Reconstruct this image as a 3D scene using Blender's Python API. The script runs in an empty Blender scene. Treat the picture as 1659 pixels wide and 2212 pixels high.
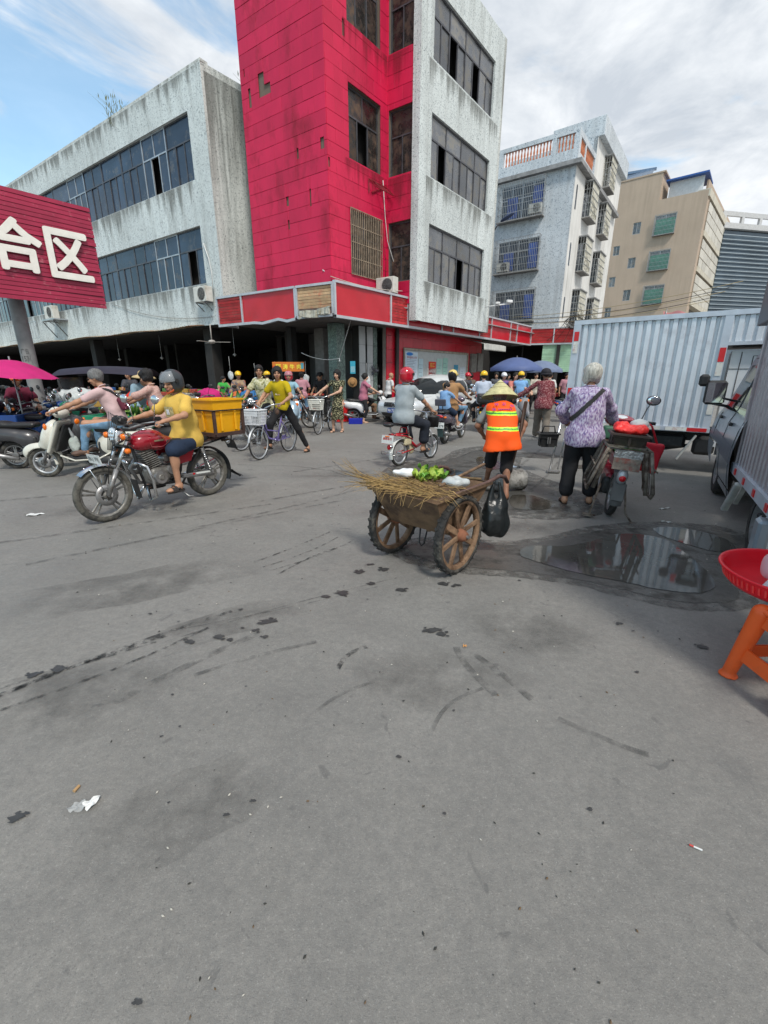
import bpy,math,random
import numpy as np
from mathutils import Vector,Matrix
random.seed(7)
R=math.radians
V=Vector
sc=bpy.context.scene
# ---------------------------------------------------------------- camera
cam_d=bpy.data.cameras.new('camera');cam=bpy.data.objects.new('camera',cam_d)
sc.collection.objects.link(cam);sc.camera=cam
cam_d.sensor_fit='HORIZONTAL';cam_d.sensor_width=36.0;cam_d.lens=36*928/1659
cam_d.clip_start=0.05;cam_d.clip_end=3000
cam.location=(0,0,1.5);cam.rotation_euler=(R(90-17.41),0,0)
# ---------------------------------------------------------------- world, sun, exposure
SUN_EL,SUN_AZ=52,160# azimuth clockwise from +Y
w=bpy.data.worlds.new('World');sc.world=w;w.use_nodes=True
nt=w.node_tree;nt.nodes.clear()
def N(nt,typ,**kw):
    n=nt.nodes.new(typ)
    for k,v in kw.items():
        if hasattr(n,k):setattr(n,k,v)
        else:n.inputs[k.replace('_',' ')].default_value=v
    return n
wo=N(nt,'ShaderNodeOutputWorld');bg=N(nt,'ShaderNodeBackground')
sky=N(nt,'ShaderNodeTexSky',sky_type='NISHITA',sun_disc=False,sun_elevation=R(SUN_EL),sun_rotation=R(SUN_AZ),air_density=1.0,dust_density=1.2,ozone_density=1.5)
bg.inputs['Strength'].default_value=0.125
tc=N(nt,'ShaderNodeTexCoord')
sepd=N(nt,'ShaderNodeSeparateXYZ');nt.links.new(tc.outputs['Generated'],sepd.inputs[0])
# cloud deck: project the direction on a plane overhead so clouds shrink towards the horizon
zc=N(nt,'ShaderNodeMath',operation='MAXIMUM');zc.inputs[1].default_value=0.0;nt.links.new(sepd.outputs[2],zc.inputs[0])
za=N(nt,'ShaderNodeMath',operation='ADD');za.inputs[1].default_value=0.22;nt.links.new(zc.outputs[0],za.inputs[0])
dx=N(nt,'ShaderNodeMath',operation='DIVIDE');nt.links.new(sepd.outputs[0],dx.inputs[0]);nt.links.new(za.outputs[0],dx.inputs[1])
dy=N(nt,'ShaderNodeMath',operation='DIVIDE');nt.links.new(sepd.outputs[1],dy.inputs[0]);nt.links.new(za.outputs[0],dy.inputs[1])
cmb=N(nt,'ShaderNodeCombineXYZ');nt.links.new(dx.outputs[0],cmb.inputs[0]);nt.links.new(dy.outputs[0],cmb.inputs[1]);cmb.inputs[2].default_value=3.7
def noise_w(scale,detail,rough,dist=0.3):
    n=N(nt,'ShaderNodeTexNoise');n.inputs['Scale'].default_value=scale;n.inputs['Detail'].default_value=detail
    n.inputs['Roughness'].default_value=rough;n.inputs['Distortion'].default_value=dist
    nt.links.new(cmb.outputs[0],n.inputs['Vector']);return n
n1=noise_w(1.9,9,0.58,.6);n2=noise_w(3.4,6,0.6)
bias=N(nt,'ShaderNodeMapRange');bias.inputs[1].default_value=-1.1;bias.inputs[2].default_value=0.25;bias.inputs[3].default_value=-0.135;bias.inputs[4].default_value=0.13
nt.links.new(dx.outputs[0],bias.inputs[0])
ad=N(nt,'ShaderNodeMath',operation='ADD');nt.links.new(n1.outputs[0],ad.inputs[0]);nt.links.new(bias.outputs[0],ad.inputs[1])
cov=N(nt,'ShaderNodeMapRange',interpolation_type='SMOOTHSTEP');cov.inputs[1].default_value=0.41;cov.inputs[2].default_value=0.56;cov.inputs[3].default_value=0.18;cov.inputs[4].default_value=1.0
nt.links.new(ad.outputs[0],cov.inputs[0])
cr=N(nt,'ShaderNodeValToRGB');cr.color_ramp.elements[0].position=0.36;cr.color_ramp.elements[0].color=(4.3,4.7,5.2,1)
cr.color_ramp.elements[1].position=0.66;cr.color_ramp.elements[1].color=(7.1,7.3,7.5,1);nt.links.new(n2.outputs[0],cr.inputs[0])
tint=N(nt,'ShaderNodeMix',data_type='RGBA',blend_type='MULTIPLY');tint.inputs[0].default_value=1.0
nt.links.new(sky.outputs[0],tint.inputs[6]);tint.inputs[7].default_value=(1.55,1.9,1.75,1)
mixw=N(nt,'ShaderNodeMix',data_type='RGBA');nt.links.new(cov.outputs[0],mixw.inputs[0]);nt.links.new(tint.outputs[2],mixw.inputs[6]);nt.links.new(cr.outputs[0],mixw.inputs[7])
nt.links.new(mixw.outputs[2],bg.inputs[0]);nt.links.new(bg.outputs[0],wo.inputs[0])
sun_d=bpy.data.lights.new('sun','SUN');sun=bpy.data.objects.new('sun',sun_d);sc.collection.objects.link(sun)
sun_d.energy=2.5;sun_d.angle=R(10);sun_d.color=(1.0,0.95,0.87)
sd=V((math.sin(R(SUN_AZ))*math.cos(R(SUN_EL)),math.cos(R(SUN_AZ))*math.cos(R(SUN_EL)),math.sin(R(SUN_EL))))
sun.rotation_euler=sd.to_track_quat('Z','Y').to_euler()
sc.view_settings.view_transform='Standard';sc.view_settings.look='None';sc.view_settings.exposure=0.22;sc.view_settings.gamma=1;sc.view_settings.use_curve_mapping=False
try:
    sc.cycles.max_bounces=6;sc.cycles.diffuse_bounces=3;sc.cycles.glossy_bounces=3;sc.cycles.transparent_max_bounces=12
    sc.cycles.use_denoising=True
except Exception:pass
# ---------------------------------------------------------------- text (made before the scene fills up)
TEXT={}
def mktext(s):
    c=bpy.data.curves.new('text','FONT');c.body=s;c.size=1.0;c.align_x='CENTER';c.align_y='CENTER';c.resolution_u=2
    o=bpy.data.objects.new('text',c);sc.collection.objects.link(o)
    dg=bpy.context.evaluated_depsgraph_get();m=bpy.data.meshes.new_from_object(o.evaluated_get(dg))
    vs=[tuple(v.co)for v in m.vertices];fs=[tuple(p.vertices)for p in m.polygons]
    bpy.data.objects.remove(o);bpy.data.curves.remove(c);bpy.data.meshes.remove(m)
    xs=[v[0]for v in vs];ys=[v[1]for v in vs]
    TEXT[s]=(vs,fs,(min(xs),max(xs),min(ys),max(ys)))
for s in['合','区','阿','涛','牛','肉','粤K','701V6','M67307','粤M·A','粤K·J','99J','08379','粤A·Y','佛辉车行','24P8Q','粤K8','招工','600237','环','境','卫','生','停车管理公示牌','YOYO','广告','1571','美']:
    mktext(s)
# ---------------------------------------------------------------- materials
MATS={}
def mat(name,col=(.5,.5,.5),rough=.6,metal=0.,var=.12,vs=6.,bump=0.,bs=40.,spec=.5,alpha=1.,coat=0.,trans=0.,dirt=None,dirt_amt=.0,dirt_s=3.,emit=None,stretch=None,ior=1.45,wc=False,rnd=0.):
    if name in MATS:return MATS[name]
    m=bpy.data.materials.new(name);m.use_nodes=True;t=m.node_tree;t.nodes.clear();L=t.links.new
    o=N(t,'ShaderNodeOutputMaterial');p=N(t,'ShaderNodeBsdfPrincipled');L(p.outputs[0],o.inputs[0])
    c3=tuple(col)+(1,)
    p.inputs['Roughness'].default_value=rough;p.inputs['Metallic'].default_value=metal;p.inputs['Alpha'].default_value=alpha
    p.inputs['Specular IOR Level'].default_value=spec;p.inputs['Coat Weight'].default_value=coat;p.inputs['Coat Roughness'].default_value=.08
    p.inputs['Transmission Weight'].default_value=trans;p.inputs['IOR'].default_value=ior
    if emit:p.inputs['Emission Color'].default_value=c3;p.inputs['Emission Strength'].default_value=emit
    g=N(t,'ShaderNodeTexCoord');vec=g.outputs['Object']
    if wc:vec=N(t,'ShaderNodeNewGeometry').outputs['Position']
    if stretch:
        mp=N(t,'ShaderNodeMapping');mp.inputs['Scale'].default_value=stretch;L(vec,mp.inputs[0]);vec=mp.outputs[0]
    if var>0:
        n=N(t,'ShaderNodeTexNoise');n.inputs['Scale'].default_value=vs;n.inputs['Detail'].default_value=5;n.inputs['Roughness'].default_value=.6;L(vec,n.inputs['Vector'])
        mr=N(t,'ShaderNodeMapRange');mr.inputs[1].default_value=.3;mr.inputs[2].default_value=.7;mr.inputs[3].default_value=1-var;mr.inputs[4].default_value=1+var;L(n.outputs[0],mr.inputs[0])
        hs=N(t,'ShaderNodeMix',data_type='RGBA',blend_type='MULTIPLY');hs.inputs[0].default_value=1;hs.inputs[6].default_value=c3;L(mr.outputs[0],hs.inputs[7]);out=hs.outputs[2]
    else:
        rgb=N(t,'ShaderNodeRGB');rgb.outputs[0].default_value=c3;out=rgb.outputs[0]
    if dirt:
        n=N(t,'ShaderNodeTexNoise');n.inputs['Scale'].default_value=dirt_s;n.inputs['Detail'].default_value=7;n.inputs['Roughness'].default_value=.68;L(vec,n.inputs['Vector'])
        mr=N(t,'ShaderNodeMapRange');mr.inputs[1].default_value=.62-dirt_amt*.3;mr.inputs[2].default_value=.78-dirt_amt*.3;mr.inputs[4].default_value=min(1,.5+dirt_amt);L(n.outputs[0],mr.inputs[0])
        mx=N(t,'ShaderNodeMix',data_type='RGBA');L(mr.outputs[0],mx.inputs[0]);L(out,mx.inputs[6]);mx.inputs[7].default_value=tuple(dirt)+(1,);out=mx.outputs[2]
        rr=N(t,'ShaderNodeMapRange');rr.inputs[3].default_value=rough;rr.inputs[4].default_value=max(rough,.75);L(mr.outputs[0],rr.inputs[0]);L(rr.outputs[0],p.inputs['Roughness'])
    if rnd:
        oi=N(t,'ShaderNodeObjectInfo');r1=N(t,'ShaderNodeMapRange');r1.inputs[3].default_value=1-rnd;r1.inputs[4].default_value=1+rnd;L(oi.outputs['Random'],r1.inputs[0])
        rm=N(t,'ShaderNodeMix',data_type='RGBA',blend_type='MULTIPLY');rm.inputs[0].default_value=1;L(out,rm.inputs[6]);L(r1.outputs[0],rm.inputs[7]);out=rm.outputs[2]
    L(out,p.inputs['Base Color'])
    if bump:
        n=N(t,'ShaderNodeTexNoise');n.inputs['Scale'].default_value=bs;n.inputs['Detail'].default_value=4;L(vec,n.inputs['Vector'])
        b=N(t,'ShaderNodeBump');b.inputs['Strength'].default_value=bump;b.inputs['Distance'].default_value=.02;L(n.outputs[0],b.inputs['Height']);L(b.outputs[0],p.inputs['Normal'])
    MATS[name]=m
    return m
def pattern(name,cols,scale=30,kind='noise',rough=.85,stretch=(1,1,1),bump=.25):
    """printed cloth: 2-4 colours by thresholds of one texture"""
    if name in MATS:return MATS[name]
    m=bpy.data.materials.new(name);m.use_nodes=True;t=m.node_tree;t.nodes.clear();L=t.links.new
    o=N(t,'ShaderNodeOutputMaterial');p=N(t,'ShaderNodeBsdfPrincipled');L(p.outputs[0],o.inputs[0]);p.inputs['Roughness'].default_value=rough
    p.inputs['Specular IOR Level'].default_value=.25
    g=N(t,'ShaderNodeTexCoord');mp=N(t,'ShaderNodeMapping');mp.inputs['Scale'].default_value=stretch;L(g.outputs['Object'],mp.inputs[0])
    if kind=='voronoi':n=N(t,'ShaderNodeTexVoronoi');n.inputs['Scale'].default_value=scale;src=n.outputs['Distance']
    elif kind=='cell':n=N(t,'ShaderNodeTexVoronoi');n.inputs['Scale'].default_value=scale;s_=N(t,'ShaderNodeSeparateColor');L(n.outputs['Color'],s_.inputs[0]);src=s_.outputs[0]
    elif kind=='wave':n=N(t,'ShaderNodeTexWave');n.inputs['Scale'].default_value=scale;n.inputs['Distortion'].default_value=2;src=n.outputs['Fac']
    else:n=N(t,'ShaderNodeTexNoise');n.inputs['Scale'].default_value=scale;n.inputs['Detail'].default_value=3;src=n.outputs[0]
    L(mp.outputs[0],n.inputs['Vector'])
    r=N(t,'ShaderNodeValToRGB');r.color_ramp.interpolation='LINEAR';e=r.color_ramp.elements
    lo,hi=((.33,.62)if kind in('noise',)else(.05,.8));k=len(cols)
    while len(e)<k:e.new(.5)
    for i,c in enumerate(cols):e[i].position=lo+(hi-lo)*i/(k-1);e[i].color=tuple(c)+(1,)
    L(src,r.inputs[0]);L(r.outputs[0],p.inputs['Base Color'])
    n2=N(t,'ShaderNodeTexNoise');n2.inputs['Scale'].default_value=9;L(g.outputs['Object'],n2.inputs['Vector'])
    b=N(t,'ShaderNodeBump');b.inputs['Strength'].default_value=bump;b.inputs['Distance'].default_value=.03;L(n2.outputs[0],b.inputs['Height']);L(b.outputs[0],p.inputs['Normal'])
    MATS[name]=m;return m
def wallmat(name,base,fleck=None,fleck_s=26,streak=(.13,.13,.12),amt=.5,flat=0.,big=.12):
    """rendered wall: dark terrazzo flecks, rain streaks and broad weathering"""
    m=bpy.data.materials.new(name);m.use_nodes=True;t=m.node_tree;t.nodes.clear();L=t.links.new
    o=N(t,'ShaderNodeOutputMaterial');p=N(t,'ShaderNodeBsdfPrincipled');L(p.outputs[0],o.inputs[0]);p.inputs['Roughness'].default_value=.85
    P=N(t,'ShaderNodeNewGeometry').outputs['Position']
    def noi(s,d,r,vec=P,dist=0):
        n=N(t,'ShaderNodeTexNoise');n.inputs['Scale'].default_value=s;n.inputs['Detail'].default_value=d;n.inputs['Roughness'].default_value=r;n.inputs['Distortion'].default_value=dist;L(vec,n.inputs['Vector']);return n.outputs[0]
    def rng(src,a,b,c,d):
        r=N(t,'ShaderNodeMapRange');r.inputs[1].default_value=a;r.inputs[2].default_value=b;r.inputs[3].default_value=c;r.inputs[4].default_value=d;L(src,r.inputs[0]);return r.outputs[0]
    def mixc(f,a,b):
        x=N(t,'ShaderNodeMix',data_type='RGBA')
        if isinstance(f,float):x.inputs[0].default_value=f
        else:L(f,x.inputs[0])
        for i,c in((6,a),(7,b)):
            if isinstance(c,tuple):x.inputs[i].default_value=c+(1,)
            else:L(c,x.inputs[i])
        return x.outputs[2]
    col=mixc(rng(noi(.5,5,.6),.3,.7,0,1),tuple(c*(1-big)for c in base),tuple(min(1,c*(1+big))for c in base))
    if fleck:
        mp0=N(t,'ShaderNodeMapping');mp0.inputs['Rotation'].default_value=(.5,.3,.8);L(P,mp0.inputs[0])
        f=noi(fleck_s,1.0,.5,mp0.outputs[0],1.6);col=mixc(rng(f,.595,.63,0,.85),col,fleck)
    mp=N(t,'ShaderNodeMapping');mp.inputs['Scale'].default_value=(2.6,2.6,.13);L(P,mp.inputs[0])
    s=rng(noi(1.3,6,.7,mp.outputs[0]),.44,.66,0,1);k=rng(noi(.35,3,.5),.35,.62,.2,1)
    mm=N(t,'ShaderNodeMath',operation='MULTIPLY');L(s,mm.inputs[0]);L(k,mm.inputs[1])
    m2=N(t,'ShaderNodeMath',operation='MULTIPLY');L(mm.outputs[0],m2.inputs[0]);m2.inputs[1].default_value=amt
    col=mixc(m2.outputs[0],col,streak)
    L(col,p.inputs['Base Color'])
    b=N(t,'ShaderNodeBump');b.inputs['Strength'].default_value=.35;b.inputs['Distance'].default_value=.02;L(noi(30,4,.6),b.inputs['Height']);L(b.outputs[0],p.inputs['Normal'])
    MATS[name]=m;return m
def groundmat():
    m=bpy.data.materials.new('road_concrete');m.use_nodes=True;t=m.node_tree;t.nodes.clear();L=t.links.new
    o=N(t,'ShaderNodeOutputMaterial');p=N(t,'ShaderNodeBsdfPrincipled');L(p.outputs[0],o.inputs[0])
    g=N(t,'ShaderNodeTexCoord');P=g.outputs['Object']
    def noi(s,d,r,dist=0,off=0,vec=None):
        mp=N(t,'ShaderNodeMapping');mp.inputs['Location'].default_value=(off,off*.7,0);L(vec or P,mp.inputs[0])
        n=N(t,'ShaderNodeTexNoise');n.inputs['Scale'].default_value=s;n.inputs['Detail'].default_value=d;n.inputs['Roughness'].default_value=r;n.inputs['Distortion'].default_value=dist;L(mp.outputs[0],n.inputs['Vector']);return n.outputs[0]
    def rng(src,a,b,c,d,it='LINEAR'):
        r=N(t,'ShaderNodeMapRange',interpolation_type=it);r.inputs[1].default_value=a;r.inputs[2].default_value=b;r.inputs[3].default_value=c;r.inputs[4].default_value=d;L(src,r.inputs[0]);return r.outputs[0]
    def mul(a,b):
        x=N(t,'ShaderNodeMath',operation='MULTIPLY');L(a,x.inputs[0])
        if isinstance(b,float):x.inputs[1].default_value=b
        else:L(b,x.inputs[1])
        return x.outputs[0]
    def mixc(f,a,b):
        x=N(t,'ShaderNodeMix',data_type='RGBA');L(f,x.inputs[0])
        for i,c in((6,a),(7,b)):
            if isinstance(c,tuple):x.inputs[i].default_value=c+(1,)
            else:L(c,x.inputs[i])
        return x.outputs[2]
    col=mixc(rng(noi(.45,6,.62),.32,.68,0,1),(.195,.187,.171),(.272,.262,.240))
    col=mixc(rng(noi(2.2,6,.7,.8,9),.42,.75,0,.5),col,(.135,.132,.125))
    col=mixc(rng(noi(330,2,.7),.60,.72,0,.6),col,(.40,.39,.36))
    col=mixc(rng(noi(115,2,.8,0,8),.58,.70,0,.5),col,(.42,.41,.38));col=mixc(rng(noi(85,2,.8,0,13),.58,.72,0,.5),col,(.085,.084,.08))
    col=mixc(rng(noi(24,5,.75,.3,17),.35,.70,0,.5),col,(.12,.119,.114))
    col=mixc(rng(noi(250,2,.7,0,3),.60,.72,0,.65),col,(.07,.07,.07))# dark pits
    col=mixc(rng(noi(60,4,.75,0,5),.40,.75,0,.35),col,(.10,.10,.10))
    col=mixc(rng(noi(5.5,4,.6,1.0,31),.66,.70,0,.45),col,(.075,.075,.075))# old stains
    v=N(t,'ShaderNodeTexVoronoi');v.inputs['Scale'].default_value=2.3;L(P,v.inputs['Vector'])
    n5=noi(14,3,.6);vv=N(t,'ShaderNodeMath',operation='ADD');L(v.outputs['Distance'],vv.inputs[0]);L(mul(n5,.06),vv.inputs[1])
    col=mixc(rng(vv.outputs[0],.035,.06,.6,0),col,(.05,.05,.05))# trodden gum and drips
    L(col,p.inputs['Base Color']);L(rng(noi(1.1,4,.6,0,4),.3,.7,.55,.9),p.inputs['Roughness'])
    b=N(t,'ShaderNodeBump');b.inputs['Strength'].default_value=.55;b.inputs['Distance'].default_value=.006;L(noi(170,4,.75),b.inputs['Height'])
    b2=N(t,'ShaderNodeBump');b2.inputs['Strength'].default_value=.25;b2.inputs['Distance'].default_value=.05;L(noi(4,4,.6),b2.inputs['Height']);L(b.outputs[0],b2.inputs['Normal'])
    L(b2.outputs[0],p.inputs['Normal']);MATS['road_concrete']=m;return m
def stainmat(name,col,rough,dens,scale,lo=.45,hi=.6,fade=False):
    """see-through film on the road: alpha broken up by noise"""
    m=bpy.data.materials.new(name);m.use_nodes=True;t=m.node_tree;t.nodes.clear();L=t.links.new
    o=N(t,'ShaderNodeOutputMaterial');p=N(t,'ShaderNodeBsdfPrincipled');L(p.outputs[0],o.inputs[0]);p.inputs['Base Color'].default_value=tuple(col)+(1,);p.inputs['Roughness'].default_value=rough
    g=N(t,'ShaderNodeTexCoord');n=N(t,'ShaderNodeTexNoise');n.inputs['Scale'].default_value=scale;n.inputs['Detail'].default_value=5;n.inputs['Roughness'].default_value=.65;L(g.outputs['Object'],n.inputs['Vector'])
    r=N(t,'ShaderNodeMapRange');r.inputs[1].default_value=lo;r.inputs[2].default_value=hi;r.inputs[3].default_value=0;r.inputs[4].default_value=dens;L(n.outputs[0],r.inputs[0]);al=r.outputs[0]
    if fade:
        vm=N(t,'ShaderNodeVectorMath',operation='DISTANCE');L(g.outputs['Generated'],vm.inputs[0]);vm.inputs[1].default_value=(.5,.5,0);sp=N(t,'ShaderNodeSeparateXYZ');cb_=N(t,'ShaderNodeCombineXYZ');L(g.outputs['Generated'],sp.inputs[0]);L(sp.outputs[0],cb_.inputs[0]);L(sp.outputs[1],cb_.inputs[1]);L(cb_.outputs[0],vm.inputs[0])
        fr_=N(t,'ShaderNodeMapRange',interpolation_type='SMOOTHSTEP');fr_.inputs[1].default_value=.12;fr_.inputs[2].default_value=.42;fr_.inputs[3].default_value=1;fr_.inputs[4].default_value=0;L(vm.outputs['Value'],fr_.inputs[0])
        mu=N(t,'ShaderNodeMath',operation='MULTIPLY');L(al,mu.inputs[0]);L(fr_.outputs[0],mu.inputs[1]);al=mu.outputs[0]
    L(al,p.inputs['Alpha'])
    MATS[name]=m;return m
def streakmat(name,col,dens,sc_=1.):
    m=bpy.data.materials.new(name);m.use_nodes=True;t=m.node_tree;t.nodes.clear();L=t.links.new
    o=N(t,'ShaderNodeOutputMaterial');p=N(t,'ShaderNodeBsdfPrincipled');L(p.outputs[0],o.inputs[0]);p.inputs['Base Color'].default_value=tuple(col)+(1,);p.inputs['Roughness'].default_value=.95
    P=N(t,'ShaderNodeNewGeometry').outputs['Position'];mp=N(t,'ShaderNodeMapping');mp.inputs['Scale'].default_value=(2.1*sc_,2.1*sc_,.10);L(P,mp.inputs[0])
    n=N(t,'ShaderNodeTexNoise');n.inputs['Scale'].default_value=1.6;n.inputs['Detail'].default_value=5;n.inputs['Roughness'].default_value=.6;L(mp.outputs[0],n.inputs['Vector'])
    g=N(t,'ShaderNodeTexCoord');sp=N(t,'ShaderNodeSeparateXYZ');L(g.outputs['Generated'],sp.inputs[0])
    a=N(t,'ShaderNodeMath',operation='ADD');L(n.outputs[0],a.inputs[0]);f=N(t,'ShaderNodeMapRange');f.inputs[3].default_value=-.34;f.inputs[4].default_value=.10;L(sp.outputs[2],f.inputs[0]);L(f.outputs[0],a.inputs[1])
    r=N(t,'ShaderNodeMapRange',interpolation_type='SMOOTHSTEP');r.inputs[1].default_value=.40;r.inputs[2].default_value=.66;r.inputs[4].default_value=dens;L(a.outputs[0],r.inputs[0]);L(r.outputs[0],p.inputs['Alpha'])
    MATS[name]=m;return m
# ---------------------------------------------------------------- mesh builder
def rotm(ax,deg):return np.array(Matrix.Rotation(R(deg),3,ax))
def RZ(a):return rotm('Z',a)
def euler(rx,ry,rz):return RZ(rz)@rotm('Y',ry)@rotm('X',rx)
class MB:
    def __init__(s):s.v=[];s.f=[];s.mi=[];s.sm=[];s.mats=[];s.M=None
    def add(s,vs,fs,m,smooth=False):
        if m not in s.mats:s.mats.append(m)
        i=s.mats.index(m);b=len(s.v)
        if s.M is not None:
            A=np.asarray(vs,float);vs=(A@s.M[0].T+s.M[1]).tolist()
        s.v.extend(map(tuple,vs));s.f.extend(tuple(b+k for k in f)for f in fs)
        s.mi.extend([i]*len(fs));s.sm.extend([smooth]*len(fs));return s
    def box(s,c,d,m,rot=None,bev=0.):
        hx,hy,hz=d[0]/2,d[1]/2,d[2]/2
        if bev<=0:
            vs=np.array([(x,y,z)for z in(-hz,hz)for y in(-hy,hy)for x in(-hx,hx)]);fs=[(0,2,3,1),(4,5,7,6),(0,1,5,4),(2,6,7,3),(0,4,6,2),(1,3,7,5)]
        else:
            bev=min(bev,hx*.9,hy*.9,hz*.9);vs=[];idx={}
            for sx in(-1,1):
                for sy in(-1,1):
                    for sz in(-1,1):
                        for a in range(3):
                            q=[sx*(hx-bev),sy*(hy-bev),sz*(hz-bev)];q[a]=(sx*hx,sy*hy,sz*hz)[a]
                            idx[(sx,sy,sz,a)]=len(vs);vs.append(q)
            fs=[]
            for a in range(3):
                b_,c_=(a+1)%3,(a+2)%3
                for sg in(-1,1):
                    q=[]
                    for(u,v_)in((-1,-1),(1,-1),(1,1),(-1,1)):
                        k=[0,0,0];k[a]=sg;k[b_]=u;k[c_]=v_;q.append(idx[(k[0],k[1],k[2],a)])
                    fs.append(tuple(q if sg>0 else q[::-1]))
                for u in(-1,1):
                    for v_ in(-1,1):
                        q=[]
                        for(sg,ax)in((-1,b_),(1,b_),(1,c_),(-1,c_)):
                            k=[0,0,0];k[a]=sg;k[b_]=u;k[c_]=v_;q.append(idx[(k[0],k[1],k[2],ax)])
                        fs.append(tuple(q if u*v_>0 else q[::-1]))
            for sx in(-1,1):
                for sy in(-1,1):
                    for sz in(-1,1):
                        q=[idx[(sx,sy,sz,a)]for a in range(3)];fs.append(tuple(q if sx*sy*sz>0 else q[::-1]))
            vs=np.array(vs)
        if rot is not None:vs=vs@np.asarray(rot).T
        return s.add(vs+np.array(c),fs,m)
    def bar(s,p0,p1,wd,h,m,up=(0,0,1),bev=0.):
        p0,p1=V(p0),V(p1);d=p1-p0;L=d.length
        if L<1e-6:return s
        y=d/L;u=V(up)
        if abs(y.dot(u))>.98:u=V((1,0,0))
        x=y.cross(u).normalized();z=x.cross(y)
        return s.box((p0+p1)/2,(wd,L,h),m,np.array(Matrix((x,y,z)).transposed()),bev)
    def tube(s,pts,r,m,n=8,closed=False,caps=True,flat=1.):
        pts=[V(p)for p in pts];k=len(pts);rs=r if isinstance(r,(list,tuple))else[r]*k
        vs=[];prev=None
        for i,p in enumerate(pts):
            if closed:t=pts[(i+1)%k]-pts[i-1]
            else:t=pts[min(i+1,k-1)]-pts[max(i-1,0)]
            if t.length<1e-9:t=V((0,0,1))
            t.normalize()
            if prev is None:
                a=V((0,0,1))if abs(t.z)<.9 else V((1,0,0));x=t.cross(a).normalized()
            else:
                x=prev-t*prev.dot(t)
                x=x.normalized()if x.length>1e-6 else t.orthogonal().normalized()
            prev=x;y=t.cross(x)
            for j in range(n):
                a=2*math.pi*j/n;vs.append(p+x*(math.cos(a)*rs[i])+y*(math.sin(a)*rs[i]*flat))
        fs=[]
        for i in range(k if closed else k-1):
            for j in range(n):
                a,b=i*n,((i+1)%k)*n;fs.append((a+j,a+(j+1)%n,b+(j+1)%n,b+j))
        if caps and not closed:fs.append(tuple(range(n))[::-1]);fs.append(tuple((k-1)*n+j for j in range(n)))
        return s.add(vs,fs,m,True)
    def cyl(s,p0,p1,r0,m,r1=None,n=12):
        p0=V(p0);p1=V(p1);r1=r0 if r1 is None else r1;t=(p1-p0).normalized();x=t.orthogonal().normalized();y=t.cross(x)
        vs=[p+(x*math.cos(2*math.pi*j/n)+y*math.sin(2*math.pi*j/n))*r for p,r in((p0,r0),(p1,r1))for j in range(n)]
        s.add(vs,[(j,(j+1)%n,n+(j+1)%n,n+j)for j in range(n)],m,True)
        return s.add(vs,[tuple(range(n))[::-1],tuple(n+j for j in range(n))],m)
    def lathe(s,prof,m,n=24,c=(0,0,0),axis='z',rot=None,smooth=True):
        vs=[]
        for r,h in prof:
            for j in range(n):
                a=2*math.pi*j/n;x,y=r*math.cos(a),r*math.sin(a)
                vs.append((x,y,h)if axis=='z' else((h,x,y)if axis=='x' else(x,h,-y)))
        vs=np.array(vs)
        if rot is not None:vs=vs@np.asarray(rot).T
        k=len(prof);fs=[(i*n+j,i*n+(j+1)%n,(i+1)*n+(j+1)%n,(i+1)*n+j)for i in range(k-1)for j in range(n)]
        return s.add(vs+np.array(c),fs,m,smooth)
    def ell(s,c,r,m,rot=None,n=16,k=10,lo=-90,hi=90,a0=0,a1=360):
        full=a1-a0>=360;nn=n if full else n+1;vs=[]
        for i in range(k+1):
            t=R(lo+(hi-lo)*i/k)
            for j in range(nn):
                a=R(a0+(a1-a0)*j/n);vs.append((math.cos(t)*math.cos(a)*r[0],math.cos(t)*math.sin(a)*r[1],math.sin(t)*r[2]))
        vs=np.array(vs)
        if rot is not None:vs=vs@np.asarray(rot).T
        fs=[(i*nn+j,i*nn+(j+1)%nn,(i+1)*nn+(j+1)%nn,(i+1)*nn+j)for i in range(k)for j in range(n)]
        return s.add(vs+np.array(c),fs,m,True)
    def prism(s,poly,d,m,o=(0,0,0),ax=((1,0,0),(0,0,1)),smooth=False):
        """polygon in the plane of two axes, extruded along d"""
        a,b=V(ax[0]),V(ax[1]);o=V(o);d=V(d);n=len(poly)
        vs=[o+a*x+b*y for x,y in poly]+[o+a*x+b*y+d for x,y in poly]
        area=sum(poly[i][0]*poly[(i+1)%n][1]-poly[(i+1)%n][0]*poly[i][1]for i in range(n))
        fs=[tuple(range(n)),tuple(range(2*n-1,n-1,-1))]+[(j,j+n,(j+1)%n+n,(j+1)%n)for j in range(n)]
        if(a.cross(b).dot(d)>0)==(area>0):fs=[f[::-1]for f in fs]
        return s.add(vs,fs,m,smooth)
    def quad(s,pts,m):return s.add(pts,[tuple(range(len(pts)))],m)
    def sheet(s,fn,nu,nv,m,smooth=True):
        vs=[fn(i/nu,j/nv)for i in range(nu+1)for j in range(nv+1)]
        fs=[(i*(nv+1)+j,(i+1)*(nv+1)+j,(i+1)*(nv+1)+j+1,i*(nv+1)+j+1)for i in range(nu)for j in range(nv)]
        return s.add(vs,fs,m,smooth)
    def text(s,key,c,h,m,right=(1,0,0),up=(0,0,1),wmax=None,bold=0.):
        vs,fs,(x0,x1,y0,y1)=TEXT[key];k=h/(y1-y0);kx=k if not wmax else min(k,wmax/(x1-x0))if wmax>0 else-wmax/(x1-x0)
        right=V(right).normalized();up=V(up).normalized();c=V(c);cx,cy=(x0+x1)/2,(y0+y1)/2
        offs=[(0,0)]if not bold else[(0,0),(bold,0),(-bold,0),(0,bold),(0,-bold)]
        nrm=right.cross(up)
        for q,(ox,oy)in enumerate(offs):
            s.add([c+right*((x-cx)*kx+ox)+up*((y-cy)*k+oy)+nrm*(q*.0004)for x,y,z in vs],fs,m)
        return s
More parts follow.
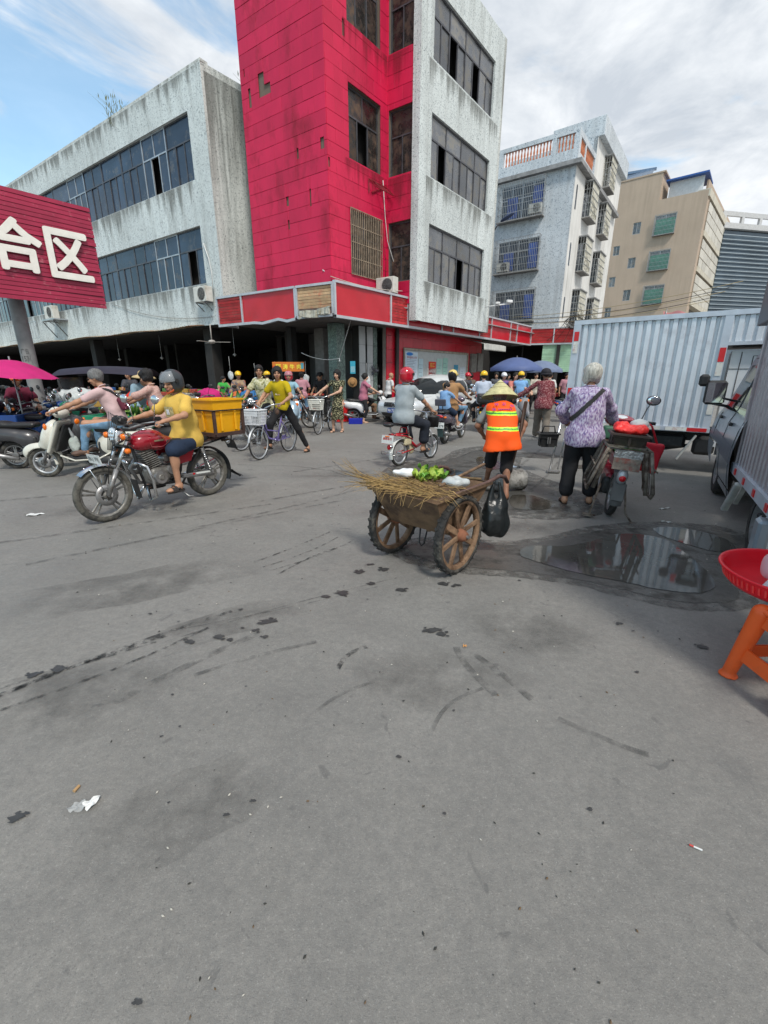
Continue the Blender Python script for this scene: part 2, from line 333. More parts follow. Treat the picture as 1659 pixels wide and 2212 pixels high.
    def sdf(s,fld,m,classify=None):fld.mesh(s,m,classify);return s
    def mesh(s,name):
        me=bpy.data.meshes.new(name);me.from_pydata(s.v,[],s.f)
        for m in s.mats:me.materials.append(m)
        me.polygons.foreach_set('material_index',s.mi);me.polygons.foreach_set('use_smooth',s.sm);me.update();return me
WORLD={}
def attach(o,parent):
    if parent is not None:
        o.parent=parent;o.matrix_parent_inverse=WORLD[parent.name].inverted()
def obj(name,mb,parent=None,label=None,cat=None,group=None,kind=None,loc=None,rot=None):
    me=mb.mesh(name)if isinstance(mb,MB)else mb
    o=bpy.data.objects.new(name,me);sc.collection.objects.link(o)
    M=Matrix.Translation(loc or(0,0,0))@(Matrix(rot).to_4x4()if rot is not None else Matrix())
    o.matrix_basis=M;WORLD[o.name]=M.copy();attach(o,parent)
    if label:o['label']=label
    if cat:o['category']=cat
    if group:o['group']=group
    if kind:o['kind']=kind
    return o
def thing(name,label,cat,group=None,loc=(0,0,0)):
    o=bpy.data.objects.new(name,None);sc.collection.objects.link(o);o.empty_display_size=.2;o.location=loc
    WORLD[o.name]=Matrix.Translation(loc);o['label']=label;o['category']=cat
    if group:o['group']=group
    return o
def place(o,x,y,az=0,z=0,tilt=0):
    """az = heading of local +y, clockwise from world +Y"""
    o.matrix_basis=Matrix.Translation((x,y,z))@Matrix.Rotation(R(-az),4,'Z')@Matrix.Rotation(R(tilt),4,'Y')
    return o
def kids(o):return[c for c in bpy.data.objects if c.parent is o]
def copy_tree(o,label,parent=None,KIDS=None):
    if KIDS is None:
        KIDS={}
        for c in bpy.data.objects:
            if c.parent:KIDS.setdefault(c.parent.name,[]).append(c)
    c=o.copy();sc.collection.objects.link(c);c.parent=parent
    if parent is not None:c.matrix_parent_inverse=o.matrix_parent_inverse.copy()
    if label:c['label']=label
    for k in KIDS.get(o.name,[]):copy_tree(k,None,c,KIDS)
    return c
# ---------------------------------------------------------------- signed-distance solids -> smooth meshes (surface nets)
class Field:
    def __init__(s,h=.012,k=.03):s.h=h;s.k=k;s.p=[]
    def cap(s,a,b,ra,rb=None,k=None,op='u',sc=None):s.p.append(('c',np.array(a,float),np.array(b,float),ra,ra if rb is None else rb,k,op));return s
    def ell(s,c,r,rot=None,k=None,op='u'):s.p.append(('e',np.array(c,float),np.array(r,float),None if rot is None else np.asarray(rot,float),None,k,op));return s
    def rbox(s,c,d,r=.02,rot=None,k=None,op='u'):s.p.append(('b',np.array(c,float),np.array(d,float)/2,None if rot is None else np.asarray(rot,float),r,k,op));return s
    def cut(s,p,n):s.p.append(('h',np.array(p,float),np.array(n,float)/np.linalg.norm(n),None,None,None,'h'));return s# removes the side n points to
    def wrinkle(s,amp,f=(31,27,38),seed=0):s.p.append(('w',amp,np.array(f,float),seed,None,None,'w'));return s
    def box_of(s,q):
        t,a,b,c,d=q[:5]
        if t=='c':m=max(c,d);return np.minimum(a,b)-m,np.maximum(a,b)+m
        if t=='e':
            e=b if c is None else np.sqrt(((c*b)**2).sum(1));return a-e,a+e
        e=b if c is None else(np.abs(c)@b);return a-e,a+e
    def raw(s):
        lo=np.full(3,1e9);hi=-lo
        for q in s.p:
            if q[6]=='u':a,b=s.box_of(q);lo=np.minimum(lo,a);hi=np.maximum(hi,b)
        h=s.h;lo=lo-3*h-.004;n=np.ceil((hi+3*h-lo)/h).astype(int)+1
        D=np.full(tuple(n),1.0,np.float32);ax=[(lo[i]+h*np.arange(n[i])).astype(np.float32)for i in range(3)]
        for q in s.p:
            t,a,b,c,d,k,op=q;k=s.k if k is None else k
            if op=='h':
                X=(ax[0]-a[0])[:,None,None]*b[0]+(ax[1]-a[1])[None,:,None]*b[1]+(ax[2]-a[2])[None,None,:]*b[2]
                np.maximum(D,X.astype(np.float32),out=D);continue
            if op=='w':
                f=b;x=ax[0][:,None,None];y=ax[1][None,:,None];z=ax[2][None,None,:]
                D+=(a*(np.sin(f[0]*x+2.1*np.sin(f[2]*.35*z+c)+c)*np.sin(f[1]*y+1.7*np.sin(f[2]*.3*z)+2*c)+.6*np.sin(f[2]*z*.8+3*np.sin(9*x+c)+2*np.sin(8*y)))).astype(np.float32);continue
            l0,h0=s.box_of(q);pad=k+3*h
            i0=np.clip(np.floor((l0-pad-lo)/h).astype(int),0,n-1);i1=np.clip(np.ceil((h0+pad-lo)/h).astype(int)+1,1,n)
            if(i1<=i0).any():continue
            sl=tuple(slice(i0[i],i1[i])for i in range(3));x=ax[0][sl[0]][:,None,None];y=ax[1][sl[1]][None,:,None];z=ax[2][sl[2]][None,None,:]
            if t=='c':
                ba=b-a;L2=max(float(ba@ba),1e-9);px,py,pz=x-a[0],y-a[1],z-a[2]
                tt=np.clip((px*ba[0]+py*ba[1]+pz*ba[2])/L2,0,1);d_=np.sqrt((px-tt*ba[0])**2+(py-tt*ba[1])**2+(pz-tt*ba[2])**2)-(c+tt*(d-c))
            else:
                px,py,pz=x-a[0],y-a[1],z-a[2]
                if c is not None:px,py,pz=(c[0,0]*px+c[1,0]*py+c[2,0]*pz,c[0,1]*px+c[1,1]*py+c[2,1]*pz,c[0,2]*px+c[1,2]*py+c[2,2]*pz)
                if t=='e':
                    k0=np.sqrt((px/b[0])**2+(py/b[1])**2+(pz/b[2])**2);k1=np.sqrt((px/b[0]**2)**2+(py/b[1]**2)**2+(pz/b[2]**2)**2)+1e-6;d_=k0*(k0-1)/k1
                else:
                    qx,qy,qz=np.abs(px)-(b[0]-d),np.abs(py)-(b[1]-d),np.abs(pz)-(b[2]-d)
                    d_=np.sqrt(np.maximum(qx,0)**2+np.maximum(qy,0)**2+np.maximum(qz,0)**2)+np.minimum(np.maximum(np.maximum(qx,qy),qz),0)-d
            S=D[sl]
            if op=='u':
                if k>0:hh=np.maximum(k-np.abs(S-d_),0)/k;D[sl]=np.minimum(S,d_)-hh*hh*k*.25
                else:D[sl]=np.minimum(S,d_)
            elif op=='s':
                kk=max(k,1e-4);hh=np.maximum(kk-np.abs(-S-d_),0)/kk;D[sl]=np.maximum(S,-d_)+hh*hh*kk*.25
            elif op=='i':D[sl]=np.maximum(S,d_)
        return D,lo
    def arrays(s):
        D,lo=s.raw();h=s.h;I=D<0
        c=np.zeros(tuple(np.array(D.shape)-1),np.int8)
        for a in(0,1):
            for b in(0,1):
                for d in(0,1):c+=I[a:I.shape[0]-1+a,b:I.shape[1]-1+b,d:I.shape[2]-1+d]
        act=(c>0)&(c<8);ids=np.full(act.shape,-1,np.int64);idx=np.argwhere(act);ids[act]=np.arange(len(idx))
        if len(idx)==0:return np.zeros((0,3)),np.zeros((0,4),int)
        acc=np.zeros((len(idx),3));cnt=np.zeros(len(idx));offs=[(0,0,0),(1,0,0),(0,1,0),(1,1,0),(0,0,1),(1,0,1),(0,1,1),(1,1,1)]
        val=[D[idx[:,0]+o[0],idx[:,1]+o[1],idx[:,2]+o[2]]for o in offs]
        for(a,b)in((0,1),(2,3),(4,5),(6,7),(0,2),(1,3),(4,6),(5,7),(0,4),(1,5),(2,6),(3,7)):
            va,vb=val[a],val[b];cr_=(va<0)!=(vb<0);t=np.where(cr_,va/np.where(cr_,va-vb,1),0)
            oa,ob=np.array(offs[a]),np.array(offs[b]);acc+=np.where(cr_[:,None],oa+t[:,None]*(ob-oa),0);cnt+=cr_
        vs=(idx+acc/cnt[:,None])*h+lo;fs=[]
        for a in range(3):
            b,c_=(a+1)%3,(a+2)%3
            sl0=[slice(None)]*3;sl1=[slice(None)]*3;sl0[a]=slice(0,-1);sl1[a]=slice(1,None)
            X=I[tuple(sl0)]!=I[tuple(sl1)];e=np.argwhere(X);e=e[(e[:,b]>0)&(e[:,c_]>0)&(e[:,b]<D.shape[b]-1)&(e[:,c_]<D.shape[c_]-1)]
            if not len(e):continue
            def cell(db,dc):q=e.copy();q[:,b]-=db;q[:,c_]-=dc;return ids[q[:,0],q[:,1],q[:,2]]
            q=np.stack([cell(1,1),cell(0,1),cell(0,0),cell(1,0)],1);ins=I[e[:,0],e[:,1],e[:,2]]
            q[~ins]=q[~ins][:,::-1];fs.append(q)
        fs=np.concatenate(fs);fs=fs[(fs>=0).all(1)]
        return vs,fs
    def mesh(s,mb,m,classify=None):
        vs,fs=s.arrays()
        if len(fs)==0:return
        if classify is None:mb.add(vs.tolist(),fs.tolist(),m,True);return
        cen=vs[fs].mean(1);k=classify(cen)
        b=len(mb.v);first=True
        if mb.M is not None:vs=vs@mb.M[0].T+mb.M[1]
        mb.v.extend(map(tuple,vs.tolist()))
        for i,mm in enumerate(m):
            q=fs[k==i]
            if not len(q):continue
            if mm not in mb.mats:mb.mats.append(mm)
            j=mb.mats.index(mm);mb.f.extend(map(tuple,(q+b).tolist()));mb.mi.extend([j]*len(q));mb.sm.extend([True]*len(q))
# ================================================================ SETTING
road=MB();road.quad([(-400,-60,0),(400,-60,0),(400,700,0),(-400,700,0)],groundmat());obj('road',road,kind='structure')
def blob(name,c,rx,ry,m,z=.004,seed=0,n=72,rot=0,rough=.12,kind='structure'):
    rr=random.Random(seed);ph=[rr.uniform(0,6.28)for _ in range(7)];pts=[]
    for i in range(n):
        a=2*math.pi*i/n;k=1+rough*(math.sin(2*a+ph[0])+.7*math.sin(3*a+ph[1])+.5*math.sin(5*a+ph[2])+.35*math.sin(9*a+ph[3])+.2*math.sin(17*a+ph[4])+.13*math.sin(29*a+ph[5]))
        x,y=rx*k*math.cos(a),ry*k*math.sin(a);ca,sa=math.cos(R(rot)),math.sin(R(rot));pts.append((c[0]+x*ca-y*sa,c[1]+x*sa+y*ca,z))
    b=MB();b.quad(pts,m);return obj(name,b,kind=kind)
wet=mat('wet_concrete',(.085,.083,.077),rough=.32,var=.25,vs=3,bump=.25,bs=60,dirt=(.035,.034,.03),dirt_amt=.5,spec=.5)
pud=mat('puddle_water',(.075,.073,.066),rough=.045,var=.25,vs=2.5,spec=.6,bump=.02,bs=7)
pud2=mat('puddle_film',(.04,.035,.028),rough=.1,var=.4,vs=5,spec=.5,bump=.06,bs=30)
def poly(name,pts,m,z,seed=0,sub=7,amp=.02):
    rr=random.Random(seed);out=[]
    n=len(pts)
    for i in range(n):
        p0,p1,p2,p3=(V((*pts[(i+k)%n],0))for k in(-1,0,1,2))
        for j in range(sub):
            t=j/sub;q=.5*((2*p1)+(-p0+p2)*t+(2*p0-5*p1+4*p2-p3)*t*t+(-p0+3*p1-3*p2+p3)*t**3)
            out.append((q.x+rr.uniform(-amp,amp),q.y+rr.uniform(-amp,amp),z))
    b=MB();b.quad(out,m);return obj(name,b,kind='structure')
poly('wet_patch',[(0.79,3.81),(1.25,3.74),(1.84,3.97),(2.23,4.15),(2.6,4.21),(2.99,4.29),(3.24,4.2),(3.5,3.95),(3.4,3.6),(3.05,3.5),(2.86,3.52),(2.82,3.38),(2.74,3.2),(2.66,2.98),(2.5,2.72),(2.2,2.66),(1.95,2.73),(1.73,2.89),(1.52,3.02),(1.2,3.14),(0.84,3.22),(0.58,3.29),(0.32,3.46),(0.22,3.68),(0.44,3.8)],wet,.004,3,amp=.008)
marg=stainmat('damp_margin',(.085,.083,.077),.5,.8,9,.36,.62)
poly('damp_margin',[(0.65,3.95),(1.25,3.86),(1.84,4.1),(2.23,4.3),(3.0,4.42),(3.6,4.2),(3.6,3.5),(3.05,3.38),(2.94,3.3),(2.86,3.1),(2.75,2.9),(2.55,2.62),(2.2,2.55),(1.9,2.62),(1.65,2.78),(1.45,2.92),(1.15,3.03),(0.8,3.1),(0.5,3.18),(0.18,3.36),(0.05,3.65),(0.3,3.92)],marg,.0032,3,amp=.012)
poly('damp_margin',[(.0,7.1),(.3,7.8),(1.0,8.1),(1.6,9.3),(2.4,9.8),(2.75,8.6),(2.4,7.4),(2.6,6.2),(2.75,5.4),(2.5,4.7),(1.85,4.5),(1.3,4.65),(.95,5.2),(.7,5.7),(.3,6.0),(.0,6.5)],marg,.0032,8,amp=.015)
poly('puddle',[(1.34,3.7),(1.72,3.72),(2.11,3.9),(2.44,4.05),(2.7,3.9),(2.69,3.55),(2.62,3.21),(2.5,2.93),(2.3,2.8),(2.04,2.85),(1.85,2.97),(1.6,3.1),(1.35,3.3),(1.2,3.5)],pud,.008,5,amp=.006)
poly('puddle',[(2.8,4.2),(3.08,4.21),(3.3,3.95),(3.2,3.62),(2.98,3.58),(2.85,3.74),(2.75,3.96)],pud,.008,6,amp=.006)
poly('wet_patch',[(.24,7.17),(.45,7.6),(.77,7.75),(1.1,7.9),(1.41,8.3),(1.9,9.1),(2.4,9.3),(2.45,8.5),(2.15,7.7),(2.1,7.0),(2.3,6.2),(2.45,5.5),(2.25,4.95),(1.85,4.72),(1.49,4.85),(1.2,5.3),(.95,5.8),(.5,6.2),(.25,6.7)],wet,.004,8,amp=.012)
poly('puddle',[(.45,6.45),(.8,6.1),(1.2,6.1),(1.45,6.5),(1.25,7.1),(.95,7.4),(.6,7.1)],pud,.008,9,amp=.008)
poly('puddle',[(1.55,4.95),(1.85,4.85),(2.1,5.05),(2.0,5.45),(1.7,5.5)],pud2,.008,10,amp=.006)
poly('puddle',[(1.7,7.3),(1.95,7.2),(2.15,7.8),(1.95,8.4),(1.75,8.1)],pud2,.008,11,amp=.006)
blob('wet_patch',(3.0,8.6),.5,.35,wet,seed=12);blob('wet_patch',(3.6,7.4),.4,.22,wet,seed=13);blob('wet_patch',(-5.0,3.0),.9,.28,stainmat('damp_film',(.07,.07,.065),.6,.3,2.5,.38,.6,True),seed=14,rot=20)
damp=stainmat('damp_patch',(.07,.068,.064),.6,.34,3.4,.36,.66,True)
for i,(x,y,rx,ry,a)in enumerate([(-1.5,1.75,.55,.22,30),(-.75,1.15,.35,.12,40),(.3,1.9,.45,.2,10),(-3.0,4.9,.9,.3,10),(.9,2.3,.4,.3,0),(-1.0,2.4,.5,.12,35),(.35,3.45,.38,.3,20),(-1.9,2.9,.9,.2,30),(1.4,4.3,.7,.25,10),(-.3,6.8,1.2,.3,5)]):
    blob('damp_patch',(x,y),rx*1.5,ry*1.6,damp,seed=40+i,rot=a,z=.003)
oil=mat('oil_drip',(.045,.045,.045),rough=.5,var=.3,vs=20)
rr=random.Random(4)
spots=[(-1.31,1.13,.024),(-1.0,2.25,.03),(-.92,2.22,.02),(-.8,2.32,.022),(-.72,2.25,.02),(-1.15,2.2,.03),(-.75,2.42,.05),(-.3,2.8,.045),(-.42,2.75,.03),(-.1,2.95,.03),(.3,2.32,.045),(.35,2.28,.03),(.12,2.85,.035),(.45,2.95,.04),(.55,2.93,.03),(.0,3.2,.04),(-.12,3.3,.03),(-.2,3.15,.04),(1.85,2.15,.03),(1.5,2.4,.02),(2.2,2.3,.03),(-.62,.66,.012),(-1.75,1.95,.035),(-1.85,1.9,.03),(-2.1,1.85,.03),(-2.0,1.7,.03)]
for i in range(46):
    a=rr.random();y=1.0+3.2*a;spots.append((rr.uniform(-.75,.75)*y,y,rr.uniform(.004,.014)))
ob=MB()
for i,(x,y,r_)in enumerate(spots):
    for q in range(1 if r_<.02 else 4):
        ex,ey=(rr.uniform(-1.3,1.3)*r_,rr.uniform(-1,1)*r_)if q else(0,0);k_=r_*(.8 if not q else rr.uniform(.12,.4));n=17;ph=rr.uniform(0,6)
        pts=[(x+ex+k_*1.25*(1+.3*math.sin(3*a+ph)+.22*math.sin(5*a+2*ph)+.12*math.sin(8*a))*math.cos(a),y+ey+k_*.8*(1+.35*math.sin(2*a+ph)+.15*math.sin(7*a+ph))*math.sin(a),.0065+.0002*q)for a in[2*math.pi*k/n for k in range(n)]]
        ob.quad(pts,oil)
obj('oil_drips',ob,kind='stuff')
tm=stainmat('tyre_rubber',(.025,.025,.025),.8,.7,14,.44,.62)
tf=stainmat('tyre_faint',(.05,.05,.05),.8,.42,9,.42,.66)
tb=MB()
def track(pts,w_,m,z=.0055):
    pts=[V((*p,z))for p in pts];out=[]
    for i,p in enumerate(pts):
        t=(pts[min(i+1,len(pts)-1)]-pts[max(i-1,0)]).normalized();q=V((-t.y,t.x,0))*w_/2;out+=[p+q,p-q]
    tb.add(out,[(2*i,2*i+1,2*i+3,2*i+2)for i in range(len(pts)-1)],m)
for(a,b,w_,m)in[((-2.0,1.62),(-1.02,2.55),.03,tm),((-1.95,1.55),(-1.1,2.35),.02,tm),((-1.9,1.75),(-1.3,2.28),.03,tm),((-2.4,1.5),(-1.35,2.2),.02,tm),((-1.1,3.35),(-.55,4.1),.02,tm),((-1.0,3.25),(-.45,3.95),.015,tm),((-.85,3.1),(-.35,3.75),.02,tm),((-.9,3.2),(-.3,3.85),.012,tm),((-1.3,2.2),(.1,3.05),.015,tf),((-1.35,2.3),(-.05,2.9),.012,tf),((.42,2.15),(.55,1.75),.04,tf),((.5,2.1),(.72,1.72),.04,tf),((-.25,1.95),(-.1,2.15),.03,tm),((-.35,1.6),(-.05,1.85),.02,tf),((.2,1.5),(.5,1.8),.02,tf),((-1.0,1.9),(-.4,2.2),.03,tf),((-1.3,1.7),(-.75,2.3),.05,tf),((.8,1.6),(1.1,1.4),.03,tf),((-4.0,3.6),(-1.4,5.1),.06,tf),((-3.0,3.3),(-.5,5.3),.05,tf),((-2.0,4.2),(-.3,5.9),.05,tf),((-1.6,5.2),(1.9,7.8),.06,tf),((1.6,5.9),(3.4,9.3),.06,tf),((2.0,5.7),(3.9,9.2),.05,tf),((1.2,8.0),(3.4,11.5),.06,tf),((-5,5.2),(-2,6.6),.08,tf),((-1.5,7.0),(1.2,9.5),.08,tf)]:
    k=9;cx=rr.uniform(-.04,.04);track([(a[0]+(b[0]-a[0])*i/k+cx*math.sin(3.14*i/k),a[1]+(b[1]-a[1])*i/k-cx*math.sin(3.14*i/k))for i in range(k+1)],w_,m)
obj('tyre_marks',tb,kind='stuff')
cb=MB();ck=mat('crack',(.05,.05,.05),rough=.9,var=0)
for pts in[[(-2.6,7.6),(-1.6,7.5),(-.9,7.1),(-.6,6.7),(.1,6.3)],[(-.95,7.9),(-.7,7.1),(-.3,6.7)]]:
    fine=[]
    for a,b in zip(pts,pts[1:]):
        for i in range(8):fine.append((a[0]+(b[0]-a[0])*i/8+rr.uniform(-.02,.02),a[1]+(b[1]-a[1])*i/8+rr.uniform(-.02,.02),.006))
    tb2=[V(p)for p in fine]
    out=[]
    for i,p in enumerate(tb2):
        t=(tb2[min(i+1,len(tb2)-1)]-tb2[max(i-1,0)]).normalized();q=V((-t.y,t.x,0))*rr.uniform(.002,.006);out+=[p+q,p-q]
    cb.add(out,[(2*i,2*i+1,2*i+3,2*i+2)for i in range(len(tb2)-1)],ck)
obj('cracks',cb,kind='stuff')
# ================================================================ BUILDINGS
class Fr:
    """vertical plane: s along azimuth, o inward from the viewer, z up"""
    def __init__(f,P,az):
        f.P=P;a=R(az);f.d=V((math.sin(a),math.cos(a),0));n=V((-f.d.y,f.d.x,0))
        if n.x*P[0]+n.y*P[1]<0:n=-n
        f.n=n
        x=f.d if f.d.cross(n).z>0 else-f.d;f.sg=1 if x is f.d else-1
        f.R=np.array(Matrix((x,n,V((0,0,1)))).transposed());f.right=x
    def p(f,s,o,z):return V((f.P[0]+f.d.x*s+f.n.x*o,f.P[1]+f.d.y*s+f.n.y*o,z))
    def box(f,mb,s0,s1,o0,o1,z0,z1,m,bev=0.):return mb.box(f.p((s0+s1)/2,(o0+o1)/2,(z0+z1)/2),(abs(s1-s0),abs(o1-o0),abs(z1-z0)),m,f.R,bev)
    def wall(f,mb,s0,s1,z0,z1,ops,m,dep=.22,o=0.):
        S=sorted({s0,s1,*[q for a in ops for q in a[:2]]});Z=sorted({z0,z1,*[q for a in ops for q in a[2:4]]})
        for i in range(len(S)-1):
            for j in range(len(Z)-1):
                cs,cz=(S[i]+S[i+1])/2,(Z[j]+Z[j+1])/2
                if any(a[0]<cs<a[1]and a[2]<cz<a[3]for a in ops):continue
                mb.quad([f.p(S[i],o,Z[j]),f.p(S[i+1],o,Z[j]),f.p(S[i+1],o,Z[j+1]),f.p(S[i],o,Z[j+1])],m)
        for a,b,c,e in(q[:4]for q in ops):
            for(s_,t_,z_,y_)in((a,b,c,c),(a,b,e,e),(a,a,c,e),(b,b,c,e)):
                mb.quad([f.p(s_,o,z_),f.p(t_,o,y_)if z_==y_ else f.p(s_,o,y_),f.p(t_,o+dep,y_)if z_==y_ else f.p(s_,o+dep,y_),f.p(s_,o+dep,z_)],m)
terr=wallmat('terrazzo_render',(.63,.675,.665),(.11,.14,.16),24,(.22,.225,.21),.5)
terr2=wallmat('stained_render',(.62,.64,.61),(.13,.15,.16),22,(.13,.13,.115),.95)
grout=wallmat('tower_backing',(.16,.12,.09),None,amt=.5)
redt=mat('red_cladding',(.56,.014,.065),rough=.42,var=.12,vs=1.3,wc=True,rnd=.09,dirt=(.25,.012,.03),dirt_amt=.36,dirt_s=.8,stretch=(1,1,.45),bump=.12,bs=14,spec=.35)
alu=mat('window_aluminium',(.09,.09,.10),rough=.45,metal=.4,var=.3,vs=4,wc=True)
alul=mat('pale_aluminium',(.42,.44,.46),rough=.4,metal=.5,var=.2,vs=3)
glassA=mat('blue_glass',(.025,.042,.07),rough=.14,var=.35,vs=.9,wc=True,rnd=.35,spec=.5,ior=1.5,dirt=(.13,.13,.13),dirt_amt=.25,dirt_s=2)
glassB=mat('dusty_glass',(.075,.078,.085),rough=.22,var=.35,vs=1.2,wc=True,rnd=.45,spec=.7,ior=1.7,dirt=(.17,.16,.14),dirt_amt=.5,dirt_s=2.5)
glassC=mat('dark_glass',(.025,.022,.02),rough=.25,var=.5,vs=2,wc=True,rnd=.4,spec=.6,dirt=(.09,.055,.035),dirt_amt=.5,dirt_s=3)
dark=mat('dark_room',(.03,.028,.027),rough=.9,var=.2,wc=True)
_PM={}
def pane(fr,parent,s0,s1,z0,z1,o,m,name='pane',th=.012):
    k=(round(s1-s0,3),round(z1-z0,3),th,m.name)
    if k not in _PM:b=MB();b.box((0,0,0),(s1-s0,th,z1-z0),m);_PM[k]=b.mesh(name)
    j=[random.uniform(-.5,.5)for _ in range(3)]
    return obj(name,_PM[k],parent,loc=fr.p((s0+s1)/2,o,(z0+z1)/2),rot=Matrix(fr.R.tolist())@Matrix.Rotation(R(j[0]*1.6),3,'Z')@Matrix.Rotation(R(j[1]),3,'X'))
def window(fr,parent,s0,s1,z0,z1,top,bot,ztr,glass,fm=alu,fw=.045,o=.10,open_=(),label=None,name='window'):
    """frame mesh as the part, panes as sub-parts; top/bot = pane counts above and below the transom"""
    f=MB();fd=.06
    for a,b,c,e in((s0,s1,z0,z0+fw),(s0,s1,z1-fw,z1)):fr.box(f,a,b,o,o+fd,c,e,fm)
    for a in(s0,s1-fw):fr.box(f,a,a+fw,o+.002,o+fd-.002,z0+fw,z1-fw,fm)
    if ztr:fr.box(f,s0+fw,s1-fw,o+.003,o+fd-.003,ztr-fw/2,ztr+fw/2,fm)
    wt=(s1-s0)
    for n_,za,zb in((top,ztr or z0,z1),(bot,z0,ztr)):
        if not n_:continue
        for i in range(1,n_):q=s0+wt*i/n_;fr.box(f,q-fw*.45,q+fw*.45,o+.005,o+fd-.005,za+fw*.5,zb-fw*.5,fm)
    w_=obj(name,f,parent,label=label)
    for row,n_,za,zb in((0,top,ztr or z0,z1),(1,bot,z0,ztr)):
        if not n_:continue
        for i in range(n_):
            if(row,i)in open_:continue
            pane(fr,w_,s0+wt*i/n_+.01,s0+wt*(i+1)/n_-.01,za+.015,zb-.015,o+fd*(.5+.35*((i%2)*row)),glass)
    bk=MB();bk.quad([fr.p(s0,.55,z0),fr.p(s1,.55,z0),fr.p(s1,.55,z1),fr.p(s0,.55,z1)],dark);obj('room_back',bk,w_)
    return w_
def grille(fr,parent,s0,s1,z0,z1,o,m,n=16,rows=5,box_=0.,sill=True,name='window_grille'):
    g=MB();r_=.011
    for i in range(n+1):s_=s0+(s1-s0)*i/n;fr.box(g,s_-r_,s_+r_,o-r_,o+r_,z0,z1,m)
    for j in range(rows+1):z_=z0+(z1-z0)*j/rows;fr.box(g,s0-r_,s1+r_,o-r_-.004,o+r_+.004,z_-r_,z_+r_,m)
    if box_>0:
        for j in range(rows+1):
            z_=z0+(z1-z0)*j/rows
            for s_ in(s0,s1):fr.box(g,s_-r_,s_+r_,o,o+box_,z_-r_,z_+r_,m)
        for s_ in(s0,s1):
            for q in(.33,.66):fr.box(g,s_-r_,s_+r_,o+box_*q-r_,o+box_*q+r_,z0,z1,m)
        if sill:fr.box(g,s0-.03,s1+.03,o-.03,o+box_,z0-.07,z0-.015,mat('grille_sill',(.22,.21,.20),rough=.8,var=.3,wc=True))
    return obj(name,g,parent)
def aircon(x,label,fr,s,o,z,w_=.8,h=.55,d=.32,yaw=0):
    t=thing('air_conditioner',label,'air conditioner','outdoor air conditioners',fr.p(s,o,z))
    m=mat('ac_casing',(.62,.61,.56),rough=.5,var=.15,wc=True,dirt=(.3,.27,.2),dirt_amt=.3);b=MB();fr.box(b,s-w_/2,s+w_/2,o,o+d,z,z+h,m,.015);obj('casing',b,t)
    g=MB();q=fr.p(s-.1,o-.004,z+h/2);gm=mat('ac_fan_guard',(.10,.10,.10),rough=.6);rot=fr.R
    for k in range(5):g.tube([q+V(rot@np.array([math.cos(a)*h*.42*(k+1)/5,0,math.sin(a)*h*.42*(k+1)/5]))for a in[2*math.pi*i/20 for i in range(20)]],.005,gm,4,closed=True)
    for k in range(4):a=math.pi*k/4;e=V(rot@np.array([math.cos(a)*h*.42,0,math.sin(a)*h*.42]));g.tube([q+e,q-e],.004,gm,4)
    g.lathe([(.0,.004),(h*.40,.004)],gm,20,q,'y',rot);obj('fan_guard',g,t)
    br=MB()
    for e in(-w_*.35,w_*.35):br.bar(fr.p(s+e,o-.02,z-.02),fr.p(s+e,o+d+.05,z-.02),.03,.03,alu);br.bar(fr.p(s+e,o,z-.03),fr.p(s+e,o+d,z-.3),.025,.025,alu)
    obj('bracket',br,t)
    return t
def slab(mb,pts,z0,z1,m):mb.prism(pts,(0,0,z1-z0),m,(0,0,z0),((1,0,0),(0,1,0)))
# ---- left market building
L0=(-6.30,18.6);FL=Fr(L0,-56)
lb=thing('market_building','long grey speckled two storey block over the dark open market, left of the red tower','building',loc=(-6.3,18.6,0))
big=[(.98,.98+16*1.725,8.59,10.69),(.98,.98+16*1.725,5.09,7.10)]
wb=MB();FL.wall(wb,0,38,3.55,11.82,big,terr,.25)
obj('front_wall',wb,lb)
FLr=Fr(L0,38.5);wb=MB();FLr.wall(wb,0,4.6,3.55,11.82,[],terr2);FLr.box(wb,2.0,2.25,-.06,.0,4.5,10.6,alu)
ex=MB();FL.box(ex,-.02,38,0.002,.3,11.82,11.9,terr2);wb2=ex
obj('return_wall',wb,lb);obj('parapet_cap',wb2,lb)
rf=MB();c=FL.p;slab(rf,[c(.02,.3,0)[:2],c(38,.3,0)[:2],c(38,14,0)[:2],c(.02,14,0)[:2]],11.3,11.4,terr2);obj('roof',rf,lb)
for k in range(16):
    s0=.98+k*1.725
    for z0,z1,zt in((8.59,10.69,9.92),(5.09,7.10,6.38)):
        window(FL,lb,s0,s0+1.725,z0,z1,2 if k%3 else 1,3,zt,glassA,alul if k%4==1 else alu,.05,.10,open_=((1,1),)if(k*7+int(z0))%5==0 else())
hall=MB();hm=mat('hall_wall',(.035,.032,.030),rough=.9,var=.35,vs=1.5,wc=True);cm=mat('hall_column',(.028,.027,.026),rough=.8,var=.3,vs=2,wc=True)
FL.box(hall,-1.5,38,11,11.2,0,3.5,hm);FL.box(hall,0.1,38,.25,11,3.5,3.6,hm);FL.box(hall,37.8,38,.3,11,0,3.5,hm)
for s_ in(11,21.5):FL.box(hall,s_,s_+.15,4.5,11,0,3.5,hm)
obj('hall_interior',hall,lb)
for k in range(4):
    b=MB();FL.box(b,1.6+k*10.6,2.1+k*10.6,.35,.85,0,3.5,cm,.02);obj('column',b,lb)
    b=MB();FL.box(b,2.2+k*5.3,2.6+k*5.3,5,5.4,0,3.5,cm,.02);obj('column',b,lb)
eaves=MB();em=mat('rusty_eaves',(.40,.36,.26),rough=.8,var=.45,vs=2.2,wc=True,dirt=(.22,.09,.035),dirt_amt=.6,dirt_s=1.3)
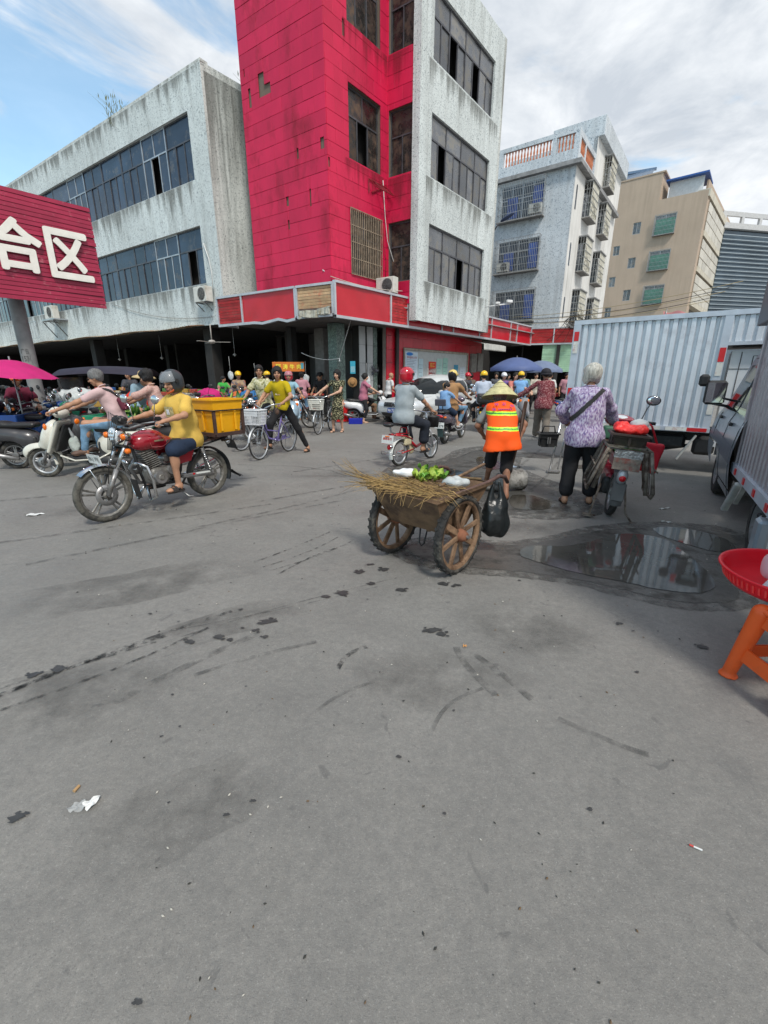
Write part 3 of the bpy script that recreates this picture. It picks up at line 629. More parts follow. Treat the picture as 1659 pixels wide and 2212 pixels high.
def ev(u,v_):s=1.4+u*35;return FL.p(s,.05-v_*.75,3.56-v_*.10+.018*math.sin(s*31)+.03*math.sin(s*1.3))
eaves.sheet(ev,420,2,em);obj('corrugated_eaves',eaves,lb)
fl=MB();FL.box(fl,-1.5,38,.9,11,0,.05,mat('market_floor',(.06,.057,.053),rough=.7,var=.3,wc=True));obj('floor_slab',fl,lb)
# ---- red tower
C0=(-1.78,16.3);TL=Fr(C0,-56);TR=Fr(C0,38.5);C1=TR.p(3.04,0,0);T2=Fr((C1.x,C1.y),-56)
tw=thing('red_tower','tall stair tower clad in bright red panels with missing pieces, at the street corner','building',loc=(*C0,0))
ZT=18.0
winR=[(1.0,2.66,5.02,7.0),(1.0,2.66,8.44,10.45),(1.0,2.66,11.96,13.95),(1.0,2.66,15.4,17.2)]
win2=[(-1.06,-.07,5.02,7.0),(-1.06,-.07,8.46,10.43),(-1.06,-.07,11.98,13.95),(-1.06,-.07,15.4,17.2)]
b=MB();TL.wall(b,0,3.75,4.0,ZT,[],grout,o=.035);TR.wall(b,0,3.04,4.0,ZT,winR,grout,.3,o=.035);T2.wall(b,-1.31,0,4.0,ZT,win2,grout,.3,o=.035)
bk=Fr(tuple(TL.p(3.75,.035,0)[:2]),38.5);bk.wall(b,0,3.5,4.0,ZT,[],terr2);obj('tower_core',b,tw)
holesL=[(2.34,2.62,10.44,10.72),(2.62,2.9,10.44,11.07),(3.3,3.42,10.3,10.82),(1.23,1.31,8.38,8.66),(1.8,1.92,7.15,7.42),(.76,.83,6.95,7.44),(1.82,1.9,6.45,6.72),(.12,.28,8.4,8.7),(3.52,3.57,11.2,11.4)]
holesR=[(.02,.09,7.9,8.15),(.79,.9,11.5,11.9)]
_tile={}
def tiles(fr,s0,s1,z0,z1,holes,tw_,th_,parent,m,seed,o=0.,name='panel',maxn=999):
    rr=random.Random(seed);n=0;j=0;z=z0
    while z<z1-.02:
        zt=min(z+th_,z1);off=tw_*(.5 if j%2 else 0);s=s0-off
        while s<s1-.01:
            a,e=max(s,s0),min(s+tw_,s1);s+=tw_
            if e-a<.03:continue
            rects=[(a,e,z,zt)]
            for h in holes:
                nr=[]
                for(p,q,r_,t_)in rects:
                    if h[0]>=q or h[1]<=p or h[2]>=t_ or h[3]<=r_:nr.append((p,q,r_,t_));continue
                    if h[0]>p:nr.append((p,h[0],r_,t_))
                    if h[1]<q:nr.append((h[1],q,r_,t_))
                    p2,q2=max(p,h[0]),min(q,h[1])
                    if h[2]>r_:nr.append((p2,q2,r_,h[2]))
                    if h[3]<t_:nr.append((p2,q2,h[3],t_))
                rects=nr
            for(p,q,r_,t_)in rects:
                if q-p<.02 or t_-r_<.02:continue
                k=(round(q-p,2),round(t_-r_,2),m.name)
                if k not in _tile:mb=MB();mb.box((0,0,0),(max(.01,q-p-.004),.03,max(.01,t_-r_-.008)),m,None,.004);_tile[k]=mb.mesh(name)
                obj(name,_tile[k],parent,loc=fr.p((p+q)/2,o+rr.uniform(-.004,.004),(r_+t_)/2),rot=Matrix(fr.R.tolist())@Matrix.Rotation(R(rr.uniform(-.35,.35)),3,'X'));n+=1
        z=zt;j+=1
    return n
nt_=tiles(TL,0.0,3.76,4.2,14.6,holesL,.94,.4,tw,redt,1)
nt_+=tiles(TR,0.0,3.03,4.2,14.6,winR+holesR,.76,.4,tw,redt,2)
nt_+=tiles(T2,-1.31,-.0,4.2,14.6,win2,.66,.4,tw,redt,3)
up_=MB();TL.box(up_,0,3.76,0,.03,14.6,ZT,redt);TR.box(up_,0,3.03,0,.03,14.6,ZT,redt);T2.box(up_,-1.31,0,0,.03,14.6,ZT,redt);obj('upper_cladding',up_,tw)
for i,q in enumerate(winR):window(TR,tw,q[0],q[1],q[2],q[3],2,3,q[2]+1.25,glassC if i else glassC,alu,.05,.12,open_=((1,1),)if i==1 else())
for i,q in enumerate(win2):window(T2,tw,q[0],q[1],q[2],q[3],1,2,q[2]+1.2,glassC,alu,.045,.12)
rust=mat('rusty_iron',(.16,.10,.07),rough=.8,var=.4,vs=8,wc=True);paleiron=mat('pale_iron',(.38,.36,.33),rough=.6,var=.3,vs=6,wc=True)
grille(TR,tw,.98,2.68,5.0,7.02,-.05,mat('old_grille',(.28,.22,.16),rough=.8,var=.4,wc=True),17,4)
b=MB()
for(a,e)in(((1.95,-.05,8.12),(2.95,-.05,8.12)),((1.95,-.4,7.8),(2.95,-.4,7.8)),((1.95,-.05,8.12),(1.95,-.05,7.7)),((2.95,-.05,8.12),(2.95,-.4,7.8)),((1.95,-.05,8.12),(1.95,-.4,7.8)),((2.1,-.05,7.75),(2.8,-.05,8.1)),((2.3,-.05,8.1),(2.5,-.4,7.8)),((2.6,-.05,8.1),(2.75,-.4,7.8))):b.bar(TR.p(*a),TR.p(*e),.03,.03,mat('red_painted_iron',(.22,.01,.02),rough=.6,wc=True))
obj('empty_bracket',b,tw)
# ---- white block on the right of the tower
C2=T2.p(-1.31,0,0);FW=Fr((C2.x,C2.y),38.5)
wbk=thing('white_block','four storey speckled white block with three long window bands, right of the red tower','building',loc=(C2.x,C2.y,0))
wW=[(.79,5.38,5.05,7.0),(.79,5.38,8.46,10.38),(.79,5.38,11.85,13.75)]
b=MB();FW.wall(b,.28,6.1,3.6,14.88,wW,terr,.22);FW.box(b,-.05,.3,-.05,.25,3.6,14.88,terr);obj('front_wall',b,wbk)
b=MB();FE=Fr(tuple(FW.p(6.1,0,0)[:2]),-51.5);FE.box(b,0,9,0,.2,3.6,14.88,terr2);obj('end_wall',b,wbk)
b=MB();slab(b,[FW.p(.3,.02,0)[:2],FW.p(6.05,.02,0)[:2],FW.p(6.05,9,0)[:2],FW.p(.3,9,0)[:2]],14.6,14.8,terr2);obj('roof',b,wbk)
for i,q in enumerate(wW):
    window(FW,wbk,q[0],q[1],q[2],q[3],4,8,q[2]+1.22,glassB,alu,.055,.08,open_=((1,5),(1,2))if i==2 else(((1,1),)if i==1 else((1,4),)))
# ---- ground floor of the corner
gf=thing('corner_shops','dark open corner shop under the red tower with marble and tiled pillars','building',loc=(-1.7,17,0))
G0=(0.1,18.7);FG=Fr(G0,38.5)
marb=mat('green_marble',(.10,.15,.13),rough=.35,var=.6,vs=9,wc=True,dirt=(.35,.42,.38),dirt_amt=.35,dirt_s=22);wt=mat('white_wall_tile',(.42,.44,.44),rough=.3,var=.12,vs=2,wc=True,rnd=.06)
b=MB();TR.box(b,.55,1.0,.4,.85,0,3.4,marb,.01);obj('marble_pillar',b,gf)
b=MB();TR.box(b,2.55,2.8,.3,.6,0,3.4,marb,.01);obj('marble_pillar',b,gf)
def tiledpillar(s0,s1,o0,d,n=5):
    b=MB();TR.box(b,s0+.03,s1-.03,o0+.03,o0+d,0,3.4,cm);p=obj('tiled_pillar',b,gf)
    for k in range(n):pane(TR,p,s0,s1,.02+k*3.38/n,.01+(k+1)*3.38/n,o0,wt,'tile',.03)
tiledpillar(1.75,2.1,.35,.4);tiledpillar(2.16,2.5,.3,.4)
b=MB();TL.box(b,1.9,2.4,1.6,2.1,0,3.4,mat('grey_plaster',(.22,.21,.20),rough=.85,var=.2,wc=True),.01);obj('plaster_pillar',b,gf)
b=MB();TL.box(b,2.7,2.95,.6,.9,0,3.4,cm);obj('plaster_pillar',b,gf)
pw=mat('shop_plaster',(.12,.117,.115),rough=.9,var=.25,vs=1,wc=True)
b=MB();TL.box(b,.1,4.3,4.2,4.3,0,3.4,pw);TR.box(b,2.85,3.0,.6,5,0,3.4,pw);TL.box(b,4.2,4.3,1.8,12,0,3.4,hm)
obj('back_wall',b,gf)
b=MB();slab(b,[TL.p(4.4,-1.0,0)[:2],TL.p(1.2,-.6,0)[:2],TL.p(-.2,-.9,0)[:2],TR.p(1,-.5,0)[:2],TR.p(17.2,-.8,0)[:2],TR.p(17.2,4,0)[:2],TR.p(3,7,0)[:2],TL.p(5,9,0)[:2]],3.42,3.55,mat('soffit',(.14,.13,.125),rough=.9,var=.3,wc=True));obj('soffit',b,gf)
rw=MB();FG.box(rw,0.0,8.5,.04,.2,0,3.45,mat('red_wall_backing',(.35,.30,.28),rough=.9,wc=True));rwo=obj('red_ground_wall',rw,gf)
redg=mat('red_wall_tile',(.50,.012,.03),rough=.3,var=.12,vs=2,wc=True,rnd=.06)
tiles(FG,0,8.5,0,3.45,[(1.15,6.9,.9,2.72)],.75,.52,rwo,redg,5,0.015,'tile')
b=MB();FG.cyl=None;b.cyl(FG.p(.62,-.08,0),FG.p(.62,-.08,3.4),.09,mat('dark_pipe',(.03,.02,.02),rough=.5));obj('drain_pipe',b,gf)
b=MB()
for(s_,z_)in((7.15,2.2),(7.9,2.25)):FG.box(b,s_,s_+.6,-.15,0,z_-.45,z_+.5,mat('meter_box',(.17,.165,.15),rough=.7,var=.3,wc=True),.01)
obj('meter_boxes',b,gf);bpy.data.objects['meter_boxes'].name='meter_box'
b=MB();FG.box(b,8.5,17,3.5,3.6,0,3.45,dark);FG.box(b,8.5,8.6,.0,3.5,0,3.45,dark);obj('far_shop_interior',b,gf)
# notice board with its papers
nb=thing('notice_board','long glass fronted notice board of pinned papers on the red tiled wall','notice board',loc=FG.p(4,0,1.5))
b=MB();FG.box(b,1.2,6.85,-.02,.03,.98,2.66,mat('board_grey',(.42,.45,.45),rough=.5,var=.1,wc=True));obj('board_panel',b,nb)
b=MB();fmm=mat('board_frame',(.30,.27,.22),rough=.5,var=.3,wc=True)
for a,e,c_,d_ in((1.15,6.9,2.62,2.70),(1.15,6.9,.94,1.0),(1.15,1.2,1.0,2.62),(6.85,6.92,1.0,2.62)):FG.box(b,a,e,-.07,-.015,c_,d_,fmm)
obj('frame',b,nb)
def paper(s,z,w_,h,col,name='paper',lines=0,lc=(.1,.12,.2)):
    b=MB();FG.box(b,s,s+w_,-.034,-.024,z-h,z,mat('paper_%d_%d_%d'%tuple(int(c*99)for c in col),col,rough=.6,var=.1,wc=True));p=obj(name,b,nb)
    if lines:
        b=MB();lm=mat('print_%d'%int(lc[2]*99),lc,rough=.7,var=0)
        for i in range(lines):FG.box(b,s+w_*.12,s+w_*random.uniform(.6,.9),-.038,-.0345,z-h*.22-i*h*.7/lines-.012,z-h*.22-i*h*.7/lines,lm)
        obj('print',b,p)
    return p
p=paper(1.28,2.56,.95,1.5,(.55,.66,.75),'notice_poster',16);b=MB();b.text('停车管理公示牌',FG.p(1.76,-.042,2.33),.1,mat('print_red',(.4,.06,.08),var=0),FG.right,wmax=.75)
q_=[FG.p(1.34+.5*(.5-.5*math.cos(a)),-.044,2.47+.07*math.sin(a))for a in[2*math.pi*i/16 for i in range(16)]];b.quad(q_,mat('print_blue',(.02,.2,.6),var=0));obj('print',b,p)
paper(2.3,2.3,.38,1.15,(.45,.6,.66),lines=5);paper(3.05,1.9,.75,.9,(.6,.6,.56),lines=8)
p=paper(3.15,2.2,.62,.75,(.62,.03,.02),'job_poster');b=MB();ym=mat('print_yellow',(.8,.6,.1),var=0);b.text('招工',FG.p(3.46,-.042,2.05),.2,ym,FG.right,wmax=.42);b.text('600237',FG.p(3.46,-.042,1.78),.12,mat('print_white',(.8,.8,.8),var=0),FG.right,wmax=.5)
for k in range(2):FG.box(b,3.22,3.7,-.042,-.036,1.53+k*.07,1.565+k*.07,mat('print_white'))
obj('print',b,p)
paper(3.85,2.35,.5,1.3,(.36,.55,.5),lines=6,lc=(.1,.3,.4));paper(4.42,2.4,.45,1.1,(.3,.52,.45),lines=4);paper(4.95,1.85,.5,.8,(.5,.56,.6),lines=7);paper(5.5,2.1,.42,1.1,(.05,.25,.38),lines=3,lc=(.5,.6,.6));paper(6.15,2.0,.5,1.0,(.45,.52,.58),lines=8)
# ---- corner fascia
FRt=Fr((-1.58,15.1),38.9);FLt=Fr((-2.96,15.85),-58);CH=Fr((-1.58,15.1),math.degrees(math.atan2(-1.38,.75)))
fa=thing('shop_fascia','red panelled shop fascia in grey metal frames wrapping round the tower corner','fascia',loc=(-2,15.4,0))
fst=mat('fascia_frame',(.50,.51,.54),rough=.42,metal=.3,var=.15,vs=3,wc=True,dirt=(.3,.3,.3),dirt_amt=.2);frd=mat('fascia_red',(.50,.012,.025),rough=.28,var=.1,vs=1.2,wc=True,rnd=.05,spec=.5,dirt=(.32,.05,.05),dirt_amt=.15,dirt_s=1.5,bump=.25,bs=2.2)
slm=mat('slat_red',(.47,.03,.035),rough=.4,var=.25,vs=3,wc=True,rnd=.15,dirt=(.55,.38,.30),dirt_amt=.12,dirt_s=5);sly=mat('slat_faded',(.62,.42,.24),rough=.5,var=.25,vs=3,wc=True,rnd=.15,dirt=(.6,.2,.12),dirt_amt=.3,dirt_s=5)
def fascia(fr,segs,zb,zt,parent,sag=False,slat_m=slm,frames=True,tilt=0.):
    s0=segs[0][0];s1=segs[-1][1];b=MB()
    n=10;b.bar(fr.p(s0,0,zt+.02),fr.p(s1,0,zt+.02),.13,.07,fst);obj('rail',b,parent);b=MB();vs=[]
    for k in range(n+1):
        a=s0+(s1-s0)*k/n;d0=-.05*math.sin(k*2.1)*(k<5)if sag else 0;vs+=[fr.p(a,o_,zb+d0+z_)for o_,z_ in((-.065,-.04),(.065,-.04),(.065,.045),(-.065,.045))]
    b.add(vs,[(4*k+i,4*k+(i+1)%4,4*k+4+(i+1)%4,4*k+4+i)for k in range(n)for i in range(4)],fst);obj('rail',b,parent)
    for i,(a,e,typ)in enumerate(segs):
        b=MB();fr.box(b,a-.035,a+.035,-.055,.05,zb+.045,zt-.017,fst)
        if i==len(segs)-1:fr.box(b,e-.035,e+.035,-.055,.05,zb+.045,zt-.017,fst)
        obj('post',b,parent)
        if typ=='r':
            b=MB();b.sheet(lambda u,v_:fr.p(a+.03+(e-a-.06)*u,.012*math.sin(u*5+i)*math.sin(v_*3.1)+.006*math.sin(u*17+v_*6),zb+.04+(zt-zb-.06)*v_),14,6,frd);obj('red_panel',b,parent)
        else:
            m=sly if typ=='y' else slm;b=MB();fr.box(b,a+.03,e-.03,.05,.06,zb+.04,zt-.02,mat('slat_gap',(.30,.22,.2),rough=.9,var=.2,wc=True));lp=obj('louvre_panel',b,parent)
            ns=9;hh=(zt-zb-.08)/ns
            for k in range(ns):
                if typ=='y' and k<2:continue
                kk=('sl',round(e-a,2),typ)
                if kk not in _PM:mb=MB();mb.box((0,0,0),(e-a-.07,.016,hh*.86),m,None,.003);_PM[kk]=mb.mesh('slat')
                obj('slat',_PM[kk],lp,loc=fr.p((a+e)/2,.0,zb+.06+hh*(k+.5)),rot=Matrix(fr.R.tolist())@Matrix.Rotation(R(random.uniform(6,16)),3,'X')@Matrix.Rotation(R(random.uniform(-.6,.6)),3,'Y'))
fascia(FRt,[(0,2.88,'r'),(2.88,3.97,'s'),(3.97,6.46,'r'),(6.46,7.43,'s'),(7.43,9.97,'r'),(9.97,11.26,'s'),(11.26,13.63,'r'),(13.63,14.54,'s'),(14.54,16.7,'r')],3.38,4.38,fa)
fascia(FLt,[(0.0,2.62,'r'),(2.62,3.97,'s')],3.38,4.33,fa,sag=True)
fascia(CH,[(.05,1.5,'y')],3.42,4.33,fa)
b=MB()
for k in range(3):
    def crump(u,v_,k=k):return CH.p(.12+1.3*u,-.10-.05*math.sin(9*u+k)-.04*math.sin(23*u+2*k),3.44+v_*(.16+.03*k)+.03*math.sin(7*u+k)-.05*k*u)
    b.sheet(crump,26,4,mat('torn_sheet',(.48,.47,.40),rough=.5,var=.35,vs=5,wc=True,dirt=(.2,.17,.1),dirt_amt=.4))
obj('torn_sheet',b,fa)
b=MB();slab(b,[FLt.p(3.97,.06,0)[:2],FLt.p(0,.06,0)[:2],FRt.p(0,.06,0)[:2],FRt.p(16.7,.06,0)[:2],FW.p(17.4,.05,0)[:2],FW.p(0,.3,0)[:2],TL.p(0,.3,0)[:2],TL.p(3.7,.3,0)[:2]],4.02,4.06,mat('roof_sheet',(.3,.3,.3),rough=.6,var=.3,wc=True));obj('roof_sheet',b,fa)
b=MB();FRt.box(b,16.7,16.76,.0,1.2,3.38,4.38,fst);FLt.box(b,3.97,4.02,0,.9,3.38,4.33,fst);obj('end_cap',b,fa)
# beef stall sign
t=thing('stall_sign','orange hanging stall sign with four yellow characters in front of the corner shop','sign',loc=(-3.5,16.6,1.8))
b=MB();b.box((-3.5,16.6,1.87),(1.16,.03,.33),mat('sign_orange',(.62,.17,.02),rough=.4,var=.15));obj('sign_panel',b,t)
b=MB();b.box((-4.02,16.58,1.80),(.1,.012,.17),mat('sign_red',(.6,.02,.02),var=.1));b.box((-2.99,16.58,1.9),(.1,.012,.2),mat('sign_cyan',(.1,.4,.5),var=.1));ym2=mat('sign_yellow',(.85,.68,.06),rough=.5,var=.05)
for i,ch in enumerate('阿涛牛肉'):b.text(ch,(-3.86+i*.25,16.578,1.87),.17,ym2,bold=.006)
obj('lettering',b,t)
b=MB()
for x in(-4.0,-3.0):b.tube([(x,16.62,0),(x,16.62,2.05)],.018,alu,6)
b.tube([(-4.1,16.62,1.69),(-2.9,16.62,1.69)],.015,alu,6);obj('stand',b,t)
# small striped awning over the far shop
t=thing('awning','small pale retractable awning with a scalloped edge under the red fascia','awning',loc=FRt.p(11.5,0,3))
b=MB();am=mat('awning_cloth',(.50,.50,.47),rough=.8,var=.15,wc=True)
b.sheet(lambda u,v_:FRt.p(10.2+2.6*u,.9-1.1*v_,3.35-.25*v_+.01*math.sin(u*40)),30,4,am)
for k in range(20):
    a=10.2+2.6*k/20;b.quad([FRt.p(a,-.2,3.10),FRt.p(a+.13,-.2,3.10),FRt.p(a+.13,-.21,2.88),FRt.p(a+.065,-.21,2.80),FRt.p(a,-.21,2.88)],am)
obj('canopy',b,t)
# ---- street end: shutter shop with its own fascia
E0=(8.75,28.2);FE2=Fr(E0,108)
se=thing('shutter_shop','low shop with a pale green roller shutter under a red louvred fascia','building',loc=(9,28,0))
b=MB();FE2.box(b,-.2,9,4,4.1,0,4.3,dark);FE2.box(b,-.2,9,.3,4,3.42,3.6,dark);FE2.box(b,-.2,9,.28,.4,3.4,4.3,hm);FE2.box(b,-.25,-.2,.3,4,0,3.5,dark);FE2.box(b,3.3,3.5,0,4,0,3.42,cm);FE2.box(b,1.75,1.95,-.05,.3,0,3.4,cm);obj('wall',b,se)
fascia(FE2,[(0,1.5,'s'),(1.5,2.9,'s'),(2.9,4.4,'s'),(4.4,5.9,'s')],3.42,4.3,se)
b=MB();gm_=mat('green_shutter',(.36,.58,.40),rough=.45,var=.12,wc=True,rnd=.05,dirt=(.25,.35,.2),dirt_amt=.3)
b.quad([FE2.p(.95,.14,1.9),FE2.p(3.2,.14,1.9),FE2.p(3.2,.14,3.4),FE2.p(.95,.14,3.4)],gm_);sh=obj('roller_shutter',b,se)
for k in range(15):pane(FE2,sh,.95,3.2,1.82+k*.105,1.91+k*.105,.1+.012*math.sin(k),gm_,'slat',.02)
stk=streakmat('sill_streaks',(.15,.15,.135),.48)
def streaks(fr,par,s0,s1,z0,z1,m=stk,o=-.006):b=MB();b.quad([fr.p(s0,o,z0),fr.p(s1,o,z0),fr.p(s1,o,z1),fr.p(s0,o,z1)],m);obj('sill_streaks',b,par)
streaks(FL,lb,.9,28,7.15,8.58);streaks(FL,lb,.9,28,3.6,5.08);streaks(FL,lb,0.05,38,10.8,11.8,o=-.004)
for z_ in(7.05,10.42):streaks(FW,wbk,.5,5.9,z_,z_+1.38)
streaks(FW,wbk,.5,5.9,3.8,5.03);streaks(FLr,lb,.1,3.3,3.8,11.6)
rst=streakmat('red_grime',(.2,.012,.025),.4,1.4);streaks(TR,tw,.8,3.0,7.05,8.4,rst,-.022);streaks(TR,tw,.8,3.0,10.5,11.95,rst,-.022);streaks(T2,tw,-1.25,-.05,7.05,8.4,rst,-.022);streaks(T2,tw,-1.25,-.05,10.5,11.95,rst,-.022)
# ---- apartment block with balustrade
FA_=Fr((11.627,31.0),-54);FB_=Fr((11.627,31.0),37)
ap=thing('apartment_block','pale blue speckled apartment block with barred windows and orange roof balusters','building',loc=(11.6,31,0))
pale=wallmat('pale_blue_render',(.58,.625,.66),(.20,.25,.30),12,(.2,.2,.2),.45);whit=wallmat('white_side_render',(.74,.73,.70),None,10,(.3,.29,.26),.5)
fw_=[(1.8,4.6,11.5,13.48),(1.8,4.6,8.4,10.27),(1.8,4.6,5.3,7.18)]
b=MB();FA_.wall(b,0,7.5,3.7,13.9,fw_,pale,.2);FA_.box(b,0,7.5,2.5,2.6,0,3.7,dark);FA_.box(b,0,7.5,.02,2.5,3.6,3.7,dark);obj('front_wall',b,ap)
rw_=[(2.3,4.0,11.55,13.5),(6.5,8.2,11.5,13.4),(2.3,4.0,8.4,10.4),(6.5,8.2,8.3,10.3),(2.3,4.0,5.3,7.2),(6.5,8.2,5.3,7.2)]
b=MB();FB_.wall(b,0,12,0,13.9,rw_,whit,.2);FB_.box(b,4.1,12.3,-.0,.25,13.9,16.6,whit);FB_.box(b,4.1,12.6,-.35,3,16.6,17.7,pale,.02);FB_.box(b,4.1,4.3,0.01,6,13.9,16.6,pale);obj('side_wall',b,ap)
b=MB();FA_.box(b,-.35,7.6,-.35,0,13.72,13.95,mat('eaves_concrete',(.27,.27,.27),rough=.9,var=.35,vs=3,wc=True));FB_.box(b,-.0,11.5,-.35,0,13.72,13.95,mat('eaves_concrete'));obj('eaves',b,ap)
b=MB();FA_.box(b,-.02,7.5,.0,.18,13.95,14.62,pale);FA_.box(b,-.02,7.5,.0,.2,15.42,15.66,pale)
for s_ in(0,1.35,4.72):FA_.box(b,s_-.02,s_+(.24 if s_!=4.72 else 2.8),.004,.18,14.62,15.42,pale)
FB_.box(b,0,4.1,.0,.18,13.95,14.5,pale);FB_.box(b,0,4.1,.0,.2,15.3,15.6,pale)
for s_ in(.26,1.55,3.9):FB_.box(b,s_-.0,s_+.2,.003,.18,14.5,15.3,pale)
obj('roof_parapet',b,ap)
orr=mat('orange_baluster',(.50,.17,.08),rough=.6,var=.2,wc=True);kb=MB();kb.lathe([(.035,-.4),(.055,-.34),(.03,-.2),(.06,.0),(.03,.2),(.055,.34),(.035,.4)],orr,8);bm_=kb.mesh('baluster')
for k in range(15):obj('baluster',bm_,ap,loc=FA_.p(1.72+k*.2,.1,15.02))
for k in range(5):obj('baluster',bm_,ap,loc=FA_.p(.38+k*.2,.1,15.02))
for k in range(14):obj('baluster',bm_,ap,loc=FB_.p(.6+k*.24,.1,14.9))
blue=mat('blue_curtain',(.02,.07,.30),rough=.8,var=.5,vs=2,wc=True);silv=mat('grille_steel',(.36,.37,.37),rough=.5,metal=.3,var=.2,wc=True)
for i,q in enumerate(fw_):
    w_=window(FA_,ap,*q,4,4,q[2]+1.2,glassA,alul,.05,.06);grille(FA_,ap,q[0]-.1,q[1]+.1,q[2]-.1,q[3]+.05,-.45,silv,26,5,.45)
    b=MB();FA_.box(b,q[0]+.1,q[0]+.7,.0,.04,q[2]+.1,q[3]-.3,blue);FA_.box(b,q[1]-1.1,q[1]-.4,.0,.04,q[2]+.1,q[3]-.7,blue);obj('curtain',b,ap)
lat=mat('lattice_shade',(.72,.68,.56),rough=.7,var=.2,wc=True)
for i,q in enumerate(rw_+[(6.4,8.1,14.4,16.2)]):
    if i<6:window(FB_,ap,*q,2,2,q[2]+1.2,glassA,alul,.05,.06)
    grille(FB_,ap,q[0],q[1],q[2],q[3],-.5,silv,5,5,.5)
    b=MB();FB_.box(b,q[0]+.02,q[1]-.02,-.485,-.47,q[2],q[3],lat);FB_.box(b,q[0]-.05,q[1]+.05,-.56,0,q[3]+.02,q[3]+.09,mat('eaves_concrete'))
    for k in range(6):b.bar(FB_.p(q[0]+.02,-.49,q[2]+.3*k),FB_.p(q[0]+min(1.66,.3*k+.6),-.492,q[2]+.05*k),.03,.012,mat('lattice_bar',(.5,.46,.36)))
    obj('window_cage',b,ap)
for i in range(3):
    b=MB();z0=11.6-3.15*i;pts=[(.5,z0),(.72,z0)]+[(.61+.11*math.cos(a),z0+1.15+.16*math.sin(a))for a in[R(180*k/8)for k in range(9)]]
    b.prism([(x*FB_.sg,z)for x,z in pts],FB_.n*.05,glassA,FB_.p(0,-.02,0),(FB_.d*FB_.sg,(0,0,1)));obj('arched_window',b,ap)
aircon(0,'white air conditioner caught behind the upper barred window of the pale blue block',FA_,2.2,-.38,11.55);aircon(0,'white air conditioner behind the middle barred window of the pale blue block',FA_,4.1,-.38,8.42)
# ---- beige building
FC_=Fr((34.06,53.0),-50);FD_=Fr((34.06,53.0),43);beige=wallmat('beige_render',(.46,.36,.275),None,10,(.25,.2,.15),.3,big=.06);bw=mat('balcony_cream',(.56,.52,.43),rough=.8,var=.15,vs=1,wc=True)
bb=thing('beige_building','tall beige block with green barred windows and long cream balconies, behind the truck','building',loc=(34,53,0))
bops=[(2.55,4.6,16.75,18.75),(2.55,4.6,13.2,15.2),(2.55,4.6,9.65,11.65)];sml=[(6.0,6.8,17.3,18.5),(7.9,8.6,15.4,16.4),(6.0,6.8,13.8,14.9),(7.9,8.6,12.0,13.1),(6.0,6.8,10.3,11.5),(7.9,8.6,8.6,9.7),(6.0,6.8,7.0,8.0)]
for(a,b_,c_,d_)in[(2.4,4.45,16.8,18.75)]:pass
b=MB();FC_.wall(b,0,9.9,0,20.3,bops+sml,beige,.25);FC_.box(b,4.55,9.9,0.01,4,20.3,22.9,beige);FC_.box(b,9.9,10.1,0,25,0,22.3,beige);obj('gable_wall',b,bb)
b=MB();FC_.box(b,4.3,10.0,-.05,4.2,22.9,23.05,beige);FC_.box(b,.0,4.5,.3,25,20.2,20.35,beige);FD_.box(b,2.5,31,.6,.8,20.3,22.0,beige);obj('roof_block',b,bb)
b=MB();FC_.box(b,.8,4.0,1.5,1.55,20.35,22.2,mat('white_sheeting',(.6,.62,.64),rough=.5,wc=True));FC_.box(b,.4,4.3,.8,5,22.2,22.35,mat('blue_roofing',(.03,.1,.35),rough=.5,wc=True));obj('roof_shed',b,bb)
b=MB();b.bar(FC_.p(5.6,1.4,23.9),FC_.p(10.3,1.4,24.3),.25,.25,mat('tank_blue',(.15,.22,.33),rough=.4))
b.sheet(lambda u,v_:FC_.p(5.7+4.4*u,.2+1.2*v_,23.1+.9*v_),6,2,mat('collector_tubes',(.12,.16,.22),rough=.2,var=.3));obj('solar_heater',b,bb)
grn=mat('green_shade',(.05,.22,.16),rough=.6,var=.3,wc=True)
for q in bops:
    window(FC_,bb,*q,2,2,q[2]+1.2,glassB,alul,.06,.08);grille(FC_,bb,*q,-.4,silv,16,5,.4)
    b=MB();FC_.box(b,q[0]+.1,q[1]-.1,.02,.05,q[2]+.1,q[3]-.4,grn);obj('shade',b,bb)
for q in sml:window(FC_,bb,*q,2,0,None,glassB,silv,.06,.06)
b=MB()
for zf_ in(19.7,16.25,12.8,9.35):FD_.box(b,1.0,33,-.12,.6,zf_-3.45,zf_-2.95,bw)
FD_.box(b,0,33,.6,.7,0,20.2,mat('recess_grey',(.22,.20,.18),rough=.9,wc=True));FD_.box(b,0.0,1.4,0,.6,0,20.3,beige)
FD_.box(b,.0,33.2,-.14,1.0,19.7,20.4,bw);obj('balcony_slabs',b,bb)
tilem=mat('balcony_tile',(.60,.57,.50),rough=.5,var=.1,wc=True,rnd=.1)
for r_ in range(3):
    z0=16.75-3.45*r_;b=MB();FD_.box(b,1.0,33,-.05,.1,z0,z0+2.7,mat('tile_joint',(.25,.20,.15),wc=True));pr=obj('balcony_front',b,bb)
    for i in range(14):
        for j in range(3):pane(FD_,pr,1.1+i*2.27,1.1+(i+1)*2.27-.12,z0+.03+j*.9,z0+j*.9+.84,-.08,tilem,'panel',.05)
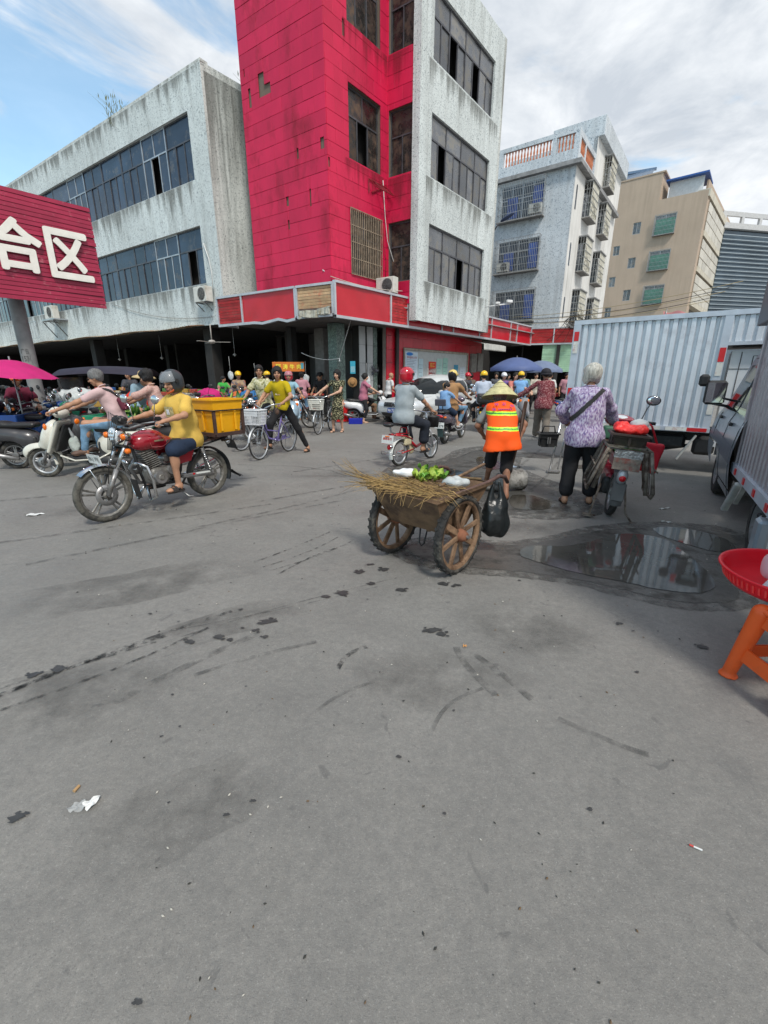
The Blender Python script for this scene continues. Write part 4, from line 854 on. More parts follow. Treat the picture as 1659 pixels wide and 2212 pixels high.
# ---- far office block with louvres
off=thing('office_block','distant grey office block wrapped in white horizontal louvres, at the right edge','building',loc=(48,64,0))
FO=Fr((42.6,62.0),78);b=MB();FO.box(b,0.6,16,.5,10,0,19.3,mat('office_glass',(.07,.10,.13),rough=.15,var=.3,vs=.3,wc=True,spec=.8));obj('glass_body',b,off)
b=MB();FO.box(b,0,16,0,10,19.4,20.0,mat('office_white',(.5,.5,.5),rough=.6,wc=True));FO.box(b,0,12,.5,.8,20.9,21.4,mat('office_white'))
for k in range(5):FO.box(b,.2+k*2.8,.6+k*2.8,.5,.8,20.0,20.9,mat('office_white'))
obj('roof_frame',b,off);kb=MB();kb.box((0,0,0),(16,.18,.07),mat('louvre_white',(.36,.42,.46),rough=.4,wc=True));lm_=kb.mesh('louvre')
for k in range(22):obj('louvre',lm_,off,loc=FO.p(8.2,.1,8.2+k*.5),rot=Matrix(FO.R.tolist()))
b=MB();FO.box(b,-.3,.4,.2,1,6,19,mat('dark_net',(.05,.07,.07),rough=.9,wc=True));obj('net_strip',b,off)
# ---- billboard
FS=Fr((-7.07,12.0),38.5)
bd=thing('billboard','tilted red slatted billboard with two large white characters on a grey post, at the left','billboard',loc=(-8.75,11.2,0))
sb=mat('billboard_red',(.34,.02,.06),rough=.4,var=.15,vs=2,wc=True,rnd=.08,dirt=(.62,.35,.36),dirt_amt=.1,dirt_s=7)
b=MB();FS.box(b,-4.4,0,.05,.10,3.18,5.38,mat('billboard_gap',(.10,.008,.015),wc=True));FS.box(b,-4.4,0,.1,.3,3.3,5.2,alu);obj('backing',b,bd)
for k in range(24):pane(FS,bd,-4.42,0.01,3.17+k*.092,3.25+k*.092,.03,sb,'slat',.03)
wl=mat('letter_white',(.78,.76,.70),rough=.5,var=.06,wc=True)
def stroke3(bm,fr,pts,wd,s0,z0,k):
    for a,e in zip(pts,pts[1:]):bm.bar(fr.p(s0+a[0]*k,-.05,z0+a[1]*k),fr.p(s0+e[0]*k,-.05,z0+e[1]*k),.07,wd*k,wl,up=fr.n.cross(V((e[0]-a[0],0,e[1]-a[1])))if 0 else(0,0,1))
def glyph(ch,s,z,h,wmax):
    vs,fs,(x0,x1,y0,y1)=TEXT[ch];b=MB();kz=h/(y1-y0);kx=wmax/(x1-x0);cx,cy=(x0+x1)/2,(y0+y1)/2
    for(ox,oz)in((0,0),(.030,0),(-.030,0),(0,.03),(0,-.03),(.021,.021),(-.021,-.021),(.021,-.021),(-.021,.021)):
        b.add([FS.p(s+(x-cx)*kx+ox,-.065-ox*.02-oz*.03,z+(y-cy)*kz+oz)for x,y,zz in vs],fs,wl)
        b.add([FS.p(s+(x-cx)*kx+ox,-.03,z+(y-cy)*kz+oz)for x,y,zz in vs],fs,wl)
    # side walls along the outline
    from collections import Counter
    ec=Counter(tuple(sorted((f[i],f[(i+1)%len(f)])))for f in fs for i in range(len(f)))
    for(i,j),c_ in ec.items():
        if c_==1:
            p,q=vs[i],vs[j];P=[(s+(p[0]-cx)*kx,z+(p[1]-cy)*kz),(s+(q[0]-cx)*kx,z+(q[1]-cy)*kz)]
            b.quad([FS.p(P[0][0],-.064,P[0][1]),FS.p(P[1][0],-.064,P[1][1]),FS.p(P[1][0],.0,P[1][1]),FS.p(P[0][0],.0,P[0][1])],wl)
    return b
obj('character',glyph('合',-1.62,4.27,1.0,.92),bd);obj('character',glyph('区',-.62,4.24,.98,.82),bd)
b=MB();pmt=mat('post_grey',(.22,.22,.22),rough=.6,var=.15,wc=True);b.cyl((-8.72,11.2,0),(-8.72,11.2,3.5),.155,pmt,n=16);obj('post',b,bd)
b=MB();dk=mat('stencil_dark',(.06,.06,.06),var=0)
for(z,h)in((2.1,.12),(1.93,.12)):b.text('广告' if z>2 else '1571',(-8.66,11.2-.157,z),h,dk,right=(.8,.6,0)if 0 else(1,0,0),wmax=.2)
for z in(1.78,1.74,1.62):b.box((-8.68,11.2-.157,z),(.13,.006,.015),dk)
obj('stencil',b,bd)
# air conditioners on walls
aircon(0,'white air conditioner on the speckled wall beside the left end of the red fascia',FL,.9,-.42,4.36)
aircon(0,'white air conditioner standing on the red fascia below the barred tower window',T2,-.4,-.75,4.5)
aircon(0,'old air conditioner on a steel shelf under the billboard',FL,14.7,-.6,4.65,1.1,.65)
b=MB()
for s_ in(14.0,15.4):b.bar(FL.p(s_,-.7,4.5),FL.p(s_+.35,0,3.75),.035,.035,alu);b.bar(FL.p(s_,-.7,4.55),FL.p(s_,0,4.55),.03,.03,alu)
FL.box(b,13.9,15.6,-.7,0,4.56,4.63,alul);t=obj('wall_shelf',b,None,'steel shelf with slanting struts on the speckled wall under the billboard','shelf')
b=MB()
for k in range(12):FL.box(b,17+k*.4,17.03+k*.4,-.5,-.48,3.75,4.65,alul)
for z in(3.75,4.65):FL.box(b,16.9,21.8,-.51,-.47,z,z+.03,alul)
obj('railing',b,None,'thin steel railing above the market eaves at the left edge','railing')
# wires, conduits, bits on the facades
wire=mat('cable_black',(.02,.02,.02),rough=.6,var=0);wwire=mat('cable_white',(.6,.6,.58),rough=.6,var=0)
def sag(p0,p1,d,n=14):p0,p1=V(p0),V(p1);return[p0.lerp(p1,i/n)-V((0,0,d*4*(i/n)*(1-i/n)))for i in range(n+1)]
def cable(pts,r,m,label):b=MB();b.tube(pts,r,m,5);return obj('cable',b,None,label,'cable')
cable([TR.p(2.75,-.04,8.3),TR.p(2.85,-.06,7.2),TR.p(2.95,-.1,6.4),TR.p(3.3,-.2,5.6),TR.p(3.8,-.25,4.9),TR.p(4.3,-.3,4.45)],.014,wwire,'white cable hanging down the inner corner of the red tower')
cable([TR.p(2.8,-.03,6.9),TR.p(2.7,-.12,6.2),TR.p(2.95,-.03,5.8),TR.p(2.88,-.06,5.0)],.012,mat('cable_red',(.3,.03,.03),var=0),'red cable looped beside the barred tower window')
cable([FL.p(.84,-.03,6.46),FL.p(.58,-.06,5.9),FL.p(.5,-.05,5.4),FL.p(.45,-.1,4.8)],.022,wwire,'white pipe running down to the air conditioner beside the red fascia')
cable(sag(FL.p(8.7,-.04,5.0),FL.p(.7,-.05,3.85),.3),.01,mat('cable_grey',(.25,.25,.24),var=0),'thin grey cable sagging along the speckled wall above the market eaves')
cable(sag(TR.p(-.1,-.05,4.75),T2.p(-.9,-.3,4.6),.1),.012,mat('cable_pale',(.5,.45,.4),var=0),'pale cable strung across the foot of the red tower')
b=MB();b.bar(TL.p(.35,-.05,5.0),TR.p(.6,-.35,4.4),.03,.03,fst);obj('steel_rod',b,None,'thin steel rod leaning from the tower corner onto the fascia','rod')
for i in range(5):
    cable(sag(FE2.p(-1.0,.1,4.6+.1*i),(16.5,24.0-i*.5,5.2+.13*i),.25+.1*(i%2)),.014,wire if i%2 else mat('cable_tan',(.32,.26,.15),var=0),['topmost','second highest','middle','second lowest','lowest'][4-i]+' overhead cable strung across the street behind the big truck')
b=MB();rr=random.Random(5)
for i in range(9):c_=V((11.0,26.6,4.55));b.tube([c_+V((.5*math.cos(a+i)*rr.uniform(.6,1),.1*i,.35*math.sin(a+i)*rr.uniform(.5,1.2)))for a in[2*math.pi*k/14 for k in range(14)]],.013,wire,5,closed=True)
for i in range(7):b.tube(sag((10.4+.2*i,26.6,4.6),(9.6+.5*i,27.2,3.6+rr.uniform(-.2,.2)),.1),.012,wire,4)
b.ell((11.1,26.6,4.25),(.22,.15,.2),wire);obj('cable_bundle',b,None,'tangled bundle of black cables above the green shutter','cable bundle')
t=thing('street_light','dark street lamp head on a thin arm beside the white block','street lamp',loc=(5.9,26.6,0));b=MB();b.tube([(5.7,27,8.6),(5.9,26.6,9.0),(6.1,26.3,9.3)],.04,alu,6);obj('arm',b,t);b=MB();b.ell((6.42,25.9,9.45),(.42,.15,.09),mat('lamp_blue',(.05,.07,.14),rough=.4),euler(0,-20,-40));obj('lamp_head',b,t)
t=thing('security_camera','white security camera on a horizontal pole above the red fascia end','camera',loc=(5.3,22,4.7));b=MB();b.tube([(4.75,22.2,4.66),(5.9,22,4.78)],.03,mat('white_pipe',(.7,.7,.7),rough=.5),8);obj('pole',b,t);b=MB();b.box((5.82,21.95,4.86),(.3,.13,.12),mat('white_pipe'),RZ(20),.02);b.box((5.3,22,4.8),(.2,.1,.1),mat('white_pipe'),None,.02);obj('camera_body',b,t)
# grass tufts on the roofs
gs=mat('dry_grass',(.16,.17,.08),rough=.9,var=.3)
for nm,c_,n_,h_,lb_ in(('roof_weed',FL.p(6.1,.1,11.75),26,1.3,'wiry dry weed growing over the speckled parapet'),('roof_weed',FLr.p(2.0,.1,11.85),26,.7,'thin weeds on the parapet next to the red tower')):
    b=MB();rr=random.Random(len(lb_))
    for i in range(n_):
        a=rr.uniform(0,6.28);L_=h_*rr.uniform(.4,1);o_=V((rr.uniform(-.25,.25),rr.uniform(-.1,.1),rr.uniform(-.25,.0)));d_=V((math.cos(a)*.5,math.sin(a)*.3,1))
        b.tube([c_+o_,c_+o_+d_*L_*.5,c_+o_+d_*L_*.9+V((math.cos(a),math.sin(a),-.2))*L_*.25],[.009,.006,.002],gs,3)
        q=c_+o_+d_*L_*.7;b.add([q,q+V((.02,0,.10)),q+V((-.01,0,.2)),q+V((-.025,.01,.08))],[(0,1,2,3)],gs)
    obj(nm,b,None,lb_,'weed')
# ================================================================ PEOPLE
skinA=mat('skin_tan',(.42,.225,.14),rough=.5,var=.1,vs=14,spec=.4);skinB=mat('skin_brown',(.27,.13,.08),rough=.55,var=.14,vs=14,spec=.35);skinC=mat('skin_fair',(.55,.33,.23),rough=.5,var=.07,vs=14,spec=.4)
lipm=mat('lips',(.32,.10,.08),rough=.5,var=0);eyem=mat('eye_dark',(.02,.015,.012),rough=.2,var=0);browm=mat('brow',(.05,.035,.03),rough=.8,var=0)
hairK=mat('hair_black',(.008,.007,.007),rough=.6,var=.3,vs=60,bump=.6,bs=120,stretch=(1,1,.25));hairG=mat('hair_grey',(.13,.13,.13),rough=.6,var=.5,vs=50,bump=.6,bs=120,stretch=(1,1,.25));hairW=mat('hair_white',(.50,.485,.43),rough=.7,var=.5,vs=55,bump=.7,bs=110,stretch=(1,1,.2))
sole=mat('sandal_dark',(.03,.026,.024),rough=.7,var=.2);shoeW=mat('shoe_white',(.55,.55,.55),rough=.6,var=.2)
_T={}
def tpl_head(h):
    if('head',h)in _T:return _T['head',h]
    f=Field(h,.018)
    f.ell((0,-.005,.025),(.074,.094,.088)).ell((0,.022,-.035),(.058,.070,.078)).ell((0,.05,-.088),(.032,.03,.028)).ell((0,.088,.018),(.045,.015,.012),k=.02)
    f.cap((0,.086,.008),(0,.112,-.028),.009,.014,k=.012).ell((0,.102,-.03),(.018,.012,.009),k=.008)
    f.ell((.033,.098,.0),(.017,.014,.011),op='s',k=.012).ell((-.033,.098,.0),(.017,.014,.011),op='s',k=.012)
    f.ell((.031,.078,-.001),(.014,.013,.010),k=.003).ell((-.031,.078,-.001),(.014,.013,.010),k=.003)
    f.ell((0,.092,-.062),(.024,.012,.009),k=.008).ell((.04,.062,-.035),(.022,.02,.022),k=.02).ell((-.04,.062,-.035),(.022,.02,.022),k=.02)
    for s_ in(-1,1):f.ell((s_*.077,-.008,-.01),(.009,.020,.030),rotm('Z',14*s_),k=.006)
    vs,fs=f.arrays();c=vs[fs].mean(1);k=np.zeros(len(fs),int)
    ax_=np.abs(c[:,0]);k[(c[:,1]>.082)&(ax_<.023)&(np.abs(c[:,2]+.062)<.008)]=1
    k[(c[:,1]>.066)&(np.abs(ax_-.032)<.014)&(np.abs(c[:,2]+.001)<.0055)]=2
    k[(c[:,1]>.06)&(np.abs(ax_-.034)<.019)&(np.abs(c[:,2]-.025+.08*(ax_-.034)**2*20)<.0055)]=3
    _T['head',h]=(vs,fs,k);return _T['head',h]
def tpl_hand(kind,h):
    """right hand: wrist at the origin, fingers along +y, palm to -z, thumb on the -x side"""
    if(kind,h)in _T:return _T[kind,h]
    f=Field(h,.008);f.rbox((0,.052,0),(.078,.085,.028),.013).cap((0,-.02,0),(0,.02,0),.026,.028)
    L_=(.072,.080,.074,.058);X_=(-.029,-.0095,.010,.029)
    for x,L0_ in zip(X_,L_):
        a1,a2,a3={'grip':(62,80,60),'relax':(18,25,20),'flat':(4,6,4)}[kind];p=np.array([x,.09,0.]);ang=0
        for k,(a,fr_)in enumerate(((a1,.46),(a2,.31),(a3,.23))):
            ang+=a;q=p+np.array([x*.06,math.cos(R(ang)),-math.sin(R(ang))])*L0_*fr_;f.cap(p,q,.0092-.0008*k,.0085-.0008*k,k=.003);p=q
    t0=np.array([-.03,.022,-.004]);t1=t0+np.array([-.030,.030,-.012]);t2=t1+(np.array([.012,.022,-.022])if kind=='grip' else np.array([-.008,.032,-.006]))
    f.cap(t0,t1,.015,.0115,k=.01).cap(t1,t2,.0112,.009,k=.004)
    vs,fs=f.arrays();_T[kind,h]=(vs,fs,None);return _T[kind,h]
def _hair_field(style,h):
    f=Field(h,.012)
    if style=='bald':return None
    f.ell((0,-.016,.036),(.090,.108,.098))
    if style in('bob','perm','long','bun','pony','ladyshort'):
        f.ell((0,-.04,-.015),(.080,.066,.085 if style!='ladyshort' else.065),k=.03)
    if style in('bob','ladyshort'):
        q_=.085 if style=='bob' else.07
        f.ell((.068,-.01,-.04),(.032,.06,q_),k=.03).ell((-.068,-.01,-.04),(.032,.06,q_),k=.03).ell((0,.055,.05),(.07,.045,.05),k=.03).ell((0,-.05,.03),(.095,.085,.10),k=.03)
    if style=='perm':f.ell((0,-.025,.045),(.100,.108,.098)).ell((.066,-.01,-.02),(.036,.06,.06)).ell((-.066,-.01,-.02),(.036,.06,.06)).ell((0,.06,.065),(.07,.045,.04),k=.03).wrinkle(.0035,(90,85,80),1)
    if style=='long':f.cap((0,-.07,0),(0,-.09,-.26),.06,.035)
    if style=='pony':f.cap((0,-.10,.02),(0,-.13,-.16),.032,.018)
    if style=='bun':f.ell((0,-.115,.02),(.04,.035,.04))
    if style in('short','greyshort','bun','pony','boy'):f.ell((0,-.055,-.01),(.073,.045,.06),k=.02)
    if style in('short','boy'):f.ell((0,.052,.066),(.07,.045,.04),k=.02)
    if style in('short','bun','pony','greyshort'):f.ell((.07,-.03,-.005),(.022,.045,.04),k=.02).ell((-.07,-.03,-.005),(.022,.045,.04),k=.02)
    f.wrinkle(.0022,(120,110,60),4)
    # clear the face
    f.ell((0,.128,-.034),(.064 if style!='bob' else.052,.085,.076),op='s',k=.02)
    if style in('short','greyshort','boy'):f.rbox((0,.03,-.075),(.3,.115,.12),.02,op='s',k=.01)
    return f
def tpl_hair(style,h):
    if('hair',style,h)in _T:return _T['hair',style,h]
    f=_hair_field(style,h);r_=None
    if f is not None:vs,fs=f.arrays();r_=(vs,fs,None)
    _T['hair',style,h]=r_;return r_
def put(mb,tpl,Rm,t,mats,mirror=False,scale=1.):
    vs,fs,k=tpl;vs=vs*scale
    if mirror:vs=vs*np.array([-1,1,1]);fs=fs[:,::-1]
    vs=vs@np.asarray(Rm).T+np.asarray(t);b=len(mb.v)
    mb.v.extend(map(tuple,vs.tolist()))
    for i,m in enumerate(mats):
        q=fs if k is None else fs[k==i]
        if not len(q):continue
        if m not in mb.mats:mb.mats.append(m)
        mb.f.extend(map(tuple,(q+b).tolist()));mb.mi.extend([mb.mats.index(m)]*len(q));mb.sm.extend([True]*len(q))
        if k is None:break
def ik(a,b,L1,L2,pole):
    a,b=np.array(a,float),np.array(b,float);d=b-a;D=np.linalg.norm(d);s_=1.
    if D>(L1+L2)*.999:s_=D/((L1+L2)*.999);L1*=s_;L2*=s_
    u=d/D;x=(L1*L1-L2*L2+D*D)/(2*D);y=math.sqrt(max(L1*L1-x*x,0));p=np.array(pole,float);p=p-u*(p@u);n=np.linalg.norm(p)
    p=p/n if n>1e-6 else np.array([0,0,1.]);return a+u*x+p*y
def basis(fwd,up):
    y=np.array(fwd,float);y/=np.linalg.norm(y);x=np.cross(y,np.array(up,float));x/=np.linalg.norm(x);z=np.cross(x,y);return np.stack([x,y,z],1)
def person(label,pel=(0,0,.9),lean=5,lean2=None,twist=0,side=0,head=(0,0),hands=None,feet=None,knee=None,elbow=None,S=1.,fat=1.,skin=skinA,hair='short',hairm=hairK,
           top=None,sleeve=.45,hem=.10,loose=.012,bottom=None,blen=1.,bloose=.012,shoe='sandal',shoem=None,skirt=0.,hat=None,hatm=None,h=.014,grip=('relax','relax'),face=True,group=None,armin=0.,footdir=0,vest=None,name='person',strap=None):
    t=thing(name,label,'person',group)
    pel=np.array(pel,float);lean2=lean if lean2 is None else lean2
    R1=rotm('Y',side)@rotm('X',-lean);R2=RZ(-twist)@rotm('Y',side)@rotm('X',-lean2)
    U1,F1=R1[:,2],R1[:,1];U2,F2,X2=R2[:,2],R2[:,1],R2[:,0];X1=np.array([1,0,0.])
    mid=pel+U1*.20*S;chest=mid+U2*.17*S;neck=mid+U2*.325*S;shc=mid+U2*.265*S
    sh=[shc-X2*.165*S*(.95+.05*fat),shc+X2*.165*S*(.95+.05*fat)];hip=[pel-X1*.085*S-U1*.03*S,pel+X1*.085*S-U1*.03*S]
    Rh=RZ(-head[1]-twist)@rotm('X',-head[0]);hc=neck+(Rh[:,2]*.5+U2*.5)*.155*S+Rh[:,1]*.018*S
    LA,LF,LT,LS=.275*S,.245*S,.41*S,.41*S
    if hands is None:hands=[sh[0]+np.array([-.08,.03,-.5])*S,sh[1]+np.array([.08,.03,-.5])*S]
    if feet is None:feet=[(-.1*S,0,0),(.1*S,0,0)]
    hands=[np.array(q,float)for q in hands];fp=[np.array(q,float)for q in feet];ank=[q+np.array([0,0,.085*S])for q in fp]
    elbow=elbow or[(-.45,-.5,-.75),(.45,-.5,-.75)];knee=knee or[(-.12,1,.15),(.12,1,.15)]
    if isinstance(knee[0],(int,float)):knee=[knee,knee]
    el=[ik(sh[i],hands[i],LA,LF,elbow[i])for i in(0,1)];kn=[ik(hip[i],ank[i],LT,LS,knee[i])for i in(0,1)]
    B=MB();f=Field(h,.03*S)
    def torso(f,e,fa):
        f.ell(pel,np.array((.150,.110,.115))*S*fa+e,R1).ell(mid,np.array((.128,.095,.125))*S*fa+e,R2).ell(chest+F2*.01,np.array((.148,.100,.145))*S*fa+e,R2)
        f.cap(sh[0]+X2*.03-U2*.005,sh[1]-X2*.03-U2*.005,.048*S+e*.6,.048*S+e*.6)
    torso(f,0,fat);f.cap(neck-U2*.03,hc-Rh[:,2]*.04*S,.050*S,.046*S)
    for i in(0,1):
        sg=(-1,1)[i]
        f.cap(sh[i],el[i],.047*S*(.7+.3*fat),.036*S).cap(el[i],hands[i],.036*S,.024*S).ell(el[i]*.62+hands[i]*.38,(.034*S,)*3)
        f.cap(hip[i],kn[i],.082*S*fat,.052*S).cap(kn[i],ank[i],.048*S,.033*S);c_=kn[i]*.68+ank[i]*.32;f.ell(c_+np.array([0,-.018,0])*S,(.047*S,.05*S,.09*S))
        fd=R(footdir)if not isinstance(footdir,(tuple,list))else R(footdir[i]);fv=np.array([math.sin(fd)+.12*sg,math.cos(fd),0]);fv/=np.linalg.norm(fv)
        q=fp[i];f.ell(q+np.array([0,0,.045])*S-fv*.02*S,(.034*S,.036*S,.045*S)).cap(q+np.array([0,0,.045])*S,q+fv*.13*S+np.array([0,0,.022])*S,.034*S,.022*S)
        f.ell(q+fv*.13*S+np.array([0,0,.02])*S,(.043*S,.055*S,.02*S),basis(fv,(0,0,1)))
    f.mesh(B,skin)
    put(B,tpl_head(.005 if h<.013 else(.007 if h<.018 else.010)),Rh*S,hc,[skin,lipm,eyem,browm]if face else[skin,skin,eyem,skin])
    for i in(0,1):
        d=hands[i]-el[i];d=d/np.linalg.norm(d);g_=grip[i]if isinstance(grip,(tuple,list))else grip
        upv=(0,0,1)if g_=='grip' or abs(d[2])<.6 else(-1 if i==0 else 1,0,0)
        if g_=='grip':fw=np.array([d[0],d[1],max(-.25,min(.25,d[2]))])
        else:fw=d
        put(B,tpl_hand(g_,.004 if h<.013 else.007),basis(fw,upv)*S,hands[i]+d*.01,[skin],mirror=(i==0))
    body=obj('body',B,t)
    # trousers, shorts or skirt
    if bottom is not None:
        g=Field(h,.035*S);wv=bloose
        g.ell(pel+U1*.0,np.array((.150,.110,.115))*S*fat+wv,R1)
        if skirt:
            kc=(kn[0]+kn[1])/2;g.cap(pel-U1*.02,pel*.4+kc*.6,.135*S,.16*S*skirt).cap(pel*.4+kc*.6,kc*.55+(ank[0]+ank[1])/2*.45,.16*S*skirt,.19*S*skirt)
            g.cut((kc*(1-.5*(blen-.5)*2)+(ank[0]+ank[1])/2*(blen-.5))if blen>.5 else kc,(0,0,-1))
        else:
            for i in(0,1):
                e_=min(1.,blen*2);g.cap(hip[i],hip[i]+(kn[i]-hip[i])*e_,.084*S*fat+wv,.055*S+wv+(.012 if blen<=.5 else 0))
                if blen>.5:k2=(blen-.5)*2;g.cap(kn[i],kn[i]+(ank[i]+np.array([0,0,-.02])-kn[i])*k2,.054*S+wv,.045*S+wv-.01*(k2>.7)+(.018 if wv>.02 else 0))
        g.cut(pel+U1*(.11 if(hem<.1 or top is None)else.015)*S,U1);g.wrinkle(.0032,(26,31,45),3);b=MB();g.mesh(b,bottom);obj('skirt' if skirt else('shorts' if blen<=.5 else 'trousers'),b,t)
    if top is not None:
        g=Field(h,.028*S);lo_=max(loose,bloose+.010)if hem>=.1 else loose
        g.ell(pel,np.array((.152,.118,.12))*S*fat+lo_,R1,k=.06).ell(mid,np.array((.136,.108,.135))*S*fat+loose*1.25,R2,k=.07).ell(chest+F2*.01,np.array((.148,.104,.145))*S*fat+loose,R2,k=.06)
        g.cap(sh[0]+X2*.03-U2*.005,sh[1]-X2*.03-U2*.005,.048*S+loose*.6)
        if skirt and skirt>0 and top is bottom:pass
        for i in(0,1):
            a1=min(1.,sleeve*(1.75 if sleeve<.5 else 2));g.cap(sh[i],sh[i]+(el[i]-sh[i])*a1,.050*S+loose*.45,.041*S+loose*.55+(.010 if sleeve<=.6 else 0))
            if sleeve>.5:k2=(sleeve-.5)*2;g.cap(el[i],el[i]+(hands[i]-el[i])*k2,.044*S+loose,.034*S+loose)
        if hem>.1:g.ell(pel-U1*(hem-.08)*S,np.array((.160,.128,.12))*S*fat+lo_+.004,R1,k=.06)
        g.cut(pel-U1*hem*S,-U1);g.cap(neck+U2*.0,hc,.052*S,.055*S,op='s',k=.008);g.wrinkle(.0062,(19,25,30),len(label)%7)
        b=MB();g.mesh(b,top);obj('shirt' if not skirt else 'blouse',b,t)
        if strap:
            vs_,fs_=g.arrays();c_=vs_[fs_].mean(1);a_,e_=(sh[1],pel-X2*.17*S+U2*.16*S)if strap>0 else(sh[0],pel+X2*.17*S+U2*.2*S);a_=a_-X2*.075*S*strap;dl=(e_-a_)/np.linalg.norm(e_-a_);nn=np.cross(dl,F2);nn/=np.linalg.norm(nn);tt=(c_-a_)@dl
            sel=(np.abs((c_-a_)@nn)<.023)&(tt>-.06)&(tt<np.linalg.norm(e_-a_)+.02);f3=fs_[sel];ctr=mid+((vs_-mid)@U2)[:,None]*U2;off=vs_-ctr;off/=np.linalg.norm(off,axis=1)[:,None]+1e-9
            bs=MB();n_=len(vs_);bs.v=[tuple(q)for q in(vs_+off*.009).tolist()];bs.mats=[strap_m];bs.f=[tuple(q)for q in f3.tolist()];bs.mi=[0]*len(f3);bs.sm=[True]*len(f3);obj('bag_strap',bs,t)
        if not vest:b=MB();ra=.060*S;cn=neck+U2*.012*S;b.tube([cn+(X2*math.cos(a)+F2*math.sin(a)*1.05)*ra+U2*(.014-.03*max(0,math.sin(a)))*S for a in[2*math.pi*k/18 for k in range(18)]],.009*S,top,5,closed=True);obj('collar',b,t)
    if hairm is not None and hair!='bald':
        tp=tpl_hair(hair,.006 if h<.013 else(.008 if h<.018 else.011))
        b=MB();put(b,tp,Rh*S,hc,[hairm]);obj('hair',b,t)
    # shoes
    for i in(0,1):
        if shoe=='none':break
        fd=R(footdir)if not isinstance(footdir,(tuple,list))else R(footdir[i]);fv=np.array([math.sin(fd)+.12*(-1,1)[i],math.cos(fd),0]);fv/=np.linalg.norm(fv);q=fp[i];Bf=basis(fv,(0,0,1));m=shoem or sole
        b=MB()
        if shoe=='shoe':
            g=Field(max(.009,h*.75),.02);g.cap(q+np.array([0,0,.05])*S-fv*.01,q+fv*.13*S+np.array([0,0,.035])*S,.043*S,.034*S).ell(q+fv*.13*S+np.array([0,0,.026])*S,np.array((.047,.06,.028))*S,Bf).cut(q+np.array([0,0,.095*S]),(0,0,1)).cut(q+np.array([0,0,-.002]),(0,0,-1));g.mesh(b,m)
        else:
            pts=[(.045*math.sin(a)*(1+.1*math.cos(a)),.045+.125*-math.cos(a))for a in[2*math.pi*k/14 for k in range(14)]]
            b.prism([(x*S,y*S)for x,y in pts],(0,0,.022),m,q+np.array([0,0,-.018]),(tuple(Bf[:,0]),tuple(Bf[:,1])))
            for(y0,y1,z_)in(((.085,.12,.055),(.045,.085,.065))if shoe=='sandal' else((.07,.115,.058),)):
                vs=[]
                for k in range(9):
                    a=math.pi*k/8
                    for yy in(y0,y1):p=q+Bf@(np.array([math.cos(a)*.05,yy,math.sin(a)*z_])*S);vs.append(p)
                b.add(vs,[(2*k,2*k+1,2*k+3,2*k+2)for k in range(8)],m,True)
        obj('shoe' if shoe=='shoe' else 'sandal',b,t)
    t['_hc']=[float(x)for x in hc];J=dict(t=t,hc=hc,Rh=Rh,neck=neck,chest=chest,mid=mid,pel=pel,U2=U2,F2=F2,X2=X2,sh=sh,el=el,ha=hands,kn=kn,S=S,R2=R2,R1=R1,U1=U1)
    if hat:headgear(J,hat,hatm)
    return J
strap_m=mat('strap_black',(.02,.02,.02),rough=.7,var=.1)
visor=mat('clear_visor',(.75,.8,.85),rough=.05,var=0,alpha=.2,spec=.6)
